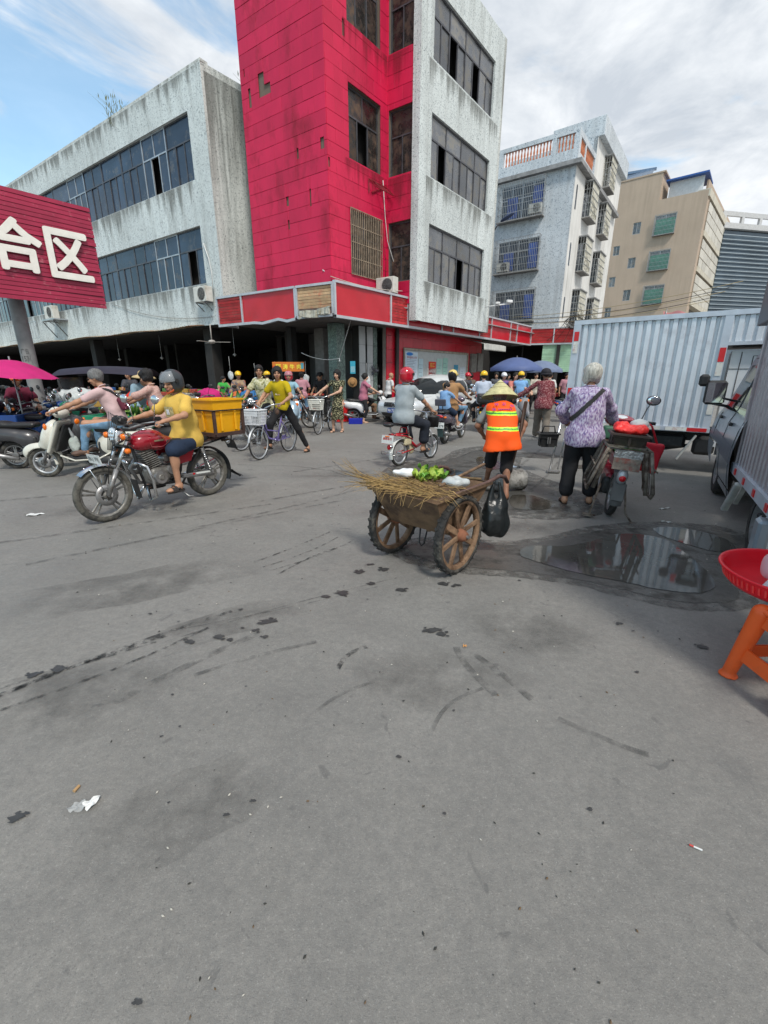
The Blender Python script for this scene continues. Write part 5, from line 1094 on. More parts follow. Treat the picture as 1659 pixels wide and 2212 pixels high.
def headgear(J,kind,m):
    """a hat or helmet worn on the head is its own small thing resting on the person"""
    t,hc,Rh,S=J['t'],J['hc'],J['Rh'],J['S'];b=MB()
    def P(x,y,z):return hc+Rh@(np.array([x,y,z])*S)
    if kind in('half','cap'):
        f=Field(.008,.01);f.ell((0,-.012,.045),(.105,.122,.105));f.rbox((0,0,-.105),(.4,.4,.20),.01,rotm('X',-8),op='s',k=.012)
        f.ell((0,.115,.045),(.08,.055,.014),rotm('X',-12),k=.01);vs,fs=f.arrays();put(b,(vs,fs,None),Rh*S,hc,[m]);o=obj('helmet',b,t)
        b=MB()
        for s_ in(-1,1):b.tube([P(s_*.088,.0,.02),P(s_*.078,.03,-.05),P(s_*.02,.055,-.115)],.006,strap_m,5)
        obj('strap',b,o)
    if kind in('open','full'):
        f=Field(.008,.012);f.ell((0,-.012,.028),(.118,.138,.125));f.ell((0,-.02,-.05),(.108,.112,.085),k=.04);f.rbox((0,.165,-.03),(.19,.2,.125),.03,op='s',k=.012);f.rbox((0,.03,-.17),(.4,.4,.12),.01,op='s',k=.01)
        if kind=='full':f.ell((0,.085,-.085),(.085,.055,.028))
        vs,fs=f.arrays();put(b,(vs,fs,None),Rh*S,hc,[m]);o=obj('helmet',b,t)
        b=MB();hi=kind=='open';b.ell((0,-.012,.028),(.128,.15,.14),visor,None,18,8,-25 if not hi else 0,30 if not hi else 55,25,155);b.v=[tuple(hc+Rh@((rotm('X',0)@np.array(q))*S))for q in b.v];obj('visor',b,o)
        b=MB()
        for s_ in(-1,1):b.cyl(P(s_*.112,.03,.03),P(s_*.132,.03,.03),.022,strap_m)
        obj('hinge',b,o)
    if kind=='conical':
        b=MB();vs=[];prof=[(.0,.185),(.014,.178),(.10,.10),(.18,.022),(.248,-.048),(.251,-.056),(.18,.008),(.09,.08),(0,.16)]
        b.lathe(prof,m,40);b.v=[tuple(hc+Rh@((rotm('X',-4)@np.array(q)+np.array([0,-.01,.045]))*S))for q in b.v];o=obj('conical_hat',b,t)
        b=MB()
        for r_,z in((.248,-.046),(.19,.014),(.13,.072),(.06,.135)):b.tube([tuple(P(r_*math.cos(a),r_*math.sin(a)-.01,z+.048))for a in[2*math.pi*k/36 for k in range(36)]],.003,mat('hat_rib',(.28,.24,.12),var=.2),4,closed=True)
        obj('rib',b,o)
    if kind=='sunhat':
        b=MB();b.lathe([(0,.12),(.05,.118),(.09,.09),(.105,.03),(.13,.02),(.19,.0),(.22,-.03),(.19,-.005),(.10,.015)],m,28);b.v=[tuple(hc+Rh@((np.array(q)*np.array([1,1.1,1])+np.array([0,-.005,.02]))*S))for q in b.v];obj('sun_hat',b,t)
    return
def setperson(J,x,y,az,z=0):place(J['t'],x,y,az,z);return J
def glasses(J):
    b=MB();hc,Rh,S=J['hc'],J['Rh'],J['S'];P=lambda x,y,z:tuple(hc+Rh@(np.array([x,y,z])*S));m=mat('spectacle_wire',(.06,.04,.03),rough=.4,metal=.5)
    for s_ in(-1,1):
        b.tube([P(s_*.033+.022*math.cos(a),.102,.0+.016*math.sin(a))for a in[2*math.pi*k/12 for k in range(12)]],.0022,m,4,closed=True);b.tube([P(s_*.055,.1,.002),P(s_*.078,-.0,.005)],.0022,m,4)
    b.tube([P(-.011,.104,.003),P(.011,.104,.003)],.002,m,4);obj('glasses',b,J['t'])
# ================================================================ TWO-WHEELERS
tyre=mat('tyre_rubber_black',(.028,.027,.026),rough=.85,var=.3,vs=20,bump=.4,bs=90,dirt=(.13,.12,.10),dirt_amt=.35,dirt_s=9)
tyred=mat('tyre_dusty',(.10,.095,.08),rough=.9,var=.3,vs=14,bump=.4,bs=90,dirt=(.035,.035,.033),dirt_amt=.5,dirt_s=8)
chrome=mat('chrome',(.62,.63,.64),rough=.16,metal=1,var=.12,vs=9,dirt=(.25,.22,.18),dirt_amt=.15);steel=mat('grey_steel',(.30,.30,.30),rough=.4,metal=.7,var=.25,vs=12,dirt=(.13,.11,.09),dirt_amt=.3,dirt_s=10)
castm=mat('cast_metal',(.22,.215,.20),rough=.5,metal=.5,var=.3,vs=15,dirt=(.08,.07,.06),dirt_amt=.45,dirt_s=12,bump=.3)
blk=mat('black_plastic',(.022,.022,.023),rough=.45,var=.25,vs=9,dirt=(.09,.085,.08),dirt_amt=.25,dirt_s=6);seatm=mat('black_seat',(.018,.018,.019),rough=.38,var=.2,bump=.2,bs=60)
redp=mat('candy_red',(.30,.008,.02),rough=.22,var=.1,coat=.7,dirt=(.18,.06,.05),dirt_amt=.1);orl=mat('orange_lens',(.75,.16,.01),rough=.2,var=.05);redl=mat('red_lens',(.5,.01,.015),rough=.15,var=.05);lens=mat('clear_lens',(.65,.68,.70),rough=.08,var=.1,metal=.3,bump=.5,bs=45)
whitep=mat('white_plate',(.62,.64,.62),rough=.5,var=.08,dirt=(.35,.33,.3),dirt_amt=.25);yelp=mat('yellow_plate',(.70,.48,.02),rough=.5,var=.08);ink=mat('plate_ink',(.02,.03,.035),var=0);mirror_m=mat('mirror_glass',(.7,.74,.78),rough=.04,metal=1,var=.03)
bluep=mat('blue_plate',(.01,.06,.30),rough=.5,var=.08);inkw=mat('plate_white_ink',(.75,.75,.75),var=0)
def wheel(parent,y,z,Rr,tw,style='alloy',tm_=None,rim_m=None,x=0.,sub=True,tread=False):
    """tyre is the part; rim, spokes and hub sit under it"""
    tm_=tm_ or tyre;rim_m=rim_m or steel;b=MB();w_=tw/2;n=32
    prof=[(Rr-tw*.75,-w_*.55),(Rr-tw*.55,-w_*.95),(Rr-tw*.25,-w_),(Rr-tw*.06,-w_*.62),(Rr,0),(Rr-tw*.06,w_*.62),(Rr-tw*.25,w_),(Rr-tw*.55,w_*.95),(Rr-tw*.75,w_*.55)]
    b.lathe(prof,tm_,n,(x,y,z),'x');wo_=obj('wheel',b,parent);b=MB();r0=Rr-tw*.72
    b.lathe([(r0+.004,-w_*.6),(r0-.012,-w_*.62),(r0-.022,-w_*.3),(r0-.022,w_*.3),(r0-.012,w_*.62),(r0+.004,w_*.6)],rim_m,n,(x,y,z),'x')
    if style=='alloy':
        for k in range(5):
            for e in(-.12,.12):
                a=2*math.pi*k/5+.3;b.bar((x,y+math.cos(a+e*1.6)*.05,z+math.sin(a+e*1.6)*.05),(x,y+math.cos(a+e)*(r0-.02),z+math.sin(a+e)*(r0-.02)),.022,.022,rim_m,(1,0,0),.005)
        b.cyl((x-w_*.8,y,z),(x+w_*.8,y,z),.05,rim_m,n=16)
    elif style=='disc3':
        for k in range(3):a=2*math.pi*k/3+.5;b.bar((x,y,z),(x,y+math.cos(a)*r0,z+math.sin(a)*r0),.03,.07,rim_m,(1,0,0),.008)
        b.cyl((x-w_*.8,y,z),(x+w_*.8,y,z),.06,rim_m,n=16)
    elif style=='wire':
        for k in range(28):
            a=2*math.pi*k/28;e=.35*(1 if k%2 else-1);b.tube([(x+w_*.6*(1 if k%4<2 else-1),y+math.cos(a+e)*.025,z+math.sin(a+e)*.025),(x,y+math.cos(a)*(r0-.02),z+math.sin(a)*(r0-.02))],.0016,rim_m,3,caps=False)
        b.cyl((x-.04,y,z),(x+.04,y,z),.02,rim_m,n=10)
    obj('rim',b,wo_);return wo_
def disc(parent,y,z,r_,x):
    b=MB();b.lathe([(r_*.55,-.003),(r_,-.003),(r_,.003),(r_*.55,.003)],steel,28,(x,y,z),'x');b.lathe([(0,-.006),(r_*.35,-.006),(r_*.35,.006),(0,.006)],castm,16,(x,y,z),'x')
    for k in range(5):a=2*math.pi*k/5;b.bar((x,y+math.cos(a)*r_*.3,z+math.sin(a)*r_*.3),(x,y+math.cos(a)*r_*.6,z+math.sin(a)*r_*.6),.006,.02,steel,(1,0,0))
    obj('brake_disc',b,parent)
def plate(parent,c,w_,h_,Rm,base,inkm,lines,name='number_plate'):
    Rm=np.asarray(Rm);b=MB();b.box(c,(w_,.006,h_),base,Rm,.0015);p=obj(name,b,parent);b=MB();r_=Rm@np.array([1,0,0.]);u_=Rm@np.array([0,0,1.]);n_=Rm@np.array([0,-1,0.]);c=np.array(c)
    for(txt,dx_,dz_,hh,wm)in lines:b.text(txt,tuple(c+r_*dx_+u_*dz_+n_*.0045),hh,inkm,r_,u_,wmax=wm,bold=hh*.02)
    for(s0,s1,u0,u1)in((-.5,.5,.47,.49),(-.5,.5,-.49,-.47)):b.box(tuple(c+n_*.004+u_*h_*(u0+u1)/2),(w_*.96,.001,h_*.02),inkm,Rm)
    obj('plate_characters',b,p);return p
def mirror(parent,x,y0,z0,out=.12,up=.22,r_=.055,m=None):
    b=MB();s_=1 if x>0 else-1;e=(x+s_*out,y0+.02,z0+up);b.tube([(x,y0,z0),(x+s_*out*.4,y0,z0+up*.6),e],.006,m or chrome,6);b.ell(e,(r_*1.15,.018,r_*.85),m or blk,None,14,8);mo=obj('mirror',b,parent)
    b=MB();b.ell((e[0],e[1]-.014,e[2]),(r_*1.0,.006,r_*.72),mirror_m,None,14,6);obj('mirror_glass',b,mo)
def fenderarc(b,y,z,Rr,w_,a0,a1,m,th=.004,x=0.,n=16):
    b.sheet(lambda u,v_:(x+(v_-.5)*w_,y+math.cos(R(a0+(a1-a0)*u))*(Rr-.02*abs(v_-.5)*2),z+math.sin(R(a0+(a1-a0)*u))*(Rr-.02*abs(v_-.5)*2)),n,4,m)
    b.sheet(lambda u,v_:(x+(v_-.5)*(w_-.006),y+math.cos(R(a0+(a1-a0)*u))*(Rr-th-.02*abs(v_-.5)*2),z+math.sin(R(a0+(a1-a0)*u))*(Rr-th-.02*abs(v_-.5)*2)),n,4,m)
def motorcycle(label,body=redp,hero=False,h=.014,crate=False,topbox=False,front_plate=None,rear_plate=None,fairing=False,group=None,yplate=False):
    t=thing('motorcycle',label,'motorcycle',group);wb,Rr=1.30,.30
    wheel(t,0,Rr,Rr,.09,'alloy',tyred if hero else tyre,castm if hero else steel);wheel(t,wb,Rr,Rr+.0,.08,'alloy',tyred if hero else tyre,castm if hero else steel);disc(t,wb,Rr,.115,-.06)
    b=MB()
    for s_ in(-1,1):
        b.tube([(s_*.085,wb,Rr),(s_*.085,wb-.13,Rr+.26)],.026,steel,10);b.tube([(s_*.085,wb-.12,Rr+.24),(s_*.085,wb-.33,Rr+.62)],.018,chrome,10)
    b.box((0,wb-.30,Rr+.57),(.23,.05,.04),blk,rotm('X',18),.008);b.box((0,wb-.255,Rr+.49),(.22,.05,.03),blk,rotm('X',18),.006);b.cyl((-.1,wb,Rr),(.1,wb,Rr),.012,steel);obj('fork',b,t)
    b=MB();fenderarc(b,wb,Rr,Rr+.035,.11,48,160,chrome if hero else body)
    if hero:b.tube([(.06,wb,Rr),(.062,wb+.12,Rr+.3)],.006,chrome,5);b.tube([(-.06,wb,Rr),(-.062,wb+.12,Rr+.3)],.006,chrome,5)
    obj('front_fender',b,t)
    if hero:b=MB();b.sheet(lambda u,v_:((v_-.5)*.13,wb-.335-.03*u,Rr+.1-.22*u+.0*v_),4,3,blk);obj('mud_flap',b,t)
    if front_plate:b=MB();plate(t,(0,wb+.03,Rr+.385),.25,.10,euler(0,0,180)@rotm('X',12),whitep,mat('plate_ink_faded',(.28,.30,.30),var=0),[('粤K·J',-.06,0,.055,.1),('99J',.055,0,.06,.1)])
    # headlight
    hy,hz=wb-.22,Rr+.60
    b=MB();b.lathe([(0,-.10),(.05,-.095),(.08,-.05),(.092,0),(.095,.02),(.088,.024)],chrome if hero else blk,24,(0,hy,hz),'y');hl=obj('headlight',b,t);b=MB();b.lathe([(.088,.022),(.07,.034),(0,.04)],lens,24,(0,hy,hz),'y')
    for k in range(7):a=2*math.pi*k/6;rr_=.045 if k<6 else 0;b.ell((rr_*math.cos(a),hy+.035,hz+rr_*math.sin(a)),(.02,.008,.02),mirror_m,None,10,6)
    obj('lens',b,hl)
    for s_ in(-1,1):
        b=MB();b.tube([(s_*.09,hy-.06,hz+.0),(s_*.15,hy-.05,hz+.0)],.012,chrome,8);b.lathe([(0,-.035),(.03,-.03),(.034,.02)],chrome if hero else blk,14,(s_*.165,hy-.02,hz),'y');b.lathe([(.034,.02),(.03,.045),(0,.05)],orl,14,(s_*.165,hy-.02,hz),'y');obj('indicator',b,t)
        if hero:b=MB();b.lathe([(0,-.02),(.026,-.018),(.03,.015),(.02,.03),(0,.034)],orl,14,(s_*.13,hy-.04,hz-.16),'y');obj('reflector',b,t)
    b=MB();b.box((0,hy-.07,hz+.15),(.17,.1,.07),blk,rotm('X',35),.02)
    for s_ in(-1,1):b.lathe([(0,-.03),(.04,-.03),(.043,.02),(.036,.026)],blk,16,(s_*.045,hy-.09,hz+.17),'z',rotm('X',35));b.lathe([(0,.02),(.035,.02)],lens,16,(s_*.045,hy-.09,hz+.17),'z',rotm('X',35))
    obj('instruments',b,t)
    b=MB();gy,gz=wb-.61,Rr+.72
    b.tube([(-.36,gy,gz-.02),(-.22,gy+.05,gz+.01),(-.14,gy+.16,gz-.01),(-.06,wb-.36,gz-.05),(.06,wb-.36,gz-.05),(.14,gy+.16,gz-.01),(.22,gy+.05,gz+.01),(.36,gy,gz-.02)],.012,steel,8);hbr=obj('handlebar',b,t)
    for s_ in(-1,1):
        b=MB();b.tube([(s_*.25,gy+.035,gz+.005),(s_*.37,gy-.005,gz-.02)],.019,blk,8);b.tube([(s_*.24,gy+.06,gz+.0),(s_*.30,gy+.09,gz-.01),(s_*.38,gy+.06,gz-.02)],.007,steel,6);b.ell((s_*.225,gy+.04,gz),(.025,.03,.025),blk);obj('grip',b,hbr);mirror(t,s_*.2,gy+.05,gz+.01,.10,.24,.058,chrome if hero else blk)
    b=MB()
    for k in range(6):s_=-.04+k*.016;b.tube([(s_,wb-.37,gz-.04),(s_*2,hy-.02,hz+.2+.01*k),(s_*1.5+.02,wb-.16,Rr+.45),(s_,wb-.36,Rr+.5)],.005,blk,5)
    b.tube([(-.22,gy+.06,gz),(-.16,hy+.05,hz+.12),(-.1,wb-.05,Rr+.3),(-.07,wb-.03,Rr+.12)],.005,blk,5);obj('brake_cable',b,t)
    f=Field(h*.8,.03);f.ell((0,wb-.57,Rr+.52),(.14,.19,.115)).ell((0,wb-.68,Rr+.47),(.11,.19,.09)).ell((0,wb-.47,Rr+.50),(.115,.12,.10)).rbox((0,wb-.5,Rr+.36),(.06,.6,.12),.01,op='s',k=.03)
    b=MB();f.mesh(b,body);tk=obj('fuel_tank',b,t);b=MB();b.lathe([(0,.012),(.03,.012),(.034,0)],chrome,16,(0,wb-.54,Rr+.635),'z');obj('tank_cap',b,tk)
    if hero:
        b=MB()
        for s_ in(-1,1):
            f2=Field(.008,.01);f2.ell((s_*.108,wb-.56,Rr+.50),(.034,.14,.06))
            b2=MB()
            pts=[(wb-.50,Rr+.555),(wb-.68,Rr+.55),(wb-.76,Rr+.49),(wb-.66,Rr+.44),(wb-.53,Rr+.45)]
            b.tube([(s_*(.135-.28*abs(y_-(wb-.60))**1.6),y_,z_)for y_,z_ in pts],.0035,mat('stripe_red',(.6,.12,.14),var=0),4,closed=True);b.box((s_*.140,wb-.62,Rr+.515),(.004,.12,.018),mat('badge_gold',(.45,.40,.25),rough=.3,metal=.6),RZ(-4*s_))
        obj('tank_emblem',b,tk)
    f=Field(h*.8,.03);f.rbox((0,.30,Rr+.46),(.24,.58,.09),.04).rbox((0,.42,Rr+.44),(.17,.3,.06),.03);b=MB();f.mesh(b,seatm);obj('seat',b,t)
    for s_ in(-1,1):b=MB();b.prism([(.22,Rr+.40),(.56,Rr+.40),(.58,Rr+.33),(.50,Rr+.20),(.30,Rr+.22)],(s_*.035,0,0),body,(s_*.09,0,0),((0,1,0),(0,0,1)));obj('side_panel',b,t)
    # engine
    b=MB();ey,ez=.74,Rr+.12
    for k in range(9):b.box((0,ey-.01+.01*k,ez+.10+.022*k),(.17-.004*abs(k-4),.16,.010),castm,rotm('X',-14),.003)
    b.cyl((0,ey-.02,ez+.02),(0,ey+.06,ez+.30),.055,castm,n=14)
    f=Field(h,.02);f.rbox((0,ey-.04,ez-.02),(.22,.22,.20),.05).rbox((0,ey-.2,ez),(.2,.2,.15),.05).ell((0,ey+.04,ez+.30),(.07,.08,.05));f.mesh(b,castm)
    for s_ in(-1,1):b.cyl((s_*.09,ey-.03,ez-.03),(s_*.135,ey-.03,ez-.03),.085,steel,.075,22);b.cyl((s_*.13,ey-.03,ez-.03),(s_*.142,ey-.03,ez-.03),.045,castm,.03,16);b.cyl((s_*.09,ey-.18,ez+.03),(s_*.12,ey-.18,ez+.03),.06,steel,.05,18)
    b.box((-.0,ey-.2,ez+.17),(.1,.1,.1),castm,None,.02);b.cyl((-.06,ey-.16,ez+.16),(.06,ey-.16,ez+.16),.03,steel);obj('engine',b,t)
    b=MB();b.tube([(.05,ey+.1,ez+.24),(.08,ey+.2,ez+.1),(.12,ey+.1,ez-.1),(.14,ey-.2,ez-.14),(.15,ey-.5,ez-.13)],.022,steel,10);b.tube([(.15,ey-.48,ez-.13),(.16,ey-.6,ez-.12),(.17,-.25,ez-.02)],[.03,.045,.045],chrome,12);obj('exhaust',b,t)
    b=MB()
    b.tube([(0,wb-.36,Rr+.54),(0,wb-.55,Rr+.40),(0,.35,Rr+.40),(0,-.1,Rr+.44)],.018,blk,8);b.tube([(0,wb-.37,Rr+.48),(0,ey+.15,ez+.1),(0,ey+.1,ez-.13),(0,ey-.3,ez-.15),(0,.38,Rr+.1),(0,.32,Rr+.38)],.018,blk,8)
    for s_ in(-1,1):b.tube([(s_*.09,0,Rr),(s_*.09,.42,Rr+.03)],.017,steel,8);b.tube([(s_*.1,.45,Rr-.05),(s_*.1,.12,Rr+.38),(s_*.1,-.25,Rr+.44)],.013,blk,6)
    obj('frame',b,t)
    b=MB();b.box((-.105,.2,Rr+.035),(.02,.44,.05),steel,rotm('X',3),.01);b.box((-.117,.14,Rr+.045),(.003,.22,.022),whitep,rotm('X',3));b.cyl((-.05,0,Rr),(-.095,0,Rr),.075,castm,n=18);b.box((-.117,.28,Rr+.05),(.003,.03,.022),redl,rotm('X',3));obj('chain_guard',b,t)
    for s_ in(-1,1):
        b=MB();p0,p1=V((s_*.12,.03,Rr+.03)),V((s_*.12,.13,Rr+.36));b.tube([p0,p1],.012,chrome,8);d=p1-p0
        b.tube([p0+d*(.12+.7*k/60)+V((math.cos(k*.9)*.026,math.sin(k*.9)*.026,0))for k in range(61)],.0045,chrome,5);b.cyl(p0+d*.8,p1,.028,chrome);obj('shock_absorber',b,t)
    b=MB();fenderarc(b,0,Rr,Rr+.05,.13,60,205 if hero else 190,blk)
    if hero:b.sheet(lambda u,v_:((v_-.5)*(.17-.04*u),-.33-.20*u,Rr+.0-.14*u-.015*math.sin(8*v_+3*u)),6,5,mat('flap_rubber',(.012,.012,.012),rough=.9))
    obj('rear_fender',b,t)
    b=MB();b.box((0,-.26,Rr+.44),(.12,.06,.07),redl,None,.02);obj('tail_light',b,t)
    for s_ in(-1,1):b=MB();b.tube([(s_*.04,-.24,Rr+.40),(s_*.13,-.25,Rr+.39)],.008,chrome,6);b.ell((s_*.15,-.25,Rr+.39),(.03,.035,.03),orl if not hero else chrome);obj('indicator',b,t)
    if rear_plate or yplate:plate(t,(0,-.34,Rr+.22),.22,.14,rotm('X',-12),yelp if yplate else whitep,ink,[('粤K8',0,.035,.035,.12),('24P8Q' if yplate else '08379',0,-.02,.055,.18)])
    elif hero:b=MB();b.box((0,-.42,Rr+.33),(.2,.008,.14),blk,rotm('X',-25),.003);obj('blank_plate',b,t)
    b=MB()
    for s_ in(-1,1):b.tube([(s_*.08,.42,Rr-.04),(s_*.2,.42,Rr-.05)],.012,blk,8);b.tube([(s_*.08,.56,Rr-.06),(s_*.24,.58,Rr-.06)],.014,blk,8)
    obj('foot_peg',b,t)
    if hero:
        for s_ in(-1,1):b=MB();b.tube([(s_*.05,wb-.33,Rr+.28),(s_*.16,wb-.33,Rr+.30),(s_*.23,wb-.38,Rr+.26),(s_*.24,wb-.42,Rr+.1),(s_*.22,wb-.44,Rr-.10),(s_*.12,wb-.42,Rr-.16),(s_*.04,ey+.1,ez-.13)],.016,chrome,8);obj('crash_bar',b,t)
    b=MB();b.tube([(-.1,.5,Rr-.1),(-.16,.42,Rr-.2),(-.2,.38,.1)],.012,steel,6);obj('side_stand',b,t)
    if crate:
        b=MB();rm_=mat('rack_angle_iron',(.055,.03,.025),rough=.7,var=.3,dirt=(.12,.05,.03),dirt_amt=.3);z0=Rr+.50;z1=z0+.30;x_,ya,yb=.225,-.475,-.025
        for(xx,yy)in((-x_,ya),(x_,ya),(x_,yb),(-x_,yb)):b.box((xx,yy,(z0+z1)/2),(.035,.035,z1-z0),rm_,None,.003)
        for zz in(z0,):
            b.box((0,ya,zz),(2*x_,.04,.045),rm_);b.box((0,yb,zz),(2*x_,.04,.045),rm_)
            for s_ in(-1,1):b.box((s_*x_,(ya+yb)/2,zz),(.04,yb-ya,.045),rm_)
        rod=[(-x_-.02,ya-.02,z1),(x_+.02,ya-.02,z1),(x_+.02,yb+.02,z1),(-x_-.02,yb+.02,z1)];b.tube(rod,.009,blk,6,closed=True)
        for s_ in(-1,1):b.bar((s_*.1,.1,Rr+.42),(s_*.1,-.5,z0),.025,.025,rm_);b.bar((s_*.1,-.2,Rr+.40),(s_*.1,-.35,z0),.02,.02,rm_)
        b.box((0,-.28,z0-.01),(.5,.03,.02),rm_);obj('rack',b,t)
    if topbox:
        f=Field(.014,.02);f.rbox((0,-.28,Rr+.64),(.42,.36,.26),.06);b=MB();f.mesh(b,blk);tb_=obj('top_box',b,t);b=MB();b.box((0,-.467,Rr+.66),(.3,.01,.03),mat('box_trim',(.12,.12,.13),rough=.3),None,.003);b.ell((0,-.47,Rr+.7),(.04,.008,.02),chrome);obj('box_trim',b,tb_)
    return t
def crate(label,wx,wy,z0,z1,m):
    t=MB();th=.008
    def ring(z,ex):return[(-wx/2-ex,-wy/2-ex,z),(wx/2+ex,-wy/2-ex,z),(wx/2+ex,wy/2+ex,z),(-wx/2-ex,wy/2+ex,z)]
    lv=[ring(z0,-.03),ring(z0+(z1-z0)*.62,-.01),ring(z0+(z1-z0)*.64,.004),ring(z1-.02,.012),ring(z1-.02,.03),ring(z1,.03),ring(z1,.0),ring(z0+(z1-z0)*.64,-.012),ring(z0+.02,-.04)]
    vs=[p for r_ in lv for p in r_];fs=[(4*i+j,4*i+(j+1)%4,4*i+4+(j+1)%4,4*i+4+j)for i in range(len(lv)-1)for j in range(4)]+[(0,3,2,1),(32,33,34,35)]
    t.add(vs,fs,m)
    for s_ in(-1,1):
        for yy in(-.15,.15):t.box((s_*(wx/2-.003),yy*wy/.6,(z0+z1)/2),(.02,.03,(z1-z0)*.9),m,None,.004)
        t.box((0,s_*(wy/2-.002),(z0+z1)/2+.0),(.03,.02,(z1-z0)*.9),m,None,.004)
    return t
def scooter(label,body,inner=blk,h=.014,plate_=None,plate_front=False,group=None,sleek=False,carrier=False,back=False,sub=True,z_off=0):
    t=thing('scooter',label,'scooter',group);wb,Rr=1.24,.235
    wheel(t,0,Rr,Rr,.095,'disc3' if sleek else 'alloy',None,steel);wheel(t,wb,Rr,Rr,.085,'disc3' if sleek else 'alloy',tyred,alul);disc(t,wb,Rr,.09,-.05)
    b=MB()
    for s_ in(-1,1):b.tube([(s_*.07,wb,Rr),(s_*.07,wb-.14,Rr+.33)],.017,steel,8)
    b.tube([(0,wb-.12,Rr+.3),(0,wb-.3,Rr+.72)],.025,blk,8);obj('fork',b,t)
    f=Field(h,.03);f.ell((0,wb+.02,Rr+.13),(.085,.27,.17),rotm('X',8)).ell((0,wb-.03,Rr+.18),(.1,.2,.12));f.ell((0,wb,Rr),(.2,Rr+.015,Rr+.015),op='s',k=.01).rbox((0,wb,Rr-.15),(.4,.9,.34),.01,op='s',k=.01);b=MB();f.mesh(b,body);obj('front_fender',b,t)
    tilt=rotm('X',24)
    f=Field(h,.04);f.rbox((0,wb-.26,Rr+.40),(.42,.05,.52),.025,tilt).ell((0,wb-.16,Rr+.40),(.17,.13,.27),tilt).ell((0,wb-.06,Rr+.26),(.11,.10,.10)).rbox((0,wb-.18,Rr+.08),(.30,.05,.24),.025,rotm('X',-20));f.rbox((0,wb-.52,Rr+.42),(.30,.40,.9),.02,tilt,op='s',k=.02)
    f.ell((0,wb,Rr),(.2,Rr+.04,Rr+.04),op='s',k=.01);b=MB();f.mesh(b,body);fs_=obj('front_shield',b,t)
    f=Field(h,.03);f.rbox((0,wb-.335,Rr+.38),(.30,.04,.46),.02,tilt).ell((0,wb-.30,Rr+.55),(.14,.06,.09));b=MB();f.mesh(b,inner);obj('leg_shield',b,t)
    f=Field(h,.03);f.ell((0,wb-.36,Rr+.74),(.17,.085,.075)).ell((.0,wb-.30,Rr+.77),(.10,.08,.07));b=MB();f.mesh(b,body);obj('handlebar_cowl',b,t)
    b=MB();hd=(0,wb-.235,Rr+.765)if not sleek else(0,wb-.09,Rr+.45);b.ell(hd,(.075,.03,.05),lens,rotm('X',20));obj('headlight',b,t)
    for s_ in(-1,1):b=MB();b.ell((s_*.13,wb-.16,Rr+.55),(.045,.025,.05),orl if not sleek else lens,RZ(-30*s_));obj('indicator',b,t)
    gy,gz=wb-.42,Rr+.77;b=MB();b.tube([(-.33,gy-.04,gz-.0),(-.15,gy+.05,gz),(.15,gy+.05,gz),(.33,gy-.04,gz)],.012,steel,8);hb=obj('handlebar',b,t)
    for s_ in(-1,1):b=MB();b.tube([(s_*.23,gy+.01,gz),(s_*.35,gy-.05,gz)],.019,blk,8);b.tube([(s_*.22,gy+.05,gz),(s_*.34,gy+.03,gz)],.006,steel,5);obj('grip',b,hb);mirror(t,s_*.18,gy+.04,gz,.10,.20,.052,blk)
    f=Field(h,.03);f.rbox((0,.58,Rr+.06),(.30,.56,.09),.03).rbox((0,.34,Rr+.17),(.26,.14,.3),.04);b=MB();f.mesh(b,inner);obj('floorboard',b,t)
    b=MB()
    for s_ in(-1,1):b.tube([(s_*.155,wb-.30,Rr+.12),(s_*.155,.75,Rr+.035),(s_*.155,.42,Rr+.05),(s_*.15,.2,Rr+.16)],.014,body if not sleek else alul,6)
    obj('side_trim',b,t)
    f=Field(h,.05);f.ell((0,.02,Rr+.33),(.165,.42,.155),rotm('X',-10)).ell((0,.25,Rr+.24),(.16,.2,.19)).ell((0,-.25,Rr+.42),(.10,.16,.09));f.ell((0,0,Rr),(.3,Rr+.03,Rr+.04),op='s',k=.01);b=MB();f.mesh(b,body);obj('rear_body',b,t)
    f=Field(h,.03);f.rbox((0,.12,Rr+.50),(.25,.62,.09),.045).ell((0,-.1,Rr+.52),(.12,.18,.06));b=MB();f.mesh(b,seatm);obj('seat',b,t)
    f=Field(h,.03);f.cap((-.11,0,Rr),(-.10,.34,Rr+.02),.06,.08).ell((-.06,.30,Rr+.04),(.1,.12,.1));b=MB();f.mesh(b,blk);b.tube([(.13,.1,Rr-.05),(.14,-.2,Rr+.02),(.14,-.34,Rr+.06)],[.03,.045,.04],steel,8);obj('engine',b,t)
    b=MB();b.ell((0,-.39,Rr+.42),(.09,.03,.035),redl);obj('tail_light',b,t)
    for s_ in(-1,1):b=MB();b.ell((s_*.12,-.34,Rr+.40),(.035,.04,.025),orl);obj('indicator',b,t)
    b=MB();fenderarc(b,0,Rr,Rr+.04,.12,95,185,blk);b.sheet(lambda u,v_:((v_-.5)*.14,-Rr-.03-.1*(1-u),Rr+.25-.3*u),3,3,mat('flap_teal',(.05,.09,.09),rough=.6));obj('mud_flap',b,t)
    b=MB();b.tube([(-.1,-.15,Rr+.48),(-.1,-.40,Rr+.52),(.1,-.40,Rr+.52),(.1,-.15,Rr+.48)],.012,steel,8);obj('grab_rail',b,t)
    b=MB();b.tube([(-.1,.4,Rr-.06),(-.16,.36,.1),(-.2,.34,.015)],.012,steel,6);obj('side_stand',b,t)
    if plate_:
        plate(t,(0,-.37,Rr+.22),.22,.14,rotm('X',-10),plate_[0],plate_[1],[(plate_[2],0,.04,.032,.12),(plate_[3],0,-.018,.055,.19)])
    return t
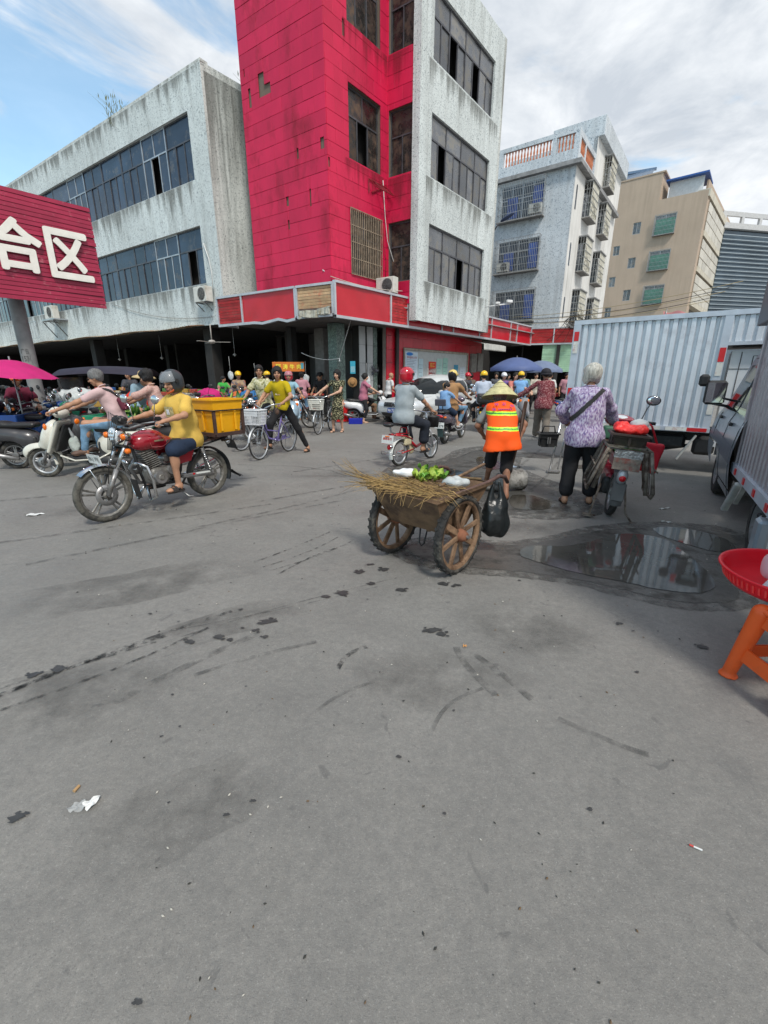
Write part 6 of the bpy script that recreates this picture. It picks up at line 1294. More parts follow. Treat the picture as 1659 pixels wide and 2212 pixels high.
def bicycle(label,col,basket=None,group=None,rack=True,basket_fill=None,tire=None):
    t=thing('bicycle',label,'bicycle',group);wb,Rr=1.04,.31
    grey=tire or tyre;wheel(t,0,Rr,Rr,.034,'wire',grey,alul);wheel(t,wb,Rr,Rr,.034,'wire',grey,alul)
    b=MB();st=(0,.20,Rr+.47);bb_=(0,.42,Rr-.03);hd0,hd1=(0,wb-.14,Rr+.33),(0,wb-.20,Rr+.50)
    b.tube([hd0,(0,.72,Rr+.06),(0,.48,Rr+.0),bb_],.019,col,8);b.tube([hd1,(0,.75,Rr+.22),(0,.42,Rr+.16),(0,.35,Rr+.16)],.014,col,8);b.tube([bb_,st],.015,col,8);b.tube([hd0,hd1],.02,col,8)
    for s_ in(-1,1):b.tube([bb_,(s_*.05,0,Rr)],.009,col,6);b.tube([(0,.25,Rr+.38),(s_*.05,0,Rr)],.008,col,6)
    obj('frame',b,t)
    b=MB()
    for s_ in(-1,1):b.tube([(s_*.045,wb,Rr),(s_*.045,wb-.06,Rr+.2),(s_*.04,wb-.13,Rr+.33)],.011,chrome,8)
    b.tube([hd1,(0,wb-.22,Rr+.60)],.012,chrome,8);obj('fork',b,t)
    b=MB();gz=Rr+.70;b.tube([(-.27,wb-.52,gz),(-.26,wb-.38,gz+.01),(-.2,wb-.24,gz+.0),(-.06,wb-.2,gz-.06),(0,wb-.22,gz-.10),(.06,wb-.2,gz-.06),(.2,wb-.24,gz),(.26,wb-.38,gz+.01),(.27,wb-.52,gz)],.011,chrome,8);hb=obj('handlebar',b,t)
    for s_ in(-1,1):b=MB();b.tube([(s_*.263,wb-.42,gz+.005),(s_*.27,wb-.54,gz)],.016,blk,8);b.tube([(s_*.25,wb-.36,gz+.0),(s_*.24,wb-.42,gz-.03),(s_*.24,wb-.50,gz-.035)],.005,steel,5);obj('grip',b,hb)
    b=MB();f=Field(.012,.02);f.ell((0,.13,Rr+.53),(.085,.09,.03)).cap((0,.18,Rr+.535),(0,.30,Rr+.53),.045,.018);f.mesh(b,blk);b.tube([st,(0,.18,Rr+.51)],.012,chrome,6);obj('saddle',b,t)
    b=MB();fenderarc(b,0,Rr,Rr+.03,.045,20,200,alul);obj('rear_fender',b,t);b=MB();fenderarc(b,wb,Rr,Rr+.03,.045,10,150,alul);obj('front_fender',b,t)
    b=MB();b.lathe([(.07,-.003),(.08,-.003),(.08,.003),(.07,.003)],chrome,20,(.05,.42,Rr-.03),'x');b.bar((.06,.42,Rr-.03),(.065,.50,Rr-.17),.012,.018,chrome);b.bar((-.06,.42,Rr-.03),(-.065,.34,Rr+.11),.012,.018,chrome);b.box((.11,.51,Rr-.18),(.08,.05,.018),blk);b.box((-.11,.33,Rr+.12),(.08,.05,.018),blk);b.box((.055,.2,Rr+.01),(.014,.42,.07),col,None,.01);obj('pedal_crank',b,t)
    if rack:
        b=MB();z=Rr+.36
        for x in(-.06,0,.06):b.tube([(x,.16,z),(x,-.26,z)],.005,alul,5)
        for s_ in(-1,1):b.tube([(s_*.06,-.2,z),(s_*.06,0,Rr)],.005,alul,5)
        b.tube([(-.06,-.26,z),(.06,-.26,z)],.005,alul,5);obj('rear_rack',b,t)
    b=MB();b.tube([(-.08,0,Rr),(-.12,-.08,.02),(.12,-.08,.02),(.08,0,Rr)],.007,steel,6);obj('stand',b,t)
    if basket:
        b=MB();y0,z0,z1=wb+.06,Rr+.36,Rr+.62
        def bp(u,zf):# perimeter
            k=1+.22*zf;hx,hy=.15*k,.105*k;q=[(-hx,-hy),(hx,-hy),(hx,hy),(-hx,hy)];u=(u%1)*4;i=int(u);a,e=q[i],q[(i+1)%4];return(a[0]+(e[0]-a[0])*(u-i),y0+a[1]+(e[1]-a[1])*(u-i),z0+(z1-z0)*zf)
        for i in range(40):b.bar(bp(i/40,0),bp(i/40,1),.010,.004,basket)
        for zf in(0,.2,.4,.6,.8):b.tube([bp(i/16,zf)for i in range(16)],.0045,basket,4,closed=True)
        b.tube([bp(i/16,1)for i in range(16)],.012,basket,6,closed=True);b.quad([bp(0,0.02),bp(.25,0.02),bp(.5,0.02),bp(.75,0.02)],basket)
        b.quad([bp(.52,.62),bp(.73,.62),bp(.73,.97),bp(.52,.97)],basket);obj('basket',b,t)
    return t
# ================================================================ CAR AND TRUCKS
carp=mat('silver_paint',(.52,.54,.54),rough=.3,metal=.1,var=.06,coat=.4,dirt=(.3,.29,.27),dirt_amt=.1);carg=mat('car_glass',(.012,.015,.017),rough=.06,var=.2,spec=.4)
car=thing('car','silver grey hatchback nosing out between the riders in front of the red wall','car')
f=Field(.024,.06);f.rbox((0,0,.55),(1.62,3.86,.52),.2).rbox((0,1.05,.72),(1.45,1.5,.34),.15,rotm('X',-7)).rbox((0,-1.2,.85),(1.5,1.4,.4),.2).ell((0,-.45,.90),(.80,1.72,.70),k=.05).ell((0,-.95,1.1),(.74,1.05,.48),k=.05)
for yy in(1.22,-1.22):f.cap((-1,yy,.3),(1,yy,.3),.34,op='s',k=.02)
f.cap((-.6,yy,.3),(.6,yy,.3),.01);f.rbox((0,0,.12),(3,6,.16),.01,op='s',k=.01)
def carcls(c):
    x,y,z=np.abs(c[:,0]),c[:,1],c[:,2];k=np.zeros(len(c),int)
    side=(x>.5)&(z>1.0)&(z<1.40)&(y<.95-(z-1.0)*1.35)&(y>-1.75+(z-1.0)*.5)&(np.abs(y+.25)>.04)&(np.abs(y+1.18)>.035)
    wind=(y>.35)&(x<.64)&(z>.97)&(z<1.47)
    back=(y<-1.6)&(x<.55)&(z>1.05)&(z<1.4);k[side|back|(wind&~side)]=1;k[(z<.35)&(np.abs(y)>1.7)]=0
    grill=(y>1.5)&(x<.42)&(z>.60)&(z<.74);air=(y>1.5)&(x<.55)&(z>.30)&(z<.42);k[grill|air]=2
    hl=(y>1.45)&(x>.45)&(z>.60)&(z<.80)&(z<.62+(x-.4)*.5+.06);k[hl]=3;return k
b=MB();f.mesh(b,[carp,carg,blk,lens],carcls);obj('body',b,car)
for yy in(1.22,-1.22):
    for s_ in(-1,1):wheel(car,yy,.30,.30,.17,'alloy',tyre,alul,x=s_*.70)
plate(car,(-.0,1.965,.50),.46,.15,RZ(180),bluep,inkw,[('粤K',-.14,0,.09,.13),('701V6',.07,0,.09,.26)])
b=MB();b.lathe([(.055,-.005),(.07,-.005),(.07,.008),(.055,.008)],chrome,20,(0,1.955,.68),'y');b.bar((-.05,1.96,.68),(.05,1.96,.68),.008,.02,chrome);b.bar((-.03,1.96,.65),(0,1.96,.72),.008,.012,chrome);b.bar((.03,1.96,.65),(0,1.96,.72),.008,.012,chrome)
for z in(.62,.66,.70,.74):b.bar((-.4,1.945,z),(-.09,1.95,z),.01,.008,chrome);b.bar((.4,1.945,z),(.09,1.95,z),.01,.008,chrome)
obj('grille',b,car)
for s_ in(-1,1):b=MB();b.ell((s_*.88,.62,1.04),(.11,.07,.075),carp);b.ell((s_*.88,.57,1.04),(.09,.03,.055),mirror_m);obj('wing_mirror',b,car)
b=MB()
for s_ in(-1,1):
    for yy in(.0,-.85):b.bar((s_*.815,yy,.80),(s_*.815,yy-.14,.80),.02,.02,chrome)
obj('door_handle',b,car)
b=MB();b.tube([(-.5,1.08,1.0),(-.1,.9,1.14),(.25,.72,1.24)],.008,blk,5);b.bar((.1,1.08,1.0),(.5,.94,1.1),.012,.012,blk);obj('wiper',b,car)
b=MB();b.box((-.25,.62,1.10),(.3,.06,.03),mat('dash_red',(.4,.03,.04)),RZ(10));obj('dashboard_item',b,car)
place(car,1.60,15.35,-138)
def corr(b,fr,s0,s1,z0,z1,o,pitch,dep,m):
    S=[];s_=s0
    while s_<s1-1e-4:
        for(a,d)in((0,0),(.5,0),(.58,dep),(.92,dep)):
            if s_+a*pitch<s1:S.append((s_+a*pitch,d))
        s_+=pitch
    S.append((s1,0));vs=[]
    for(q,d)in S:
        vs+=[fr.p(q,o+d,z0),fr.p(q,o+d+.0,(z0+z1)/2),fr.p(q,o+d,z1)]
    n=len(S);b.add(vs,[(3*i+j,3*i+3+j,3*i+4+j,3*i+1+j)for i in range(n-1)for j in(0,1)],m)
# ---- box truck
BT=Fr((5.05,6.8),-54);bt=thing('box_truck','small truck with a pale blue corrugated cargo box and white cab, behind the woman','truck',loc=(5.05,6.8,0))
boxm=mat('truck_box_blue',(.62,.655,.70),rough=.38,metal=.25,var=.08,vs=2,wc=True,dirt=(.42,.44,.46),dirt_amt=.2,dirt_s=2.5,bump=.15,bs=6);railm=mat('truck_rail',(.50,.54,.60),rough=.4,metal=.3,var=.12,wc=True)
b=MB();corr(b,BT,.06,2.06,.74,2.36,0,.1175,.042,boxm);obj('side_panel',b,bt)
b=MB();BT.box(b,-.04,2.16,-.03,.05,.67,.745,railm);BT.box(b,-1.5,2.16,-.025,.05,2.36,2.43,railm);BT.box(b,-.03,.07,-.022,.04,.745,2.36,railm);BT.box(b,2.04,2.16,-.022,.04,.745,2.36,railm);BT.box(b,-1.5,-.03,-.02,.03,1.95,2.0,railm);obj('box_frame',b,bt)
b=MB();corr(b,BT,-1.45,-.03,2.0,2.36,0,.1175,.03,boxm);obj('over_cab_panel',b,bt)
b=MB();BT.box(b,-1.5,2.16,.08,1.65,2.34,2.40,railm);BT.box(b,-.03,2.12,1.6,1.64,.7,2.36,boxm);BT.box(b,2.1,2.14,.05,1.62,.7,2.36,boxm);BT.box(b,-.02,.0,.05,1.62,.7,2.36,boxm);BT.box(b,-1.5,-.03,.05,1.62,1.96,1.99,blk);obj('box_body',b,bt)
tr=mat('reflector_red',(.55,.015,.02),rough=.3,var=.1,vs=9);tw_=mat('reflector_white',(.62,.62,.58),rough=.35,var=.15,vs=9,dirt=(.4,.1,.08),dirt_amt=.3,dirt_s=12)
segs=[(0.0,.26,tr),(.26,.55,tw_),(.56,.62,railm),(.62,.80,tw_),(.80,1.06,tr),(1.3,1.5,tw_),(1.5,1.75,tr)]
b=MB()
for a,e,m in segs:BT.box(b,a,e,-.037,-.031,.68,.735,m)
obj('reflective_tape',b,bt)
for s0,zz in((-.02,(1.72,1.92)),(-.02,(1.15,1.33)),(2.06,(2.1,2.25)),(2.06,(1.15,1.32))):
    b=MB();BT.box(b,s0+.0,s0+.075,-.031,-.024,zz[0],zz[1],tr);BT.box(b,s0+.0,s0+.075,-.031,-.024,zz[0]-.2,zz[0]-.01,tw_);obj('reflective_tape',b,bt)
b=MB()
for k in range(12):b.ell(BT.p(-1.2+k*.3,.2,2.41),(.10,.06,.035),mat('roof_dome',(.6,.62,.62),rough=.4),BT.R,12,5,0,90)
obj('roof_rivets',b,bt)
b=MB();BT.box(b,-1.4,2.1,.3,.45,.5,.66,blk);BT.box(b,-1.4,2.1,1.1,1.25,.5,.66,blk);BT.box(b,.25,.75,.15,.55,.38,.6,blk,.04);BT.box(b,-.15,.15,.1,.5,.3,.6,blk,.05);BT.box(b,1.0,1.03,.05,.8,.28,.66,blk)
BT.box(b,.5,.9,.2,1.4,.34,.6,blk,.06);b.tube([BT.p(1.3,.3,.36),BT.p(.6,.25,.33),BT.p(.2,.3,.42)],.03,blk,8);b.tube([BT.p(2.0,.4,.4),BT.p(1.0,.4,.32)],.02,blk,6);obj('chassis',b,bt)
b=MB();b.bar(BT.p(.12,.02,.62),BT.p(.32,.0,.22),.07,.03,mat('guard_strut',(.35,.35,.33),rough=.6,var=.3),bev=.005);obj('guard_strut',b,bt);b=MB();b.bar(BT.p(1.0,-.0,.62),BT.p(.86,-.0,.40),.05,.03,mat('guard_strut'));obj('guard_strut',b,bt)
def xwheel(parent,fr,s,o,z,Rr,tw,rim_m=alul):
    b=MB();rot=np.array(Matrix((fr.n,fr.d,V((0,0,1)))).transposed());w2=tw/2;c=tuple(fr.p(s,o+w2,z))
    b.lathe([(Rr*.62,-w2),(Rr*.9,-w2),(Rr*.985,-w2*.7),(Rr,-w2*.3),(Rr,w2*.3),(Rr*.985,w2*.7),(Rr*.9,w2),(Rr*.62,w2)],tyre,36,c,'x',rot)
    for k in range(36):a=2*math.pi*k/36;b.bar(V(c)+V(rot@np.array([-w2*.7,math.cos(a)*Rr*1.001,math.sin(a)*Rr*1.001])),V(c)+V(rot@np.array([w2*.7,math.cos(a+.06)*Rr*1.001,math.sin(a+.06)*Rr*1.001])),.022,.008,tyre)
    wo_=obj('wheel',b,parent);b=MB();b.lathe([(Rr*.64,-w2*.9),(Rr*.60,-w2*.95),(Rr*.55,-w2*.45),(Rr*.30,-w2*.35),(Rr*.26,-w2*.7),(Rr*.12,-w2*.95),(0,-w2*.95)],rim_m,30,c,'x',rot);b.lathe([(Rr*.62,0),(0,0)],blk,24,c,'x',rot)
    for k in range(6):a=2*math.pi*k/6;b.cyl(V(c)+V(rot@np.array([-w2*.75,math.cos(a)*Rr*.2,math.sin(a)*Rr*.2])),V(c)+V(rot@np.array([-w2*.4,math.cos(a)*Rr*.2,math.sin(a)*Rr*.2])),.012,steel,n=6)
    for k in range(8):a=2*math.pi*(k+.5)/8;b.ell(V(c)+V(rot@np.array([-w2*.40,math.cos(a)*Rr*.44,math.sin(a)*Rr*.44])),(.028,.028,.028),blk,None,8,4)
    obj('rim',b,wo_)
for s,o in((1.15,.1),(-1.0,.1),(1.15,1.35),(-1.0,1.35)):xwheel(bt,BT,s,o,.29,.29,.16)
cabw=mat('cab_white',(.60,.62,.64),rough=.3,var=.05,coat=.4,wc=True,dirt=(.4,.4,.38),dirt_amt=.1);
b=MB();prof=[(-.10,.45),(-.10,1.88),(-1.15,1.88),(-1.5,1.15),(-1.62,.9),(-1.62,.4),(-1.32,.4),(-1.25,.62),(-1.0,.70),(-.75,.62),(-.68,.4)]
sg=BT.sg;b.prism([(x*sg,z)for x,z in prof],BT.n*1.45,cabw,BT.p(0,.12,0),(BT.d*sg,(0,0,1)));cabo=obj('cab',b,bt)
b=MB();b.prism([(x*sg,z)for x,z in[(-.42,1.15),(-.42,1.72),(-.47,1.77),(-1.05,1.77),(-1.3,1.2),(-1.28,1.15)]],BT.n*.02,carg,BT.p(0,.105,0),(BT.d*sg,(0,0,1)));obj('side_window',b,cabo)
b=MB();sm_=mat('door_seam',(.08,.08,.08),var=0)
for(a,e)in(((-.36,.5),(-.36,1.8)),((-.22,.5),(-.22,1.86)),((-.36,1.8),(-1.1,1.8)),((-.10,1.62),(-.36,1.62)),((-.36,.78),(-1.3,.78))):b.bar(BT.p(a[0],.117,a[1]),BT.p(e[0],.117,e[1]),.008,.008,sm_)
BT.box(b,-.6,-.45,.09,.12,.98,1.02,blk,.005);obj('door_seams',b,cabo)
b=MB();b.sheet(lambda u,v_:BT.p(.95-.42*u+.03*v_,1.2+.03*math.sin(7*u),2.42+.20*v_*(1-.25*u)+.02*math.sin(9*u+3*v_)),10,5,mat('pink_cloth',(.62,.22,.22),rough=.8,alpha=.85));b.tube([BT.p(.95,1.2,2.4),BT.p(.93,1.2,2.66)],.008,steel,5);obj('flag',b,None,'small faded pink flag on the roof of the box truck','flag')
# ---- crew cab truck at the right edge
PT=Fr((3.12,3.45),31);pt=thing('crew_cab_truck','grey crew cab light truck with a ribbed cargo box, cut off by the right edge','truck',loc=(3.2,3.45,0))
pp=mat('pickup_silver',(.25,.29,.33),rough=.28,metal=.3,var=.08,vs=2,wc=True,coat=.3,dirt=(.2,.2,.2),dirt_amt=.2,dirt_s=3);ribm=mat('ribbed_box',(.38,.34,.36),rough=.35,metal=.35,var=.12,vs=2,wc=True,dirt=(.28,.2,.2),dirt_amt=.3,dirt_s=2)
b=MB();corr(b,PT,-2.4,1.30,.62,2.5,-.0,.15,.04,ribm);obj('side_panel',b,pt)
b=MB();PT.box(b,-2.4,1.37,-.03,.06,.52,.62,railm);PT.box(b,1.29,1.37,-.015,.06,.62,2.5,ribm);PT.box(b,1.33,1.365,.06,1.6,.6,2.5,ribm);PT.box(b,1.37,2.25,.02,1.6,2.06,2.55,mat('over_cab_dark',(.08,.09,.12),rough=.4,wc=True),.01);PT.box(b,-2.4,1.46,.0,1.6,2.46,2.52,ribm);obj('box_frame',b,pt)
for k in range(9):b=MB();PT.box(b,1.0-k*.5,1.07-k*.5,-.04,-.031,.54,.60,tr);obj('reflector',b,pt)
sg=PT.sg
def pprism(name,prof,o0,th,m,parent,**kw):b=MB();b.prism([(x*sg,z)for x,z in prof],PT.n*th,m,PT.p(0,o0,0),(PT.d*sg,(0,0,1)));return obj(name,b,parent,**kw)
arch=[(2.60+.36*math.cos(R(a)),.30+.36*math.sin(R(a)))for a in range(0,181,15)]
low=[(3.38,.42)]+[(3.0,.32)]+arch[0:]+[(2.2,.24),(1.22,.20),(1.22,.95),(3.38,.95)]
f=Field(.03,.06)
def psheet(s0,s1,z0,z1,bul,m,name,o0=.0,tum=0.,parent=None,holes=None):
    """curved body side: bulges out at mid height and leans in above the belt"""
    b=MB()
    def fn(u,v_):
        s_=s0+(s1-s0)*u;z=z0+(z1-z0)*v_;return PT.p(s_,o0-bul*math.sin(math.pi*min(1,max(0,(z-.2)/.95)))+tum*max(0,z-1.0),z)
    b.sheet(fn,10,16,m);return obj(name,b,parent or pt)
def poly_side(name,prof,m,o0=0.,bul=.07,tum=.22,parent=None):
    b=MB();n=len(prof)
    def oo(z):return o0-bul*math.sin(math.pi*min(1,max(0,(z-.2)/.95)))+tum*max(0,z-1.0)
    cx=sum(p[0]for p in prof)/n;zs=sorted({p[1]for p in prof})
    # scan the outline in thin horizontal strips so that the skin can curve
    def spans(z):
        xs=[]
        for i in range(n):
            (x0,z0),(x1,z1)=prof[i],prof[(i+1)%n]
            if(z0<=z<z1)or(z1<=z<z0):xs.append(x0+(x1-x0)*(z-z0)/(z1-z0))
        return sorted(xs)
    z=zs[0]+1e-4;step=.02
    while z<zs[-1]-1e-4:
        z2=min(z+step,zs[-1]-1e-4);A,B_=spans(z),spans(z2)
        if len(A)==len(B_):
            for k in range(0,len(A)-1,2):b.add([PT.p(A[k],oo(z),z),PT.p(A[k+1],oo(z),z),PT.p(B_[k+1],oo(z2),z2),PT.p(B_[k],oo(z2),z2)],[(0,1,2,3)],m,True)
        z=z2
    return obj(name,b,parent or pt)
low=[(1.22,.22),(2.18,.24)]+[(2.60+.37*math.cos(R(a)),.30+.37*math.sin(R(a)))for a in range(170,9,-10)]+[(3.1,.34),(3.36,.45),(3.40,.8),(3.30,1.02),(1.22,1.02)]
lower=poly_side('lower_body',low,pp);up=[(1.26,1.02),(3.28,1.02),(2.80,1.72),(2.6,1.80),(1.30,1.82)]
poly_side('upper_body',up,pp,o0=.0)
poly_side('side_window',[(1.42,1.10),(2.05,1.10),(2.05,1.66),(1.50,1.68)],carg,o0=-.006);poly_side('side_window',[(2.17,1.10),(3.02,1.10),(2.68,1.64),(2.17,1.66)],carg,o0=-.006)
poly_side('side_band',[(1.22,.60),(2.2,.62),(2.35,.70),(3.36,.72),(3.36,.84),(1.22,.78)],mat('side_band_dark',(.12,.14,.17),rough=.4,wc=True),o0=-.004)
b=MB();
def o_at(z):return-.07*math.sin(math.pi*min(1,max(0,(z-.2)/.95)))+.22*max(0,z-1.0)
for(a,e)in(((2.11,.28),(2.11,1.72)),((1.32,.25),(1.32,1.05)),((2.98,.75),(3.02,1.05)),((1.36,1.74),(2.66,1.72))):
    pts=[PT.p(a[0]+(e[0]-a[0])*i/8,o_at(a[1]+(e[1]-a[1])*i/8)-.003,a[1]+(e[1]-a[1])*i/8)for i in range(9)];b.tube(pts,.005,sm_,4)
obj('door_seams',b,pt)
for s_,z_ in((1.82,.98),(2.72,1.0)):b=MB();PT.box(b,s_-.0,s_+.13,o_at(z_)-.035,o_at(z_)-.003,z_-.02,z_+.02,blk,.008);b.ell(PT.p(s_+.06,o_at(z_),z_-.07),(.03,.01,.03),chrome,PT.R);obj('door_handle',b,pt)
b=MB();b.quad([PT.p(3.30,.05,1.0),PT.p(3.30,1.5,1.0),PT.p(2.80,1.35,1.74),PT.p(2.80,.2,1.74)],carg);obj('windscreen',b,pt)
b=MB();b.prism([(3.40,.40),(3.40,.82),(3.30,1.0),(2.9,1.0),(2.9,.5)]if sg>0 else[(-3.40,.40),(-3.40,.82),(-3.30,1.0),(-2.9,1.0),(-2.9,.5)],PT.n*1.5,pp,PT.p(0,.03,0),(PT.d*sg,(0,0,1)));PT.box(b,1.3,2.75,.2,1.4,1.78,1.84,pp,.02);PT.box(b,1.25,2.9,.12,1.5,.3,1.0,blk);PT.box(b,1.24,1.27,.2,1.5,.3,1.8,pp);obj('cab_shell',b,pt)
b=MB();b.tube([PT.p(2.98,.03,1.12),PT.p(3.02,-.18,1.16)],.018,blk,8);b.tube([PT.p(2.95,.06,1.2),PT.p(3.02,-.18,1.26)],.014,blk,8);PT.box(b,2.98,3.10,-.27,-.03,1.14,1.46,blk,.035);PT.box(b,3.0,3.1,-.36,-.24,1.38,1.54,blk,.03);mo=obj('wing_mirror',b,pt)
b=MB();b.quad([PT.p(2.975,-.25,1.17),PT.p(2.975,-.05,1.17),PT.p(2.97,-.05,1.43),PT.p(2.97,-.25,1.43)],mirror_m);obj('mirror_glass',b,mo)
b=MB();PT.box(b,-2.3,1.4,.35,.5,.40,.52,blk);PT.box(b,-2.3,1.4,1.1,1.25,.40,.52,blk);PT.box(b,.5,.9,.25,.6,.25,.5,blk,.04);obj('chassis',b,pt)
b=MB();b.bar(PT.p(.78,-.02,.50),PT.p(.98,-.06,.17),.06,.05,mat('guard_strut'),bev=.01);b.bar(PT.p(.60,.0,.52),PT.p(.85,.0,.28),.04,.02,mat('guard_strut'));obj('guard_strut',b,pt)
b=MB();b.sheet(lambda u,v_:PT.p(-.46-.02*u,-.02+.2*v_,.5-.35*u),3,3,cabw);PT.box(b,-.62,-.46,-.08,.0,.2,.5,pp,.02);obj('mud_flap',b,pt)
xwheel(pt,PT,0,.02,.31,.31,.17,steel);xwheel(pt,PT,2.60,.0,.31,.31,.17,steel);xwheel(pt,PT,0,1.35,.31,.31,.17,steel);xwheel(pt,PT,2.6,1.35,.31,.31,.17,steel)
# ================================================================ THE CART
def rampat(n):return mat(n)
rustm=mat('rusty_tub',(.17,.105,.06),rough=.75,var=.35,vs=5,dirt=(.075,.045,.03),dirt_amt=.55,dirt_s=4,bump=.4,bs=25);woodm=mat('worn_wood',(.20,.125,.075),rough=.8,var=.4,vs=10,stretch=(1,1,1),dirt=(.10,.055,.03),dirt_amt=.5,dirt_s=7,bump=.4,bs=40)
ct=thing('handcart','rusty two wheeled rubbish cart heaped with dry twigs and spoiled greens','cart')
# local: x along the axle (right), y towards the handles, hubs at x=+-.36
def cwheel(x):
    Rr=.315;b=MB();tw=.058;w2=tw/2
    b.lathe([(Rr-.035,-w2),(Rr-.006,-w2),(Rr,-w2*.6),(Rr,w2*.6),(Rr-.006,w2),(Rr-.035,w2),(Rr-.035,-w2)],tyre,44,(x,0,Rr),'x')
    for k in range(30):
        a=2*math.pi*k/30
        for sx,da in((-1,0),(1,.1)):b.bar((x+sx*w2*.15,math.cos(a+da)*(Rr+.001),Rr+math.sin(a+da)*(Rr+.001)),(x+sx*w2*1.02,math.cos(a+da+.05)*(Rr+.001),Rr+math.sin(a+da+.05)*(Rr+.001)),.026,.007,tyre,(0,math.cos(a),math.sin(a)))
    w_=obj('wheel',b,ct);b=MB();b.lathe([(Rr-.034,-w2*.8),(Rr-.060,-w2*.8),(Rr-.064,0),(Rr-.060,w2*.8),(Rr-.034,w2*.8)],woodm,44,(x,0,Rr),'x');b.lathe([(.0,-.07),(.03,-.07),(.045,-.045),(.055,0),(.045,.045),(.03,.07),(0,.07)],mat('rust_hub',(.22,.09,.05),rough=.85,var=.4),16,(x,0,Rr),'x');b.cyl((x-.09,0,Rr),(x+.09,0,Rr),.014,steel)
    obj('rim',b,w_)
    for k in range(8):
        a=2*math.pi*k/8+.25+random.uniform(-.05,.05);e=random.uniform(-.012,.012);b=MB();b.bar((x+e,math.cos(a)*.035,Rr+math.sin(a)*.035),(x-e,math.cos(a)*(Rr-.058),Rr+math.sin(a)*(Rr-.058)),.05 if k%2 else.042,.018,woodm,(1,0,0),.004);obj('spoke',b,w_)
cwheel(-.33);cwheel(.33)
b=MB();zt,zb=.655,.335;T_=[(-.31,-.33),(.33,-.33),(.33,.44),(-.31,.44)];Bo=[(-.27,-.12),(.27,-.12),(.27,.20),(-.27,.20)]
def tubring(q,z,e=0):return[(x+(e if x>0 else-e),y+(e if y>.1 else-e),z)for x,y in q]
n4=4
for q0,q1,z0,z1,e in((Bo,T_,zb,zt,0),(Bo,T_,zb+.008,zt,-.012)):
    vs=tubring(q0,z0,e)+tubring(q1,z1,e);b.add(vs,[(i,(i+1)%4,4+(i+1)%4,4+i)for i in range(4)]+[(3,2,1,0)],rustm)
obj('tub',b,ct)
b=MB();b.tube([(-.32,-.34,zt),(.34,-.34,zt),(.34,.45,zt),(-.32,.45,zt)],.017,rustm,8,closed=True);b.bar((-.34,0,.315),(.34,0,.315),.045,.035,rustm);b.bar((-.28,-.02,.345),(.28,-.02,.345),.06,.012,mat('rust_hub'))
for x in(-.16,.1):b.bar((x,-.1,.33),(x,.25,.33),.03,.03,rustm)
obj('rim_bar',b,ct)
b=MB()
for x in(-.30,.33):b.tube([(x,-.28,zt+.0),(x,.42,zt+.01),(x*.98,.62,zt+.03),(x*.97,.74,zt+.0),(x*.97,.80,zt-.06)],.017,mat('handle_pipe',(.10,.055,.045),rough=.6,var=.3),8)
obj('handle',b,ct)
b=MB();b.tube([(-.06,.02,.33),(-.05,-.01,.16),(-.02,-.02,.135),(.0,-.01,.16),(.02,.02,.33)],.007,blk,6);obj('prop_leg',b,ct)
CX,CY,CAZ=.345,3.395,41.5
place(ct,CX,CY,CAZ)
def onc(x,y,z):a=R(-CAZ);return(CX+x*math.cos(a)-y*math.sin(a),CY+x*math.sin(a)+y*math.cos(a),z)
twm=mat('dry_twig',(.38,.25,.10),rough=.85,var=.35,vs=20,rnd=.2);twd=mat('dark_twig',(.15,.10,.05),rough=.85,var=.35,vs=20)
b=MB();rr=random.Random(11)
for i in range(330):
    u=rr.random();s_=rr.gauss(0,.06);L_=rr.uniform(.10,.34);x0=-.36+.70*u+rr.uniform(-.1,.1);y0=-.26+.05*u+s_*(1.1 if u>.3 else.6);z0=.655+.025*rr.random()+.02*math.sin(3*u)
    if rr.random()<.25:y0+=rr.uniform(0,.3)
    a=rr.gauss(0,.32);p=V((x0,y0,z0));d=V((-math.cos(a)*(1 if rr.random()<.85 else-.6),math.sin(a),rr.gauss(.02,.10)));r_=rr.uniform(.0016,.0036)
    b.tube([onc(*p),onc(*(p+d*L_*.5+V((0,0,rr.uniform(-.01,.015))))),onc(*(p+d*L_+V((0,rr.uniform(-.03,.03),rr.uniform(-.05,.03)))))],[r_,r_*.8,r_*.3],twm if rr.random()<.8 else twd,3,caps=False)
for i in range(26):
    a=rr.gauss(.02,.13);p=V((-.34,-.24+rr.uniform(-.05,.05),.69));L_=rr.uniform(.25,.5);b.tube([onc(*p),onc(*(p+V((-math.cos(a),math.sin(a),.08+rr.uniform(-.05,.1)))*L_*.5)),onc(*(p+V((-math.cos(a),math.sin(a)+rr.uniform(-.1,.1),.14+rr.uniform(-.06,.2)))*L_))],[.003,.002,.0008],twm if i%3 else twd,3,caps=False)
for i in range(26):
    p=V((rr.uniform(-.25,.3),-.32+rr.uniform(-.02,.02),.69));L_=rr.uniform(.06,.16);b.tube([onc(*p),onc(*(p+V((rr.uniform(-.05,.05),-L_*.5,-.01)))),onc(*(p+V((rr.uniform(-.09,.09),-L_*.8,-L_*.6))))],[.0025,.002,.001],twm,3,caps=False)
obj('twig_heap',b,None,'heap of dry broom twigs spread over the rusty cart','twigs',kind='stuff')
b=MB();b.tube([onc(.16,-.05,.69),onc(.1,.75,.74)],.014,woodm,8);b.tube([onc(-.25,.2,.68),onc(.3,.35,.7)],.011,twd,6);obj('broom_stick',b,None,'worn wooden broom handle sticking out of the cart to the right','broom handle')
lettm=mat('lettuce',(.34,.48,.07),rough=.5,var=.35,vs=25,bump=.6,bs=50);lett2=mat('lettuce_dark',(.12,.30,.03),rough=.5,var=.4,vs=25)
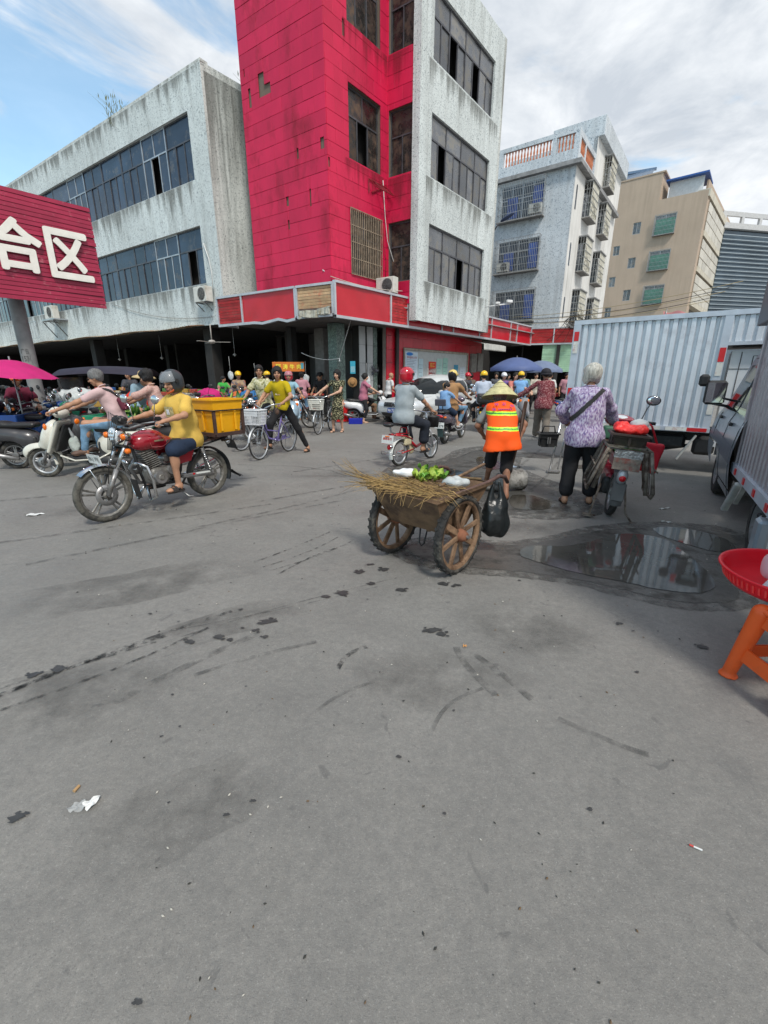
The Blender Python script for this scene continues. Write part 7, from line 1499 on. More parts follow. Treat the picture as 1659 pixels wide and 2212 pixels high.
def leaf(b,c,L_,W_,yaw,pitch,m,curl=.4,n=5):
    c=V(c);Rm=Matrix.Rotation(yaw,3,'Z')@Matrix.Rotation(pitch,3,'X')
    b.sheet(lambda u,v_:c+Rm@V(((v_-.5)*W_*math.sin(math.pi*min(1,u*.9+.1))*(1+.12*math.sin(u*19)),u*L_,curl*L_*(u*u*.4)+abs(v_-.5)*W_*.5+.012*math.sin(9*u+7*v_))),n,4,m)
t=thing('cabbage_leaves','bright green cabbage leaves lying on top of the cart','greens',loc=onc(0,.1,.7))
for i in range(26):b=MB();leaf(b,onc(rr.uniform(-.14,.08),rr.uniform(-.04,.16),.69+rr.uniform(0,.035)),rr.uniform(.07,.12),rr.uniform(.05,.09),rr.uniform(0,6.28),rr.uniform(.1,1.0),lettm if i%3 else lett2);obj('leaf',b,t)
bagw=mat('thin_white_bag',(.62,.66,.66),rough=.35,var=.15,alpha=.75,bump=.6,bs=14);bagb=mat('black_bin_bag',(.014,.017,.018),rough=.28,var=.2,bump=.7,bs=11)
def bagmesh(c,r,seed,wr=.012,h=.012,handles=0.,m=bagw):
    f=Field(h,.03);q=random.Random(seed);f.ell(c,r)
    for i in range(5):f.ell((c[0]+q.uniform(-.5,.5)*r[0],c[1]+q.uniform(-.5,.5)*r[1],c[2]+q.uniform(-.5,.4)*r[2]),(r[0]*q.uniform(.4,.7),r[1]*q.uniform(.4,.7),r[2]*q.uniform(.4,.7)))
    f.wrinkle(wr,(38,41,29),seed);b=MB();f.mesh(b,m);return b
obj('plastic_bag',bagmesh(onc(.2,.12,.70),(.11,.09,.035),3),None,'crumpled clear white plastic bag beside the cabbage leaves on the cart','plastic bag')
obj('polystyrene_scrap',bagmesh(onc(-.32,.12,.70),(.09,.06,.022),5,.008,.01,m=mat('foam_white',(.72,.73,.74),rough=.7)),None,'flat white scrap on the left part of the cart load','scrap')
# the bin bag hangs from the handle
f=Field(.012,.05);c_=onc(.37,.50,.34);f.ell(c_,(.095,.09,.165)).ell((c_[0]+.06,c_[1]+.02,c_[2]-.07),(.085,.08,.11)).ell((c_[0]-.05,c_[1],c_[2]-.03),(.08,.08,.12))
for sg_ in(-1,1):f.cap((c_[0]+sg_*.06,c_[1],.46),(c_[0]+sg_*.02,c_[1]+.02,.66),.045,.012,k=.04)
f.wrinkle(.007,(55,50,22),2);b=MB();f.mesh(b,bagb);obj('bin_bag',b,None,'black plastic bag hanging from the handle of the cart','bag')
# ================================================================ HERO MOTORCYCLE
HR=(-2.33,5.57);HAZ=-148.8
mc=motorcycle('red motorcycle with chrome crash bars ridden by the man in the yellow shirt',redp,hero=True,h=.010,crate=True,front_plate=True);place(mc,*HR,HAZ)
ym_=mat('crate_yellow',(.78,.38,.008),rough=.38,var=.08,vs=3,bump=.1,dirt=(.6,.25,.02),dirt_amt=.15)
b=crate('',.44,.44,.82,1.24,ym_);cr_o=obj('plastic_crate',b,None,'large yellow plastic crate strapped behind the seat of the red motorcycle','crate');b2=cr_o.data
for v in b2.vertices:v.co.y-=.25
place(cr_o,*HR,HAZ)
ytee=mat('yellow_tshirt',(.62,.41,.09),rough=.9,var=.1,vs=8,bump=.35,bs=16,spec=.2)
helmk=mat('helmet_dark',(.035,.042,.048),rough=.4,var=.1);navy=mat('navy_shorts',(.012,.025,.055),rough=.9,var=.15,bump=.3,bs=20)
J=person('motorcyclist in a yellow T-shirt, navy shorts and dark helmet riding the red motorcycle',pel=(0,.24,.79),lean=1,lean2=8,head=(12,-8),hands=[(-.305,.67,1.04),(.305,.67,1.04)],feet=[(-.20,.56,.215),(.20,.56,.215)],knee=[(-.45,1,.5),(.45,1,.5)],elbow=[(-.7,-.3,-.5),(.7,-.3,-.5)],
    S=.97,skin=skinA,hair='short',top=ytee,sleeve=.40,hem=.12,loose=.032,bottom=navy,blen=.46,bloose=.028,h=.010,grip='grip',hat='open',hatm=helmk,fat=1.08)
b=MB();c_=J['chest']+J['F2']*.150;b.box(c_+np.array([0,.002,-.02]),(.16,.004,.12),mat('tee_print',(.42,.34,.16),rough=.8,var=.5,vs=40),rotm('X',-6));b.box(c_+np.array([.02,.006,-.02]),(.05,.003,.06),mat('tee_print_white',(.6,.6,.6),var=.4,vs=60),rotm('X',-6));obj('shirt_print',b,J['t'])
b=MB();b.tube([J['hc']+np.array(q)for q in((-.085,.0,-.03),(-.06,.04,-.09),(-.0,.07,-.125),(.06,.04,-.09),(.085,0,-.03))],.011,mat('chin_strap_orange',(.5,.09,.02),rough=.7),6);obj('chin_strap',b,J['t'])
setperson(J,*HR,HAZ)
# ================================================================ WHITE SCOOTER AND ITS RIDER
ivory=mat('ivory_plastic',(.60,.59,.52),rough=.28,var=.08,coat=.2,dirt=(.35,.33,.28),dirt_amt=.12)
SR=(-4.06,6.86);SAZ=-100
place(scooter('ivory white step-through scooter ridden by the man in the pink shirt',ivory,blk,h=.012),*SR,SAZ)
pinkt=mat('pale_pink_tshirt',(.56,.40,.40),rough=.9,var=.08,bump=.35,bs=14,spec=.2);jean=mat('light_jeans',(.16,.29,.43),rough=.9,var=.3,vs=12,bump=.3,bs=40)
J=person('man with grey hair and glasses in a pale pink T-shirt riding the ivory scooter',pel=(0,.10,.85),lean=6,lean2=22,head=(14,0),hands=[(-.29,.82,1.03),(.29,.82,1.03)],feet=[(-.13,.60,.35),(.15,.50,.35)],knee=[(-.3,1,.4),(.3,1,.4)],elbow=[(-.6,-.3,-.6),(.6,-.3,-.6)],
    S=1.0,skin=skinA,hair='greyshort',hairm=hairG,top=pinkt,sleeve=.36,hem=.10,loose=.020,bottom=jean,blen=.96,bloose=.012,h=.010,grip='grip',shoe='shoe',shoem=mat('shoe_brown',(.12,.07,.05)),strap=-1)
glasses(J)
f=Field(.012,.03);c_=J['mid']-J['F2']*.17;f.rbox(c_+np.array([-.05,0,0]),(.20,.09,.20),.04,rotm('X',-20));b=MB();f.mesh(b,mat('maroon_bag',(.11,.012,.03),rough=.7,var=.3));
for k in range(3):b.bar(c_+np.array([-.15,-.055,-.06+k*.06]),c_+np.array([.05,-.055,-.06+k*.06]),.01,.02,mat('bag_stripe',(.3,.1,.13)))
bg_=obj('shoulder_bag',b,None,'maroon shoulder bag slung on the back of the man in pink','bag');place(bg_,*SR,SAZ)
setperson(J,*SR,SAZ)
b=bagmesh((-.0,.78,.50),(.05,.07,.12),8,.012,m=mat('clear_white_bag',(.6,.66,.62),rough=.3,alpha=.6,bump=.8,bs=22));b.tube([(0,.78,.60),(0,.84,.80)],[.03,.008],bagw,6);f=Field(.012,.03);b2=obj('shopping_bag',b,None,'thin white shopping bag of greens hanging inside the leg shield of the ivory scooter','bag');place(b2,*SR,SAZ)
# dark scooter at the left edge
place(scooter('dark grey scooter at the left edge with white rear plate and teal mud flap',mat('dark_grey_plastic',(.045,.045,.05),rough=.3,var=.2,coat=.3),blk,h=.014,plate_=(whitep,ink,'粤M·A','M67307')),-6.28,7.30,78)
# ================================================================ woman in patterned blouse on a black scooter, man in denim behind
place(scooter('black scooter mostly hidden behind the red motorcycle',blk,blk,h=.016),-3.72,7.55,-97)
blouse=pattern('maroon_check_blouse',[(.32,.10,.10),(.50,.30,.26),(.60,.48,.42)],120,'noise')
J=person('woman with short black hair in a reddish checked blouse behind the motorcyclist',pel=(0,.12,.86),lean=4,lean2=12,head=(18,6),hands=[(-.29,.82,1.02),(.29,.82,1.02)],feet=[(-.12,.60,.35),(.12,.60,.35)],knee=[(-.2,1,.4),(.2,1,.4)],elbow=[(-.6,-.3,-.6),(.6,-.3,-.6)],S=.97,skin=skinA,hair='perm',top=blouse,sleeve=.36,hem=.10,loose=.02,bottom=mat('black_trousers',(.012,.012,.014),rough=.9,var=.2),h=.011,grip='grip',shoe='shoe')
setperson(J,-3.72,7.55,-97)
denim=mat('faded_denim',(.20,.29,.35),rough=.9,var=.2,vs=8,bump=.4,bs=18);straw=mat('straw',(.50,.38,.20),rough=.85,var=.2,vs=40,bump=.4,bs=90)
def tricycle(label,col,fill=None,canopy=None,h=.02):
    t=thing('cargo_tricycle',label,'tricycle');wheel(t,1.75,.25,.25,.08,'alloy',tyre,steel)
    for s_ in(-1,1):wheel(t,0,.25,.25,.09,'alloy',tyre,steel,x=s_*.48)
    b=MB();b.box((0,.15,.52),(.96,1.3,.05),col,None,.01)
    for s_ in(-1,1):b.box((s_*.47,.15,.68),(.03,1.3,.30),col,None,.008);b.box((s_*.49,.15,.66),(.012,.5,.06),mat('tri_label',(.55,.5,.2),rough=.5))
    b.box((0,-.49,.68),(.94,.03,.30),col,None,.008);b.box((0,.79,.68),(.94,.03,.30),col,None,.008);obj('cargo_bed',b,t)
    f=Field(h,.04);f.rbox((0,1.45,.62),(.5,.06,.6),.03,rotm('X',18)).ell((0,1.68,.5),(.14,.25,.12)).ell((0,1.40,.98),(.16,.09,.08)).rbox((0,1.1,.34),(.42,.6,.08),.03);b=MB();f.mesh(b,col);obj('front_cowl',b,t)
    b=MB();b.tube([(-.32,1.22,1.02),(-.1,1.33,1.04),(.1,1.33,1.04),(.32,1.22,1.02)],.013,steel,8);b.tube([(0,1.75,.25),(0,1.45,.95)],.02,blk,8);obj('handlebar',b,t);mirror(t,.2,1.3,1.04);mirror(t,-.2,1.3,1.04)
    f=Field(h,.03);f.rbox((0,.95,.76),(.34,.34,.10),.04);b=MB();f.mesh(b,seatm);obj('seat',b,t)
    if canopy:
        b=MB();b.sheet(lambda u,v_:((v_-.5)*1.05,-.3+1.9*u,1.52+.16*math.sin(math.pi*v_)+.06*math.sin(math.pi*u)),10,8,canopy);obj('canopy',b,t);b=MB()
        for s_ in(-1,1):b.tube([(s_*.45,-.2,.7),(s_*.5,-.25,1.52)],.012,blk,6);b.tube([(s_*.3,1.45,.8),(s_*.48,1.5,1.52)],.012,blk,6)
        obj('canopy_post',b,t);b=MB();b.quad([(-.42,1.5,.95),(.42,1.5,.95),(.46,1.52,1.5),(-.46,1.52,1.5)],visor);obj('rain_screen',b,t)
    return t
trb=mat('tricycle_blue',(.012,.05,.20),rough=.35,var=.15,coat=.2,dirt=(.1,.1,.1),dirt_amt=.2);cvd=mat('canopy_dark',(.02,.02,.035),rough=.6,var=.2)
place(tricycle('blue cargo tricycle under the magenta umbrella, with yellow side labels',trb),-7.75,8.35,72)
place(tricycle('cargo tricycle with a dark navy canopy and clear rain screen, right of the magenta umbrella',mat('tricycle_dark',(.03,.03,.04),rough=.5),canopy=cvd),-5.6,10.3,-95)
place(tricycle('green cargo tricycle loaded with leafy vegetables behind the man in pink',mat('tricycle_green',(.02,.22,.12),rough=.4,var=.2)),-4.7,8.45,-88)
J=person('man in faded denim jacket and wide straw hat bending behind the pink shirted rider',pel=(0,0,.92),lean=25,lean2=38,head=(5,0),hands=[(-.2,.62,.95),(.35,.5,.95)],S=1.0,top=denim,sleeve=.97,hem=.14,loose=.035,bottom=jean,h=.015,hat='sunhat',hatm=straw);setperson(J,-5.15,9.2,115)
def veg(label,c,rx,ry,n=60,seed=1,z=.75):
    t=thing('leafy_vegetables',label,'vegetables',loc=(c[0],c[1],z));q=random.Random(seed);vm=[mat('leaf_green',(.10,.22,.035),rough=.5,var=.4,vs=20),mat('leaf_light',(.22,.34,.06),rough=.5,var=.4,vs=20),mat('leaf_deep',(.05,.14,.03),rough=.5,var=.4,vs=20)]
    for i in range(n):b=MB();leaf(b,(c[0]+q.uniform(-rx,rx),c[1]+q.uniform(-ry,ry),z+q.uniform(0,.12)),q.uniform(.14,.26),q.uniform(.04,.09),q.uniform(0,6.28),q.uniform(.0,1.1),vm[i%3],n=4);obj('leaf',b,t)
    return t
veg('heap of long green leafy vegetables on the green tricycle behind the man in pink',(-4.75,8.5),.62,.36,90,2,.74)
b=MB();b.lathe([(0,1.1),(.15,1.1),(.26,1.0),(.30,.98),(.28,.80),(.24,.62),(0,.62)],mat('red_tub_plastic',(.62,.03,.012),rough=.35),4,(0,0,0),rot=RZ(45),smooth=False);o=obj('delivery_box',b,None,'bright red square delivery box standing behind the woman in the checked blouse','box');place(o,-5.45,9.9,10,z=.12)
# magenta umbrella
def umbrella(label,c,r_,h_,m,n=8,lip=0.,pole=True,group=None,tilt=0):
    t=thing('umbrella',label,'umbrella',group,loc=(c[0],c[1],0));b=MB();vs=[(c[0],c[1],c[2]+h_)];K=6;fs=[];seg=n*4
    for k in range(1,K+1):
        f_=k/K
        for i in range(seg):
            a=2*math.pi*i/seg;dip=abs(math.cos(a*n/2));rr_=r_*f_*(1-.05*(1-dip)*f_);z=c[2]+h_*math.cos(f_*math.pi/2*.98)-.05*r_*(1-dip)*f_*-.4;vs.append((c[0]+rr_*math.cos(a),c[1]+rr_*math.sin(a),z+tilt*rr_*math.cos(a)))
    fs=[(0,1+i,1+(i+1)%seg)for i in range(seg)]+[(1+(k-1)*seg+i,1+k*seg+i,1+k*seg+(i+1)%seg,1+(k-1)*seg+(i+1)%seg)for k in range(1,K)for i in range(seg)]
    if lip:base=len(vs)-seg;vs+=[(v[0]*1+0,v[1],v[2]-lip)for v in vs[base:]];fs+=[(base+i,base+seg+i,base+seg+(i+1)%seg,base+(i+1)%seg)for i in range(seg)]
    b.add(vs,fs,m,True);obj('canopy',b,t);b=MB()
    for i in range(n):a=2*math.pi*i/n;b.tube([(c[0]+r_*f_*math.cos(a),c[1]+r_*f_*math.sin(a),c[2]+h_*math.cos(f_*math.pi/2*.98)-.008+tilt*r_*f_*math.cos(a))for f_ in(0,.25,.5,.75,1)],.005,steel,4)
    obj('ribs',b,t);b=MB();b.tube([(c[0],c[1],.0 if pole else c[2]-.5),(c[0],c[1],c[2]+h_+.06)],.014,steel,6);obj('pole',b,t);return t
umbrella('magenta umbrella over the parked motorbikes at the left edge',(-6.95,8.45,1.49),.70,.32,mat('magenta_cloth',(.46,.008,.14),rough=.6,var=.15,vs=4),tilt=-.06)
bl1=mat('umbrella_blue',(.075,.11,.25),rough=.6,var=.1,vs=2);umbrella('large dark blue stall umbrella over the street crowd',(5.25,18,1.83),1.02,.42,bl1,lip=.12);umbrella('paler blue stall umbrella behind the large dark one',(6.95,20,1.8),.92,.40,mat('umbrella_pale',(.14,.18,.28),rough=.6),lip=.12)
# parked motorbikes in the left background
pk=[motorcycle('black parked motorcycle with chrome mirrors in the left crowd of bikes',mat('tank_black',(.02,.02,.022),rough=.25,coat=.4),h=.02,group='motorbikes parked outside the market hall'),motorcycle('parked motorcycle with a dark red tank in the left crowd of bikes',mat('tank_dark_red',(.14,.01,.015),rough=.25,coat=.4),h=.02,group='motorbikes parked outside the market hall'),scooter('parked scooter with blue panels among the bikes outside the market',mat('scooter_blue',(.02,.06,.20),rough=.3,coat=.3),blk,h=.02,group='motorbikes parked outside the market hall'),scooter('parked grey scooter among the bikes outside the market',mat('scooter_grey',(.20,.20,.21),rough=.3,coat=.3),blk,h=.02,group='motorbikes parked outside the market hall')]
spots=[(-6.9,9.7,-150,0),(-7.9,10.6,-165,1),(-5.9,9.3,-120,2),(-8.9,10.0,160,3),(-7.2,11.4,-170,2),(-8.6,11.9,-160,0),(-6.1,12.6,-175,1),(-10.0,11.5,150,0),(-9.7,13.2,170,3),(-5.2,13.2,175,0),(-7.6,13.6,-175,1),(-4.4,11.0,110,3),(-4.0,12.4,150,0),(-11.5,12.6,160,1),(-4.9,14.4,160,2),(-6.4,14.6,170,3),(-3.55,13.7,100,1),(-5.6,11.4,-165,0),(-12.6,14.6,170,2),(-9.0,8.9,-160,1),(-8.2,14.9,175,0),(-10.9,14.3,-170,3)]
KD={}
for c in bpy.data.objects:
    if c.parent:KD.setdefault(c.parent.name,[]).append(c)
seen=set();desc=['black motorcycle','dark red tanked motorcycle','blue panelled scooter','grey scooter'];where=['just behind the man in pink','under the right of the magenta umbrella','beside the green tricycle','at the far left behind the umbrella','second row behind the umbrella','third row at the left','in front of the second market column','near the left edge','near the third market column','behind the yellow crate','in the dark in front of the hall','just behind the yellow crate','behind the bicycle riders','at the extreme left rear','near the hall entrance behind the crate','deep in the row by the hall','left of the silver scooter','behind the canopied tricycle','farthest left by the hall','nearest the left edge','in the hall shade left of centre','in the hall shade far left']
for i,(x,y,a,k)in enumerate(spots):
    if k in seen:o=copy_tree(pk[k],'',None,KD)
    else:o=pk[k];seen.add(k)
    o['label']='parked '+desc[k]+' '+where[i];place(o,x,y,a)
# ================================================================ MID GROUND
blkt=mat('black_trousers',(.012,.012,.014),rough=.9,var=.2);slipper=mat('slipper_brown',(.10,.06,.045),rough=.7,var=.2)
# purple bicycle and the woman in the mustard T-shirt
PB=(-2.01,9.09);PAZ=-160.7
lil=mat('lilac_paint',(.20,.16,.42),rough=.3,var=.1,coat=.3);wbk_=mat('basket_white',(.62,.64,.66),rough=.5,var=.1)
place(bicycle('lilac step-through bicycle with a pale wire basket ridden by the woman in mustard',lil,wbk_),*PB,PAZ)
mus=mat('mustard_tshirt',(.44,.33,.012),rough=.9,var=.1,bump=.3,bs=16,spec=.2)
J=person('woman with short black hair in a mustard T-shirt and black trousers on the lilac bicycle',pel=(-.05,.20,.93),lean=8,lean2=16,head=(4,-30),hands=[(-.265,.56,1.03),(.265,.56,1.03)],feet=[(-.38,-.12,.02),(.13,.50,.14)],knee=[(-.4,.9,.2),(.1,1,.2)],elbow=[(-.7,-.3,-.5),(.7,-.3,-.5)],
    S=.98,hair='bob',top=mus,sleeve=.33,hem=.04,loose=.022,bottom=blkt,blen=.93,bloose=.014,h=.012,grip='grip',shoem=sole)
b=MB();c_=J['chest']+J['F2']*.12-J['U2']*.07
b.ell(c_+np.array([-.025,.0,0]),(.035,.012,.022),mat('heart_print',(.5,.3,.2),var=.3));b.ell(c_+np.array([.025,.0,0]),(.035,.012,.022),mat('heart_print_light',(.6,.5,.35),var=.3));obj('shirt_print',b,J['t']);setperson(J,*PB,PAZ)
f=Field(.01,.02);f.ell((-.17,.62,.88),(.045,.04,.07));b=MB();f.mesh(b,mat('small_pouch',(.12,.07,.05),rough=.7));o=obj('pouch',b,None,'small brown pouch hanging from the lilac bicycle handlebar','pouch');place(o,*PB,PAZ)
# second bicycle just behind
QB=(-2.62,10.12);QAZ=-157
place(bicycle('black bicycle with green vegetables in front, ridden behind the lilac one',blk,mat('basket_black',(.05,.05,.05)),rack=False),*QB,QAZ)
olive=pattern('olive_leaf_shirt',[(.16,.17,.06),(.42,.40,.22),(.60,.58,.42)],22,'noise')
J=person('rider in an olive and cream leaf print shirt on the black bicycle',pel=(0,.16,.95),lean=6,lean2=14,head=(0,-38),hands=[(-.265,.56,1.03),(.265,.56,1.03)],feet=[(-.12,.35,.30),(.32,.1,.02)],knee=[(-.2,.9,.3),(.3,1,.2)],elbow=[(-.7,-.3,-.5),(.7,-.3,-.5)],S=1.02,skin=skinA,hair='short',top=olive,sleeve=.36,hem=.16,loose=.026,bottom=blkt,h=.014,grip='grip',shoe='shoe',shoem=blk)
setperson(J,*QB,QAZ);glasses(J)
vv=veg('bunch of green leaves in the basket of the black bicycle',(-3.05,9.1),.18,.16,16,5,.93)
# silver blue scooter facing out, helmeted rider
silb=mat('silver_blue',(.30,.40,.48),rough=.25,metal=.4,coat=.4,var=.06)
place(scooter('silver blue scooter facing the street left of the woman in the floral dress',silb,blk,h=.016),-2.80,13.2,165)
J=person('scooter rider in a pale blue top and red helmet with blue visor',pel=(0,.12,.86),lean=4,lean2=8,head=(5,10),hands=[(-.29,.82,1.02),(.29,.82,1.02)],feet=[(-.12,.6,.35),(.12,.6,.35)],knee=[(-.2,1,.4),(.2,1,.4)],top=mat('pale_blue_top',(.25,.42,.50),rough=.9),sleeve=.36,loose=.02,bottom=blkt,h=.018,grip='grip',hat='open',hatm=mat('helmet_red_dull',(.40,.02,.04),rough=.3));setperson(J,-2.80,13.2,165)
# woman in the floral dress with her bicycle
FBK=(-1.55,12.9);FAZ=-166
place(bicycle('dark bicycle with a white plastic basket pushed by the woman in the floral dress',blk,mat('basket_cream',(.66,.66,.60),rough=.5),rack=True),*FBK,FAZ)
flor=pattern('floral_dress',[(.012,.015,.010),(.015,.017,.010),(.02,.02,.012),(.45,.42,.25)],34,'noise')
J=person('woman in a dark floral dress standing with her bicycle, facing the street',pel=(-.36,.34,.90),lean=3,head=(6,6),hands=[(-.262,.60,1.04),(.20,.58,1.04)],feet=[(-.44,.30,0),(-.22,.44,.0)],elbow=[(-.9,-.2,-.4),(.5,-.5,-.6)],S=1.0,skin=skinC,hair='bob',top=flor,sleeve=.22,hem=.04,loose=.014,bottom=flor,skirt=1.0,blen=.80,h=.014,grip='grip',shoe='slipper',shoem=blk,fat=.95);setperson(J,*FBK,FAZ)
# shoppers at the corner stall
pk2=mat('dusty_pink_tshirt',(.45,.22,.26),rough=.9,bump=.3,bs=14)
J=person('shopper seen from behind in a dusty pink T-shirt and pale jeans at the meat stall',lean=4,head=(10,5),hands=[(-.22,.28,1.05),(.22,.25,1.02)],feet=[(-.12,-.04,0),(.13,.12,0)],hair='bun',top=pk2,sleeve=.4,hem=.12,loose=.02,bottom=jean,h=.016,S=1.0,shoe='shoe',shoem=shoeW);setperson(J,-2.95,16.1,-8)
J=person('shopper in a white top with long black hair beside the meat stall',lean=3,head=(8,10),hands=[(-.2,.25,1.0),(.2,.25,1.0)],hair='long',top=mat('white_top',(.60,.60,.58),rough=.9),sleeve=.36,loose=.02,bottom=blkt,h=.018,shoe='shoe');setperson(J,-3.75,15.9,30)
J=person('stall worker in black leaning over the meat counter',lean=18,head=(20,-20),hands=[(-.2,.4,.95),(.2,.4,.95)],hair='short',top=mat('black_tee',(.02,.02,.022),rough=.9),sleeve=.36,bottom=blkt,h=.018,shoe='shoe');setperson(J,-2.4,17.2,-160)
J=person('seated stall keeper in dark clothes behind the green marble pillar',pel=(0,0,.62),lean=6,head=(15,30),hands=[(-.25,.4,.9),(.35,.5,.95)],feet=[(-.12,.4,0),(.12,.4,0)],hair='short',top=mat('grey_tee',(.06,.06,.06),rough=.9),bottom=mat('brown_apron',(.22,.13,.08),rough=.9),h=.018,S=1.0,shoe='shoe');setperson(J,-.75,16.5,70)
mag=mat('mauve_tshirt',(.40,.14,.20),rough=.9,bump=.3,bs=14)
whm=mat('white_gloss',(.66,.67,.67),rough=.22,coat=.4,var=.04)
place(scooter('small white electric scooter parked beside the marble pillar',whm,blk,h=.016,sleek=True),-1.05,15.25,84)
J=person('woman in a mauve T-shirt and black cropped trousers astride the white electric scooter',pel=(0.06,.34,.86),lean=4,lean2=6,head=(2,-20),hands=[(-.29,.80,1.03),(.29,.80,1.03)],feet=[(-.2,.4,.36),(.28,.32,.0)],knee=[(-.2,1,.4),(.3,1,.2)],hair='bun',top=mag,sleeve=.38,hem=.14,loose=.026,bottom=blkt,blen=.82,h=.016,skin=skinC,S=.97,grip='grip',shoem=mat('slipper_tan',(.45,.3,.2)));setperson(J,-1.05,15.25,84)
J=person('old man in a white vest and black shoulder bag behind the white electric scooter',lean=8,head=(20,0),hair='bald',hairm=None,top=mat('white_vest',(.6,.6,.6),rough=.9),sleeve=.3,bottom=blkt,h=.018,S=.98,hands=[(-.2,.3,1.0),(.2,.3,1.0)],shoe='shoe');setperson(J,.15,16.6,60)
J=person('man with glasses and dark hair talking inside the corner shop',lean=2,head=(5,0),hair='short',top=mat('black_tee'),bottom=blkt,h=.02,shoe='shoe');setperson(J,-2.6,18.6,-170)
# stall furniture and hanging things
def stuffbox(name,label,cat,c,d,m,rz=0,bev=.01):b=MB();b.box(c,d,m,RZ(rz),bev);return obj(name,b,None,label,cat)
t=thing('meat_counter','steel topped meat counter under the orange stall sign','counter',loc=(-3.3,16.9,0));b=MB();b.box((-3.2,17.05,.80),(2.0,.7,.05),steel,RZ(-8),.008);obj('counter_top',b,t)
for dx_ in(-.9,.9):
    for dy_ in(-.28,.28):b=MB();b.box((-3.2+dx_,17.05+dy_-dx_*.14,.39),(.05,.05,.77),steel);obj('leg',b,t)
meatm=mat('raw_meat',(.30,.03,.02),rough=.35,var=.5,vs=15)
for i in range(7):b=MB();f=Field(.02,.03);f.ell((0,0,0),(.10,.07,.05)).ell((.06,.02,.01),(.07,.06,.04));f.mesh(b,meatm);o=obj('meat_cut',b,None,['leftmost','second','third','middle','fifth','sixth','rightmost'][i]+' cut of red meat on the counter under the orange sign','meat');o.location=(-3.95+.26*i,17.0-.03*i,.87)
for i,(x,y,z,lb)in enumerate([(-2.86,16.5,1.45,'white bag hanging at the right end of the orange sign'),(-4.9,14.4,1.55,'white bag hanging in the dark hall above the yellow crate'),(-.62,15.95,1.35,'bundle of white bags hanging on the marble pillar'),(-4.55,15.9,1.42,'small white bag hanging by the third market column')]):
    k=(1.,.8,1.3,.5)[i];b=bagmesh((0,0,0),(.10*k,.07*k,.16*k),20+i,.01,.014);b.tube([(0,0,.1*k),(0,0,.1*k+.5)],.004,wwire,4);o=obj('hanging_bag',b,None,lb,'bag');o.location=(x,y,z)
b=MB();f=Field(.012,.02);f.ell((0,0,0),(.17,.03,.17)).ell((0,-.04,0),(.09,.05,.09)).wrinkle(.004,(30,40,30),1);f.mesh(b,mat('brown_straw',(.30,.16,.06),rough=.85,var=.3,vs=30));o=obj('straw_hat',b,None,'brown straw hat hanging on the pillar beside the fan','hat');o.location=(-1.12,15.95,1.33)
b=MB();b.box((0,0,0),(.18,.02,.42),mat('sky_blue_card',(.03,.30,.42),var=.1),None,.002)
for k in range(6):b.box((-.06+k*.025,-.013,-.06),(.008,.004,.2),mat('pale_print',(.5,.6,.6),var=0))
o=obj('blue_fly_swatters',b,None,'bright blue card of goods hanging beside the marble pillar','goods');o.location=(-1.1,15.98,1.83)
t=thing('pedestal_fan','black fan fixed on the marble pillar above the hanging bags','fan');b=MB()
for k in range(24):a=2*math.pi*k/24;b.tube([(0,-.06,0),(.2*math.cos(a),0,.2*math.sin(a)),(0,.06,0)],.003,blk,3)
for r_ in(.2,.14,.08):b.tube([(r_*math.cos(a),-.03*(1-r_*5)-.0,r_*math.sin(a))for a in[2*math.pi*k/24 for k in range(24)]],.004,blk,4,closed=True)
obj('guard',b,t);b=MB()
for k in range(3):b.ell((.09*math.cos(2.1*k),0,.09*math.sin(2.1*k)),(.09,.01,.05),mat('fan_blade',(.08,.08,.1)),rotm('Y',-120*k))
obj('blade',b,t);b=MB();b.ell((0,.07,0),(.06,.09,.06),blk);b.tube([(0,.1,0),(-.25,.25,-.05)],.02,blk,6);obj('motor',b,t);place(t,-.35,15.95,30,1.72)
t=thing('ceiling_fan','three bladed ceiling fan hanging inside the dark market hall','fan',loc=(-6.2,15.2,2.5));b=MB();b.tube([(-6.2,16.6,3.3),(-6.2,16.6,2.75)],.02,paleiron,6);b.ell((-6.2,16.6,2.72),(.12,.12,.07),paleiron);obj('motor',b,t)
for k in range(3):b=MB();a=2.1*k+.1;b.bar((-6.2+.1*math.cos(a),16.6+.1*math.sin(a),2.71),(-6.2+.65*math.cos(a),16.6+.65*math.sin(a),2.71),.12,.012,paleiron);obj('blade',b,t)
stuffbox('red_panel_board','bright red leaning board by the shop step, right of the floral dress','board',(-1.35,15.2,.34),(.62,.05,.62),mat('glossy_red',(.55,.01,.01),rough=.3,var=.1),25);stuffbox('blue_bin','low blue plastic bin beside the white electric scooter','bin',(-.95,14.75,.09),(.45,.3,.18),mat('bin_blue',(.01,.02,.32),rough=.4));stuffbox('foam_box','white foam box on the ground behind the floral dress','box',(-1.55,15.7,.5),(.5,.35,.34),mat('foam_white',(.72,.73,.74)));stuffbox('foam_box','white foam box lower in the stack behind the floral dress','box',(-1.55,15.7,.17),(.5,.35,.33),mat('foam_white'))
b=MB();b.box((-.55,15.75,.72),(1.4,.5,.04),alu,RZ(10))
for k in range(4):b.bar((-1.1+1.1*(k%2),15.45+.5*(k//2),0),(-1.1+1.1*(k%2),15.45+.5*(k//2),.7),.03,.03,alu)
obj('folding_table',b,None,'dark folding table in front of the marble pillar','table')
cable(sag((-3.0,16.6,2.35),(-1.6,16.4,2.15),.12),.012,wwire,'white flex sagging between the shop pillars');cable([(-1.6,16.4,2.15),(-1.15,16.2,3.4)],.01,wwire,'white flex rising to the shop ceiling')
b=MB();b.ell((-.12,0,0),(.0,0,0),wwire,None,4,2)if 0 else None
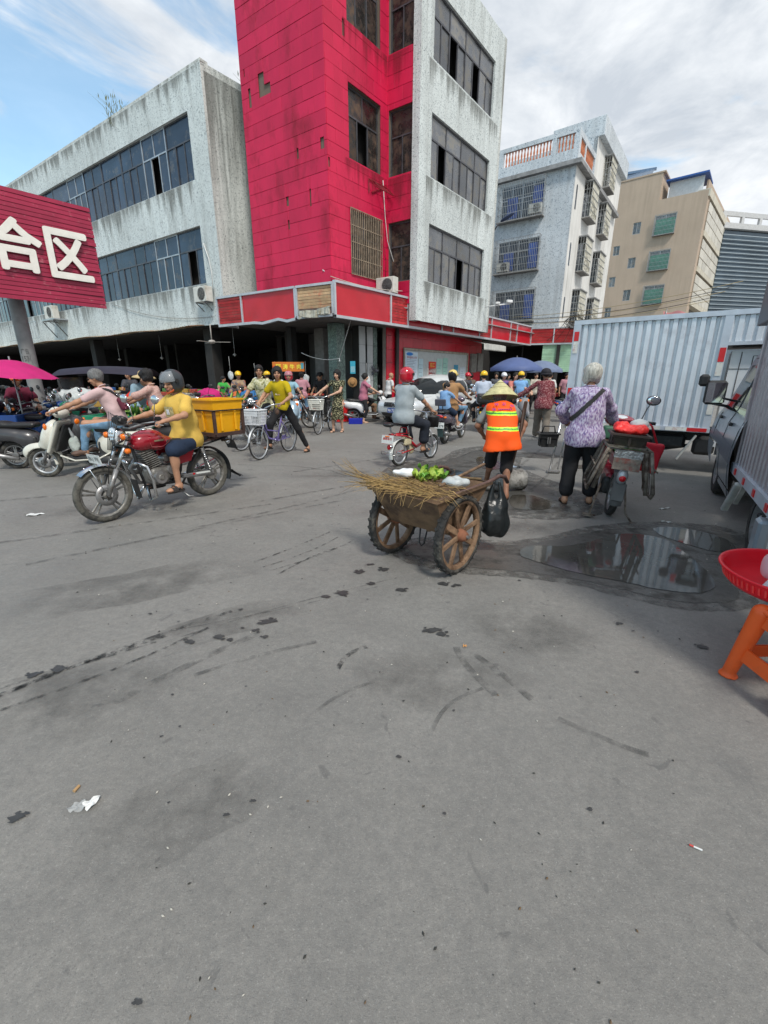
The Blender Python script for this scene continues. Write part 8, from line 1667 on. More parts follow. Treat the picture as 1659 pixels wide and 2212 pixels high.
b.cyl((-1.6,16.4,2.05),(-1.6,16.4,2.16),.025,mat('bulb_white',(.8,.8,.78),rough=.3),.015);obj('bulb_holder',b,None,'white bulb holder on the flex inside the corner shop','lamp')
# hall crowd left
for i,(x,y,a,lab,tm2,hat_,hm_)in enumerate([(-5.6,15.6,150,'child in a green and magenta shirt in the market hall behind the crate',pattern('green_magenta',[(.05,.35,.06),(.05,.35,.06),(.55,.01,.2)],4,'noise'),None,None),(-4.95,15.3,170,'person in a red patterned shawl and yellow helmet in front of the dark hall',pattern('shawl_print',[(.25,.02,.02),(.35,.25,.15),(.12,.1,.12)],12,'cell'),'half',mat('helmet_yellow',(.80,.48,.01),rough=.25,coat=.4,var=.04)),(-3.95,15.4,-60,'rider in grey with a yellow helmet left of the orange sign',mat('grey_top',(.1,.11,.13),rough=.9),'half',mat('helmet_yellow')),(-7.6,9.3,140,'rider in a maroon top and orange helmet under the magenta umbrella',mat('maroon_top',(.12,.01,.03),rough=.9),'half',mat('helmet_orange',(.72,.12,.015),rough=.25,coat=.4)),(-8.6,15.2,160,'dark figure seated deep in the market hall',mat('dark_top',(.04,.04,.05)),None,None)]):
    J=person(lab,pel=(0,0,.9-.1*(i==3)),lean=5,head=(5,20*(i-2)),hair='short',top=tm2,sleeve=.9 if i==1 else.38,loose=.03,bottom=blkt,h=.018,S=(.8,.98,.98,.95,1)[i],hat=hat_,hatm=hm_,hands=[(-.25,.4,.95),(.25,.4,.95)],shoe='shoe');setperson(J,x,y,a)
for i,(x,y,z,lx,m,lab)in enumerate([(-5.1,13.0,.98,.5,mat('cloth_magenta',(.45,.01,.14),rough=.8),'magenta rain cape bundled over a parked bike behind the crate'),(-4.3,13.3,.92,.35,mat('cloth_rust',(.5,.12,.03),rough=.8),'rust orange cape bundled over a parked bike behind the crate'),(-3.9,12.9,.95,.4,mat('cloth_blue',(.02,.13,.32),rough=.7),'blue seat cover on a parked bike left of the bicycles'),(-6.9,9.6,1.05,.4,bagw,'clear plastic rain sheet over bikes under the magenta umbrella'),(-6.2,9.1,1.1,.35,bagw,'clear plastic windscreen cover right of the orange helmet'),(-7.9,8.7,.95,.45,cvd,'dark tarpaulin folded on the blue tricycle')]):
    b=bagmesh((0,0,0),(lx*.75,.3,.2),30+i,.012,.02,m=m);o=obj('cover_sheet',b,None,lab,'cover');place(o,x,y,20*i,z)
crn=[mat('goods_%d'%i,c,rough=.6,var=.5,vs=14)for i,c in enumerate([(.35,.05,.03),(.08,.2,.05),(.03,.1,.3),(.45,.4,.3),(.4,.22,.03)])]
wh2=['by the second market column','deep in the hall left','beside the cape covered bike','behind the orange sign','at the foot of the third column','in the hall centre','near the silver scooter','in the far left hall','between the first two columns','behind the ceiling fan']
for i in range(10):
    x,y=-5.2-1.05*i+(i%3)*.3,17.9+.62*i;t=thing('market_stall',['red','green','blue','cream','ochre'][i%5]+' draped market stall table with goods '+wh2[i],'stall','stalls inside the market hall',(x,y,0));b=MB();b.box((x,y,.42),(1.5,.7,.84),crn[i%5],RZ(-30),.02);obj('table',b,t)
    for k in range(3):b=MB();b.box((x-.45+.45*k,y+.25*(1-k),.92),(.36,.34,.16),crn[(i+k+1)%5],RZ(-30),.02);obj('goods_crate',b,t)
for i in(1,4,6):
    x,y=-4.9-1.6*i,18.4+1.1*i+.4*(i%3);t=thing('pendant_lamp','unlit pendant lamp, number %d from the right in the row under the hall ceiling'%(i+1)if 0 else{1:'rightmost',4:'middle',6:'leftmost'}[i]+' unlit pendant lamp hanging under the dark hall ceiling','lamp','pendant lamps in the market hall',(x,y,2.4));b=MB();b.tube([(x,y,2.5),(x,y,3.5)],.008,wwire,4);obj('flex',b,t);b=MB();b.lathe([(.02,.08),(.04,.06),(.10,.0),(.09,.0),(.03,.05)],paleiron,14,(x,y,2.42),'z');b.ell((x,y,2.42),(.035,.035,.05),mat('bulb_white',(.8,.8,.78),rough=.3));obj('lamp_shade',b,t)
# ================================================================ red moped and rider
RB=(.27,7.53);RAZ=40
t=thing('moped','little red pedal moped with cream covers carrying the grey shirted rider','moped');mr=mat('moped_red',(.42,.01,.02),rough=.3,coat=.3,var=.1);cream=mat('cream_plastic',(.62,.55,.36),rough=.4,var=.12,dirt=(.3,.25,.15),dirt_amt=.2)
wheel(t,0,.23,.23,.055,'wire',tyre,alul);wheel(t,.98,.23,.23,.05,'disc3',tyre,alul)
b=MB();b.tube([(0,.86,.62),(0,.72,.34),(0,.5,.28),(0,.3,.42)],.026,mr,8)
for s_ in(-1,1):b.tube([(s_*.05,.32,.44),(s_*.07,.1,.52),(s_*.07,-.2,.56)],.014,mr,6);b.tube([(s_*.06,0,.23),(s_*.05,.35,.26)],.012,mr,6)
obj('frame',b,t);b=MB()
for x in(-.06,0,.06):b.tube([(x,.2,.56),(x,-.22,.57)],.008,mr,5)
b.tube([(-.08,.1,.56),(-.06,.12,.66),(.06,.12,.66),(.08,.1,.56)],.012,mr,6);obj('rear_rack',b,t)
b=MB();f=Field(.012,.02);f.rbox((-.05,.33,.28),(.05,.26,.14),.03).ell((-.06,.43,.24),(.03,.09,.09)).rbox((0,.2,.42),(.12,.2,.16),.04);f.mesh(b,cream);obj('motor_cover',b,t)
b=MB()
for s_ in(-1,1):b.tube([(s_*.055,.98,.23),(s_*.055,.90,.5),(0,.86,.62)],.016,alul,8)
b.tube([(0,.86,.6),(0,.80,.88)],.015,chrome,8);b.tube([(-.28,.58,.90),(-.22,.72,.92),(0,.80,.88),(.22,.72,.92),(.28,.58,.90)],.012,chrome,8);obj('handlebar',b,t)
b=MB();fenderarc(b,.98,.23,.26,.08,20,150,whitep);obj('front_fender',b,t);b=MB();fenderarc(b,0,.23,.265,.09,10,200,whitep);obj('rear_fender',b,t)
b=MB();f=Field(.012,.02);f.rbox((0,.18,.76),(.18,.28,.06),.03);f.ell((0,.1,.77),(.11,.1,.035));f.mesh(b,seatm);b.tube([(0,.22,.74),(0,.3,.42)],.014,chrome,6);obj('saddle',b,t)
b=MB();f=Field(.012,.02);f.ell((0,-.30,.74),(.10,.09,.04));f.mesh(b,seatm);b.tube([(0,-.26,.72),(0,-.24,.62),(0,-.12,.57)],.016,alul,6);obj('back_pad',b,t)
b=MB();b.lathe([(.0,0),(.11,0),(.13,.18),(.14,.2),(.125,.2),(.105,.01)],blk,20,(0,1.02,.60),'z');b.lathe([(0,.17),(.13,.175)],mat('basket_lid',(.4,.4,.38),rough=.4,var=.4,vs=15),18,(0,1.02,.60),'z');obj('basket',b,t)
plate(t,(-.0,-.33,.50),.25,.15,rotm('X',-8),whitep,mat('plate_red_ink',(.5,.03,.03),var=0),[('佛辉车行',0,.01,.045,.2)]);b=MB();b.box((0,-.335,.45),(.2,.002,.012),ink,rotm('X',-8));b.box((0,-.336,.55),(.1,.002,.02),orl,rotm('X',-8));obj('plate_print',b,t)
b=MB();b.ell((0,-.29,.36),(.035,.03,.045),redl);b.lathe([(0,-.02),(.04,0),(.035,.05)],chrome,12,(0,-.26,.36),'y');obj('tail_light',b,t)
b=MB();b.tube([(-.13,-.1,.20),(-.14,-.32,.24),(.14,-.32,.24),(.13,-.1,.20)],.007,chrome,5);b.tube([(-.14,-.32,.24),(-.1,-.38,.3),(.1,-.38,.3),(.14,-.32,.24)],.006,chrome,5);obj('bumper_rail',b,t)
b=MB();b.tube([(-.12,.5,.2),(.12,.5,.2)],.01,steel,6)
for s_ in(-1,1):b.box((s_*.15,.5,.2),(.09,.06,.02),blk)
obj('pedal',b,t);place(t,*RB,RAZ)
gry=mat('grey_blue_shirt',(.30,.34,.36),rough=.9,var=.08,bump=.4,bs=12);dnavy=mat('dark_navy_trousers',(.014,.018,.028),rough=.9,var=.2)
J=person('man in a grey shirt and glossy red helmet riding the little red moped away',pel=(0,.12,.86),lean=2,lean2=6,head=(4,10),hands=[(-.275,.58,.935),(.275,.58,.935)],feet=[(-.15,.5,.21),(.15,.5,.21)],knee=[(-.5,1,.3),(.5,1,.3)],elbow=[(-.7,-.4,-.5),(.7,-.4,-.5)],S=.98,fat=1.06,skin=skinA,top=gry,sleeve=.40,hem=.13,loose=.03,bottom=dnavy,blen=.8,bloose=.03,h=.012,grip='grip',hat='full',hatm=mat('helmet_gloss_red',(.42,.005,.02),rough=.15,coat=.8,var=.05),shoem=blk)
b=MB();c_=J['pel']+J['U1']*.07;b.tube([c_+np.array([.168*math.cos(a),.128*math.sin(a),0])for a in[2*math.pi*k/24 for k in range(24)]],.017,mat('belt_brown',(.08,.035,.02),rough=.5),6,closed=True,flat=.5);obj('belt',b,J['t']);setperson(J,*RB,RAZ)
# electric scooter with the woman and the boy
EB=(1.43,10.22);EAZ=28
pgrey=mat('violet_grey_plastic',(.13,.11,.15),rough=.22,metal=.3,coat=.4,var=.1)
t=scooter('purplish grey electric scooter with a small backrest carrying a woman and a boy',pgrey,blk,h=.014,sleek=True,plate_=(whitep,ink,'粤A·Y','08379'));b=MB();b.box((0,-.36,.96),(.26,.04,.15),mat('backrest_grey',(.07,.07,.09),rough=.5),rotm('X',8),.015);b.tube([(-.05,-.30,.74),(-.05,-.35,.90)],.01,blk,5);b.tube([(.05,-.30,.74),(.05,-.35,.90)],.01,blk,5);b.box((0,-.30,.76),(.32,.2,.03),blk,None,.01);obj('backrest',b,t)
b=MB();b.text('YOYO',(.20,-.0,.40),.06,whitep,(0,1,0),(0,0,1),wmax=.25);obj('side_lettering',b,t);place(t,*EB,EAZ)
J=person('woman in a tan top and pale yellow helmet riding the purplish grey scooter',pel=(0,.30,.86),lean=4,lean2=8,head=(5,15),hands=[(-.29,.80,1.03),(.29,.80,1.03)],feet=[(-.13,.62,.35),(.13,.6,.35)],knee=[(-.5,1,.4),(.5,1,.4)],S=.99,fat=1.08,hair='bob',top=mat('tan_top',(.36,.20,.09),rough=.9,bump=.3,bs=14),sleeve=.38,hem=.12,loose=.02,bottom=jean,blen=.9,h=.014,grip='grip',hat='half',hatm=mat('helmet_pale_yellow',(.68,.50,.14),rough=.25,coat=.4),shoe='shoe',shoem=shoeW);setperson(J,*EB,EAZ)
J=person('small boy in a light blue shirt sitting behind the woman in tan, looking sideways',pel=(.0,-.06,.84),lean=2,twist=20,head=(12,50),hands=[(-.1,.22,.95),(.25,.25,.95)],feet=[(-.22,.18,.38),(.24,.20,.36)],knee=[(-.8,1,.2),(.9,1,.2)],S=.68,fat=1.1,skin=skinC,hair='boy',top=mat('light_blue_polo',(.20,.36,.60),rough=.9,bump=.3,bs=14),sleeve=.38,hem=.1,loose=.02,bottom=navy,blen=.42,bloose=.02,h=.012,shoe='shoe',shoem=shoeW);setperson(J,*EB,EAZ)
# motorcycle with the top box
place(motorcycle('motorcycle with a black top box and yellow plate under the man in pale blue',mat('tank_black'),h=.016,topbox=True,yplate=True),2.83,12.6,8)
J=person('man in a pale blue shirt and yellow helmet on the motorcycle with the top box',pel=(0,.36,.86),lean=3,lean2=6,head=(3,-8),hands=[(-.31,.68,1.03),(.31,.68,1.03)],feet=[(-.2,.5,.23),(.2,.5,.23)],knee=[(-.4,1,.4),(.4,1,.4)],S=1.0,fat=1.05,top=mat('pale_blue_shirt',(.42,.47,.56),rough=.9,bump=.35,bs=12),sleeve=.42,loose=.035,bottom=blkt,h=.014,hat='half',hatm=mat('helmet_yellow'),grip='grip',shoe='slipper');setperson(J,2.83,12.6,8)
# white scooter with the yellow plate
place(scooter('white scooter with a yellow plate ridden away by the man in the sky blue shirt',whm,blk,h=.018,plate_=(yelp,ink,'粤K8','24P8Q')),4.50,14.75,14)
J=person('man in a sky blue shirt and yellow helmet on the white scooter ahead',pel=(0,.10,.87),lean=2,lean2=4,head=(2,0),hands=[(-.29,.80,1.03),(.29,.80,1.03)],feet=[(-.13,.62,.35),(.26,.35,.0)],knee=[(-.4,1,.4),(.5,1,.2)],S=1.0,fat=1.08,top=mat('sky_blue_shirt',(.18,.36,.62),rough=.9,bump=.3,bs=12),sleeve=.4,loose=.03,bottom=blkt,h=.016,hat='half',hatm=mat('helmet_yellow'),grip='grip',shoe='slipper');setperson(J,4.50,14.75,14)
# walker in dark red
drl=pattern('dark_red_lace',[(.10,.012,.02),(.16,.02,.03),(.34,.18,.18)],38,'noise')
J=person('walker in a dark red long sleeved blouse, dark hat and grey brown trousers, mid stride',pel=(0,0,.90),lean=6,head=(2,-8),hands=[(-.62,.25,1.02),(.22,.18,.84)],feet=[(-.08,.34,.02),(.10,-.22,.05)],elbow=[(-.3,-.3,-.9),(.5,-.6,-.6)],S=1.0,fat=1.05,skin=skinB,hair='short',top=drl,sleeve=.95,hem=.16,loose=.022,bottom=mat('taupe_trousers',(.16,.135,.11),rough=.9,var=.15,bump=.35,bs=14),blen=.96,bloose=.036,h=.013,shoe='shoe',shoem=mat('shoe_dark',(.03,.03,.03)));setperson(J,3.98,11.05,14)
b=MB();f=Field(.012,.02);f.ell((0,0,0),(.12,.135,.10)).ell((0,0,-.05),(.15,.16,.02));f.mesh(b,mat('hat_black',(.015,.014,.02),rough=.8));obj('cloth_hat',b,J['t']).matrix_basis=Matrix.Translation(J['hc']+np.array([0,-.005,.045]))
# further crowd
far=[(4.38,15.2,175,'woman in a coral top riding towards the camera under the umbrella',mat('coral_top',(.50,.17,.14),rough=.9),'long',None,None,skinC,'r'),(4.45,17.0,170,'rider in a purple print top, white helmet and sunglasses near the umbrella pole',pattern('purple_print',[(.05,.03,.12),(.3,.1,.2),(.1,.1,.3)],25,'cell'),'short','half',mat('helmet_white',(.65,.66,.68),rough=.3),skinC,'r'),(6.35,15.4,95,'woman in a dusty red floral top riding right beside the truck',pattern('dusty_red_floral',[(.28,.05,.06),(.38,.12,.12),(.5,.35,.32)],30,'noise'),'bun',None,None,skinA,'r'),(7.0,16.6,185,'person in a pale knitted cap and dark coat facing the camera by the truck',mat('dark_coat',(.04,.04,.045)),'short','half',mat('cap_beige',(.5,.42,.3),rough=.9),skinA,'s'),(5.9,16.0,10,'dark haired walker in white behind the walker in dark red',mat('white_top'),'short',None,None,skinA,'s'),(5.25,16.9,20,'walker in a sea green top under the dark blue umbrella',mat('sea_green_top',(.16,.28,.26),rough=.9),'short',None,None,skinA,'s'),(3.55,18.2,-20,'dark haired figure beside the red tiled wall',mat('brown_top',(.12,.08,.06)),'short',None,None,skinA,'s'),(6.4,19.0,180,'shopper in white far down the market street',mat('cream_top',(.5,.47,.4)),'short',None,None,skinC,'s'),(4.9,19.6,200,'shopper in grey far down the market street under the umbrellas',mat('grey_top'),'bob',None,None,skinC,'s'),(3.2,17.4,150,'figure in a red helmet behind the silver car',mat('dark_top'),'short','half',mat('helmet_red',(.55,.02,.04),rough=.25,coat=.4),skinA,'s'),(7.9,19.5,190,'shopper in pink beside the green shutter',mat('dusty_pink_tshirt'),'short',None,None,skinA,'s'),(8.3,22.5,170,'shopper in black near the green shutter',mat('black_tee'),'short',None,None,skinA,'s'),(6.0,21.8,175,'shopper in navy in the far shade',mat('dark_top'),'bob',None,None,skinC,'s'),(7.1,23.0,185,'shopper in pale blue in the far shade',mat('pale_blue_shirt'),'short',None,None,skinC,'s')]
for i,(x,y,a,lab,tm2,hs,ht,hmm,sk,mode)in enumerate(far):
    if mode=='r':
        J=person(lab,pel=(0,.12,.86),lean=5,head=(3,0),hands=[(-.29,.80,1.02),(.29,.80,1.02)],feet=[(-.12,.6,.35),(.12,.6,.35)],knee=[(-.3,1,.4),(.3,1,.4)],top=tm2,sleeve=.4,loose=.025,bottom=blkt,h=.019,hair=hs,hat=ht,hatm=hmm,skin=sk,grip='grip',shoe='slipper')
        o=copy_tree(pk[3]if i!=2 else pk[2],['grey scooter coming towards the camera under the dark blue umbrella','grey scooter beneath the rider with the white helmet','blue panelled scooter beneath the woman in dusty red'][i],None,KD);place(o,x,y,a);o['group']='scooters ridden in the street crowd'
    else:J=person(lab,lean=4,head=(5,(i*37)%40-20),hands=[(-.2,.3,.98),(.22,.28,.96)]if i%2 else None,feet=[(-.1,.1,0),(.1,-.1,0)],top=tm2,sleeve=.4,loose=.025,bottom=blkt,h=.02,hair=hs,hat=ht,hatm=hmm,skin=sk,S=.95+.03*(i%3),shoe='shoe')
    setperson(J,x,y,a)
b=MB();yb=mat('yellow_bar',(.65,.5,.03),rough=.4);b.tube([(0,0,.1),(0,.02,.95),(.0,.1,1.02),(.55,.15,1.02)],.018,yb,6);b.tube([(.55,.15,1.02),(.55,.15,.1)],.018,yb,6);b.tube([(0,.02,.6),(.55,.15,.6)],.014,yb,6);b.box((.28,.4,.45),(.6,.8,.05),steel)
for k in range(2):b.lathe([(.1,-.02),(.13,-.01),(.13,.01),(.1,.02)],tyre,16,(.05+.45*k,.4,.13),'x')
o=obj('hand_trolley',b,None,'hand trolley with a yellow push bar beside the box truck','trolley');place(o,5.75,13.2,20)
stuffbox('meat_scale','white kitchen scale on the folding table by the marble pillar','scale',(-.75,15.72,.82),(.2,.2,.16),whitep)
for i in range(9):stuffbox('produce_tray',['first','second','third','fourth','fifth','sixth','seventh','eighth','ninth'][i]+' tray of goods from the left under the street umbrellas','tray',(4.7+.42*i,19.2+.12*i,.75),(.36,.5,.14),mat('tray_%d'%(i%4),[(.5,.1,.05),(.1,.25,.05),(.5,.45,.3),(.35,.03,.03)][i%4],rough=.7,var=.5,vs=12))
# ================================================================ SWEEPER
vo=mat('vest_orange',(.95,.10,.003),rough=.75,var=.07,vs=4,bump=.3,bs=10,dirt=(.5,.06,.01),dirt_amt=.12);vl=mat('vest_lime',(.50,.90,.05),rough=.5,var=.05);vg=mat('vest_green',(.03,.28,.06),rough=.5,var=.05)
SW=(1.53,5.62);SWAZ=5
J=person('street sweeper in an orange vest and conical straw hat bending over a shovel',pel=(0,-.06,.80),lean=32,lean2=57,head=(8,0),hands=[(-.16,.40,.70),(.235,.06,.71)],feet=[(-.10,.36,0),(.06,-.28,0)],knee=[(-.1,1,.2),(.1,1,.2)],elbow=[(-.8,-.2,-.4),(.9,-.1,-.3)],
    S=.97,skin=skinB,hair='short',hairm=hairG,top=mat('grey_undershirt',(.22,.23,.23),rough=.9,bump=.3,bs=14),sleeve=.40,hem=.0,loose=.008,bottom=mat('black_shorts',(.012,.011,.012),rough=.9,var=.2,bump=.3,bs=16),blen=.56,bloose=.022,h=.010,grip=('grip','grip'),hat='conical',hatm=mat('conical_straw',(.52,.48,.25),rough=.8,var=.25,vs=12,dirt=(.30,.26,.16),dirt_amt=.35,dirt_s=8,bump=.4,bs=70),shoe='slipper',vest=True)
g=Field(.010,.04);S_=J['S'];R1,R2=J['R1'],J['R2']
g.ell(J['chest'],np.array((.190,.145,.175)),R2).ell(J['mid'],np.array((.195,.160,.18)),R2,k=.08).ell(J['pel'],np.array((.205,.170,.17)),R1,k=.08);g.cap(J['sh'][0]+J['X2']*.035,J['sh'][1]-J['X2']*.035,.070)
hem_=J['pel']+np.array([0,-.05,-.13]);g.cap(J['pel']+np.array([-.06,-.02,-.02]),hem_+np.array([-.09,.0,-.06]),.14,.155).cap(J['pel']+np.array([.06,-.02,-.02]),hem_+np.array([.09,.0,-.03]),.14,.15)
g.cut(hem_+np.array([0,0,-.06]),(0.1,0,-1));g.cap(J['neck']+J['U2']*.01,J['hc'],.055,.06,op='s',k=.01);g.wrinkle(.0045,(24,20,16),2)
U2,mid_,chest_,pel_=J['U2'],J['mid'],J['chest'],J['pel']
def vcls(c):
    t_=(c-mid_)@U2;x=np.abs(c[:,0]);k=np.zeros(len(c),int)
    for z0 in(1.065,.885):
        zz=c[:,2]+.04*np.abs(c[:,0]);k[np.abs(zz-z0)<.023]=1;k[np.abs(zz-z0)<.008]=2
    return k
b=MB();g.mesh(b,[vo,vl,vg],vcls);obj('safety_vest',b,J['t'])
b=MB();vt=mat('vest_print',(.30,.04,.22),rough=.8,var=.3);back=-J['F2']
for ch,dx_,du in(('环',-.09,.085),('卫',0,.10),('生',.10,.06),('境',-.13,-.0)):
    c_=mid_+J['X2']*dx_+U2*(du+.02)+back*(.172 if abs(dx_)<.11 else.16);b.text(ch,tuple(c_),.05,vt,tuple(J['X2']),tuple(U2),bold=.002)
for k in range(8):c_=mid_+J['X2']*(-.07+k*.022)+U2*.008+back*.172;b.box(c_,(.015,.004,.022),vt,J['R2'])
obj('vest_lettering',b,J['t']);setperson(J,*SW,SWAZ)
t=thing('shovel','long dark handled shovel held by the street sweeper','shovel');b=MB();b.tube([(.27,.10,1.12),(.235,.06,.72),(.10,-.02,.06)],.016,mat('handle_dark',(.055,.03,.02),rough=.6,var=.3),8);obj('shaft',b,t);b=MB();b.box((.27,.10,1.0),(.045,.03,.42),mat('handle_dark'),rotm('Y',5),.01);obj('grip',b,t);place(t,*SW,SWAZ)
t=thing('bucket','dirty white plastic bucket lying beside the sweeper','bucket');b=MB();bk_=mat('bucket_dirty',(.30,.29,.27),rough=.6,var=.4,vs=10,dirt=(.08,.07,.06),dirt_amt=.5,dirt_s=8);b.lathe([(0,-.18),(.11,-.18),(.145,.17),(.152,.18),(.14,.18),(.10,-.17)],bk_,28,(0,0,.15),'x');obj('shell',b,t);b=MB();b.tube([(.18,.15*math.cos(a),.15+.15*math.sin(a))for a in[R(180*k/12)for k in range(13)]],.004,steel,4);obj('handle',b,t);place(t,1.74,5.78,-20)
b=MB();f=Field(.012,.02);f.ell((0,0,.05),(.14,.08,.05)).wrinkle(.008,(40,30,30),1);f.mesh(b,mat('wet_rubbish',(.10,.09,.08),rough=.5,var=.5,vs=20));o=obj('rubbish',b,None,'wet dark rubbish on the ground at the sweeper feet','rubbish');place(o,1.52,5.75,0)
# ================================================================ GREY HAIRED WOMAN AND HER MOPED
purp=pattern('violet_print_shirt',[(.13,.11,.26),(.27,.19,.33),(.40,.33,.46),(.52,.50,.62)],50,'noise',stretch=(1.3,1.3,.55))
LW=(2.38,5.14);LAZ=18
J=person('grey haired woman in a violet patterned shirt and black trousers walking with her moped',pel=(0,0,.88),lean=1,lean2=3,head=(2,-24),hands=[(-.20,.30,.98),(.36,.42,.98)],feet=[(-.13,-.02,0),(.16,.06,0)],knee=[(-.05,1,.1),(.1,1,.1)],elbow=[(-.95,-.35,-.4),(.9,-.3,-.5)],
    S=.955,fat=1.10,skin=skinA,hair='ladyshort',hairm=hairW,top=purp,sleeve=.94,hem=.17,loose=.030,bottom=mat('black_loose_trousers',(.011,.011,.013),rough=.9,var=.15,bump=.35,bs=12),blen=.87,bloose=.034,h=.010,grip=('grip','grip'),shoe='slipper',shoem=mat('slipper_dark',(.05,.035,.03),rough=.7),strap=1)
setperson(J,*LW,LAZ)
t=thing('cargo_moped','battered red moped with welded side racks and a black basket, beside the grey haired woman','moped');oldm=mat('old_rack_steel',(.17,.145,.12),rough=.65,metal=.3,var=.45,vs=12,dirt=(.06,.04,.03),dirt_amt=.5,dirt_s=14)
wheel(t,0,.25,.25,.075,'wire',tyre,steel);wheel(t,1.15,.25,.25,.065,'wire',tyre,steel)
b=MB();fenderarc(b,0,.25,.285,.12,70,196,mat('fender_dull',(.10,.10,.10),rough=.5,var=.3));b.box((0,-.27,.33),(.13,.03,.20),mat('fender_dull'),rotm('X',-8),.01);obj('rear_fender',b,t)
b=MB();b.ell((0,-.26,.50),(.055,.05,.085),alul);to=obj('tail_lamp',b,t);b=MB();b.lathe([(0,-.012),(.028,-.006),(.034,.01)],redl,16,(0,-.31,.485),'y');obj('lens',b,to)
b=MB();b.box((0,-.30,.64),(.26,.012,.13),mat('old_plate',(.20,.16,.13),rough=.5,var=.5,vs=16,dirt=(.25,.04,.03),dirt_amt=.4,dirt_s=12),rotm('X',-6),.003);b.box((0,-.29,.74),(.27,.02,.09),mat('foil_strip',(.34,.34,.34),rough=.3,metal=.6,var=.4,vs=25,bump=.8,bs=40),None,.004);obj('plate_holder',b,t)
b=MB()
for s_ in(-1,1):
    x0,x1=s_*.20,s_*.31
    b.tube([(x0,-.30,.79),(x1,-.32,.38),(x1,-.26,.32),(x1,.18,.32),(x1,.24,.38),(x0,.26,.79)],.017,oldm,7);b.tube([(x0*.85,-.24,.79),(x1*.82,-.27,.34)],.022,oldm,7);b.tube([(x1*.95,-.31,.60),(x1*.95,.22,.60)],.009,oldm,5);b.tube([(x0,.0,.79),(x1,.0,.32)],.01,oldm,5)
    for k in range(5):b.tube([(x1,-.26+.1*k,.32),(x0*1.06,-.26+.1*k,.77)],.005,oldm,4)
b.tube([(-.20,-.30,.79),(.20,-.30,.79),(.20,.26,.79),(-.20,.26,.79)],.016,oldm,7,closed=True);b.bar((-.2,-.1,.79),(.2,-.1,.79),.03,.02,oldm);b.bar((-.2,.1,.79),(.2,.1,.79),.03,.02,oldm)
b.tube([(-.18,-.2,.38),(-.22,-.22,.02),(-.16,-.22,.02)],.012,oldm,6);b.tube([(.09,-.08,.34),(.13,-.20,.1),(.20,-.24,.02)],.012,oldm,6);b.box((-.24,-.22,.015),(.09,.06,.02),oldm);b.box((.22,-.26,.012),(.08,.05,.02),oldm);obj('side_racks',b,t)
f=Field(.012,.03);f.rbox((0,.95,.62),(.30,.06,.42),.03,rotm('X',20)).ell((0,.92,.98),(.17,.10,.08)).rbox((0,.86,1.0),(.30,.12,.05),.02).ell((0,1.1,.42),(.07,.2,.1)).rbox((0,.55,.36),(.16,.6,.14),.05).rbox((0,.25,.6),(.16,.5,.16),.05);b=MB();f.mesh(b,mat('moped_wine_red',(.26,.012,.03),rough=.35,coat=.3,var=.15,dirt=(.12,.05,.05),dirt_amt=.25));obj('bodywork',b,t)
b=MB();b.ell((0,.85,1.035),(.075,.05,.012),lens,rotm('X',20));obj('speedometer',b,t);b=MB();f=Field(.014,.02);f.rbox((0,.42,.72),(.22,.34,.08),.03);f.mesh(b,seatm);obj('seat',b,t)
b=MB();b.tube([(-.33,.78,1.0),(-.12,.86,1.0),(.12,.86,1.0),(.33,.78,1.0)],.013,steel,8);hb=obj('handlebar',b,t)
for s_ in(-1,1):b=MB();b.tube([(s_*.23,.82,1.0),(s_*.37,.765,1.0)],.019,blk,8);b.tube([(s_*.20,.87,1.0),(s_*.30,.86,.99)],.007,steel,5);obj('grip',b,hb)
mirror(t,.22,.84,1.02,.08,.24,.07,blk);b=MB();b.tube([(-.05,1.15,.25),(-.04,.98,.7)],.018,steel,7);b.tube([(.05,1.15,.25),(.04,.98,.7)],.018,steel,7);obj('fork',b,t)
b=MB();f=Field(.016,.03);f.rbox((0,.38,.28),(.22,.3,.22),.06);f.mesh(b,blk);obj('engine',b,t)
MP=(2.57,4.70);MAZ=21;MT=5
place(t,*MP,MAZ,0,MT)
def onm(o):return place(o,*MP,MAZ,0,MT)
bkk=mat('basket_dark',(.05,.035,.03),rough=.6,var=.3,dirt=(.14,.08,.06),dirt_amt=.3)
b=crate('',.33,.28,.80,.93,bkk);o=obj('black_basket',b,None,'dark rectangular plastic basket on the rack of the cargo moped','basket');onm(o)
f=Field(.010,.03);f.ell((0,0,0.96),(.17,.13,.05)).ell((.08,-.03,.99),(.08,.07,.04)).ell((-.08,.02,.99),(.08,.08,.05)).wrinkle(.008,(60,55,40),3);b=MB();f.mesh(b,mat('coral_red_bag',(.80,.035,.03),rough=.35,var=.15,bump=.7,bs=30));onm(obj('red_bag',b,None,'crumpled bright red plastic bag piled in the dark basket','bag'))
onm(obj('pale_bag',bagmesh((.08,.10,1.02),(.09,.08,.06),9,.008,.01),None,'pale grey bag tucked behind the crumpled red bag','bag'))
b=MB();b.lathe([(0,0),(.11,0),(.13,.05),(.12,.05)],mat('bright_green',(.02,.42,.06),rough=.4),20,(0,-.1,.73),'z');onm(obj('green_dish',b,None,'bright green dish under the dark basket','dish'))
rb_=mat('red_tote',(.55,.012,.03),rough=.6,var=.12,bump=.4,bs=12);t=thing('tote_bag','red fabric tote hanging from the right handlebar of the cargo moped','bag');f=Field(.010,.02);f.rbox((.38,.72,.60),(.26,.09,.36),.03,rotm('Y',3));f.wrinkle(.005,(30,35,18),2);b=MB();f.mesh(b,rb_);obj('bag_body',b,t);b=MB()
for dy_ in(-.03,.03):b.tube([(.29,.74+dy_,.75),(.29,.77+dy_*.4,.97),(.31,.77+dy_*.4,.99),(.34,.77+dy_*.4,.97),(.45,.74+dy_,.75)],.010,rb_,5)
obj('bag_handle',b,t);onm(t)
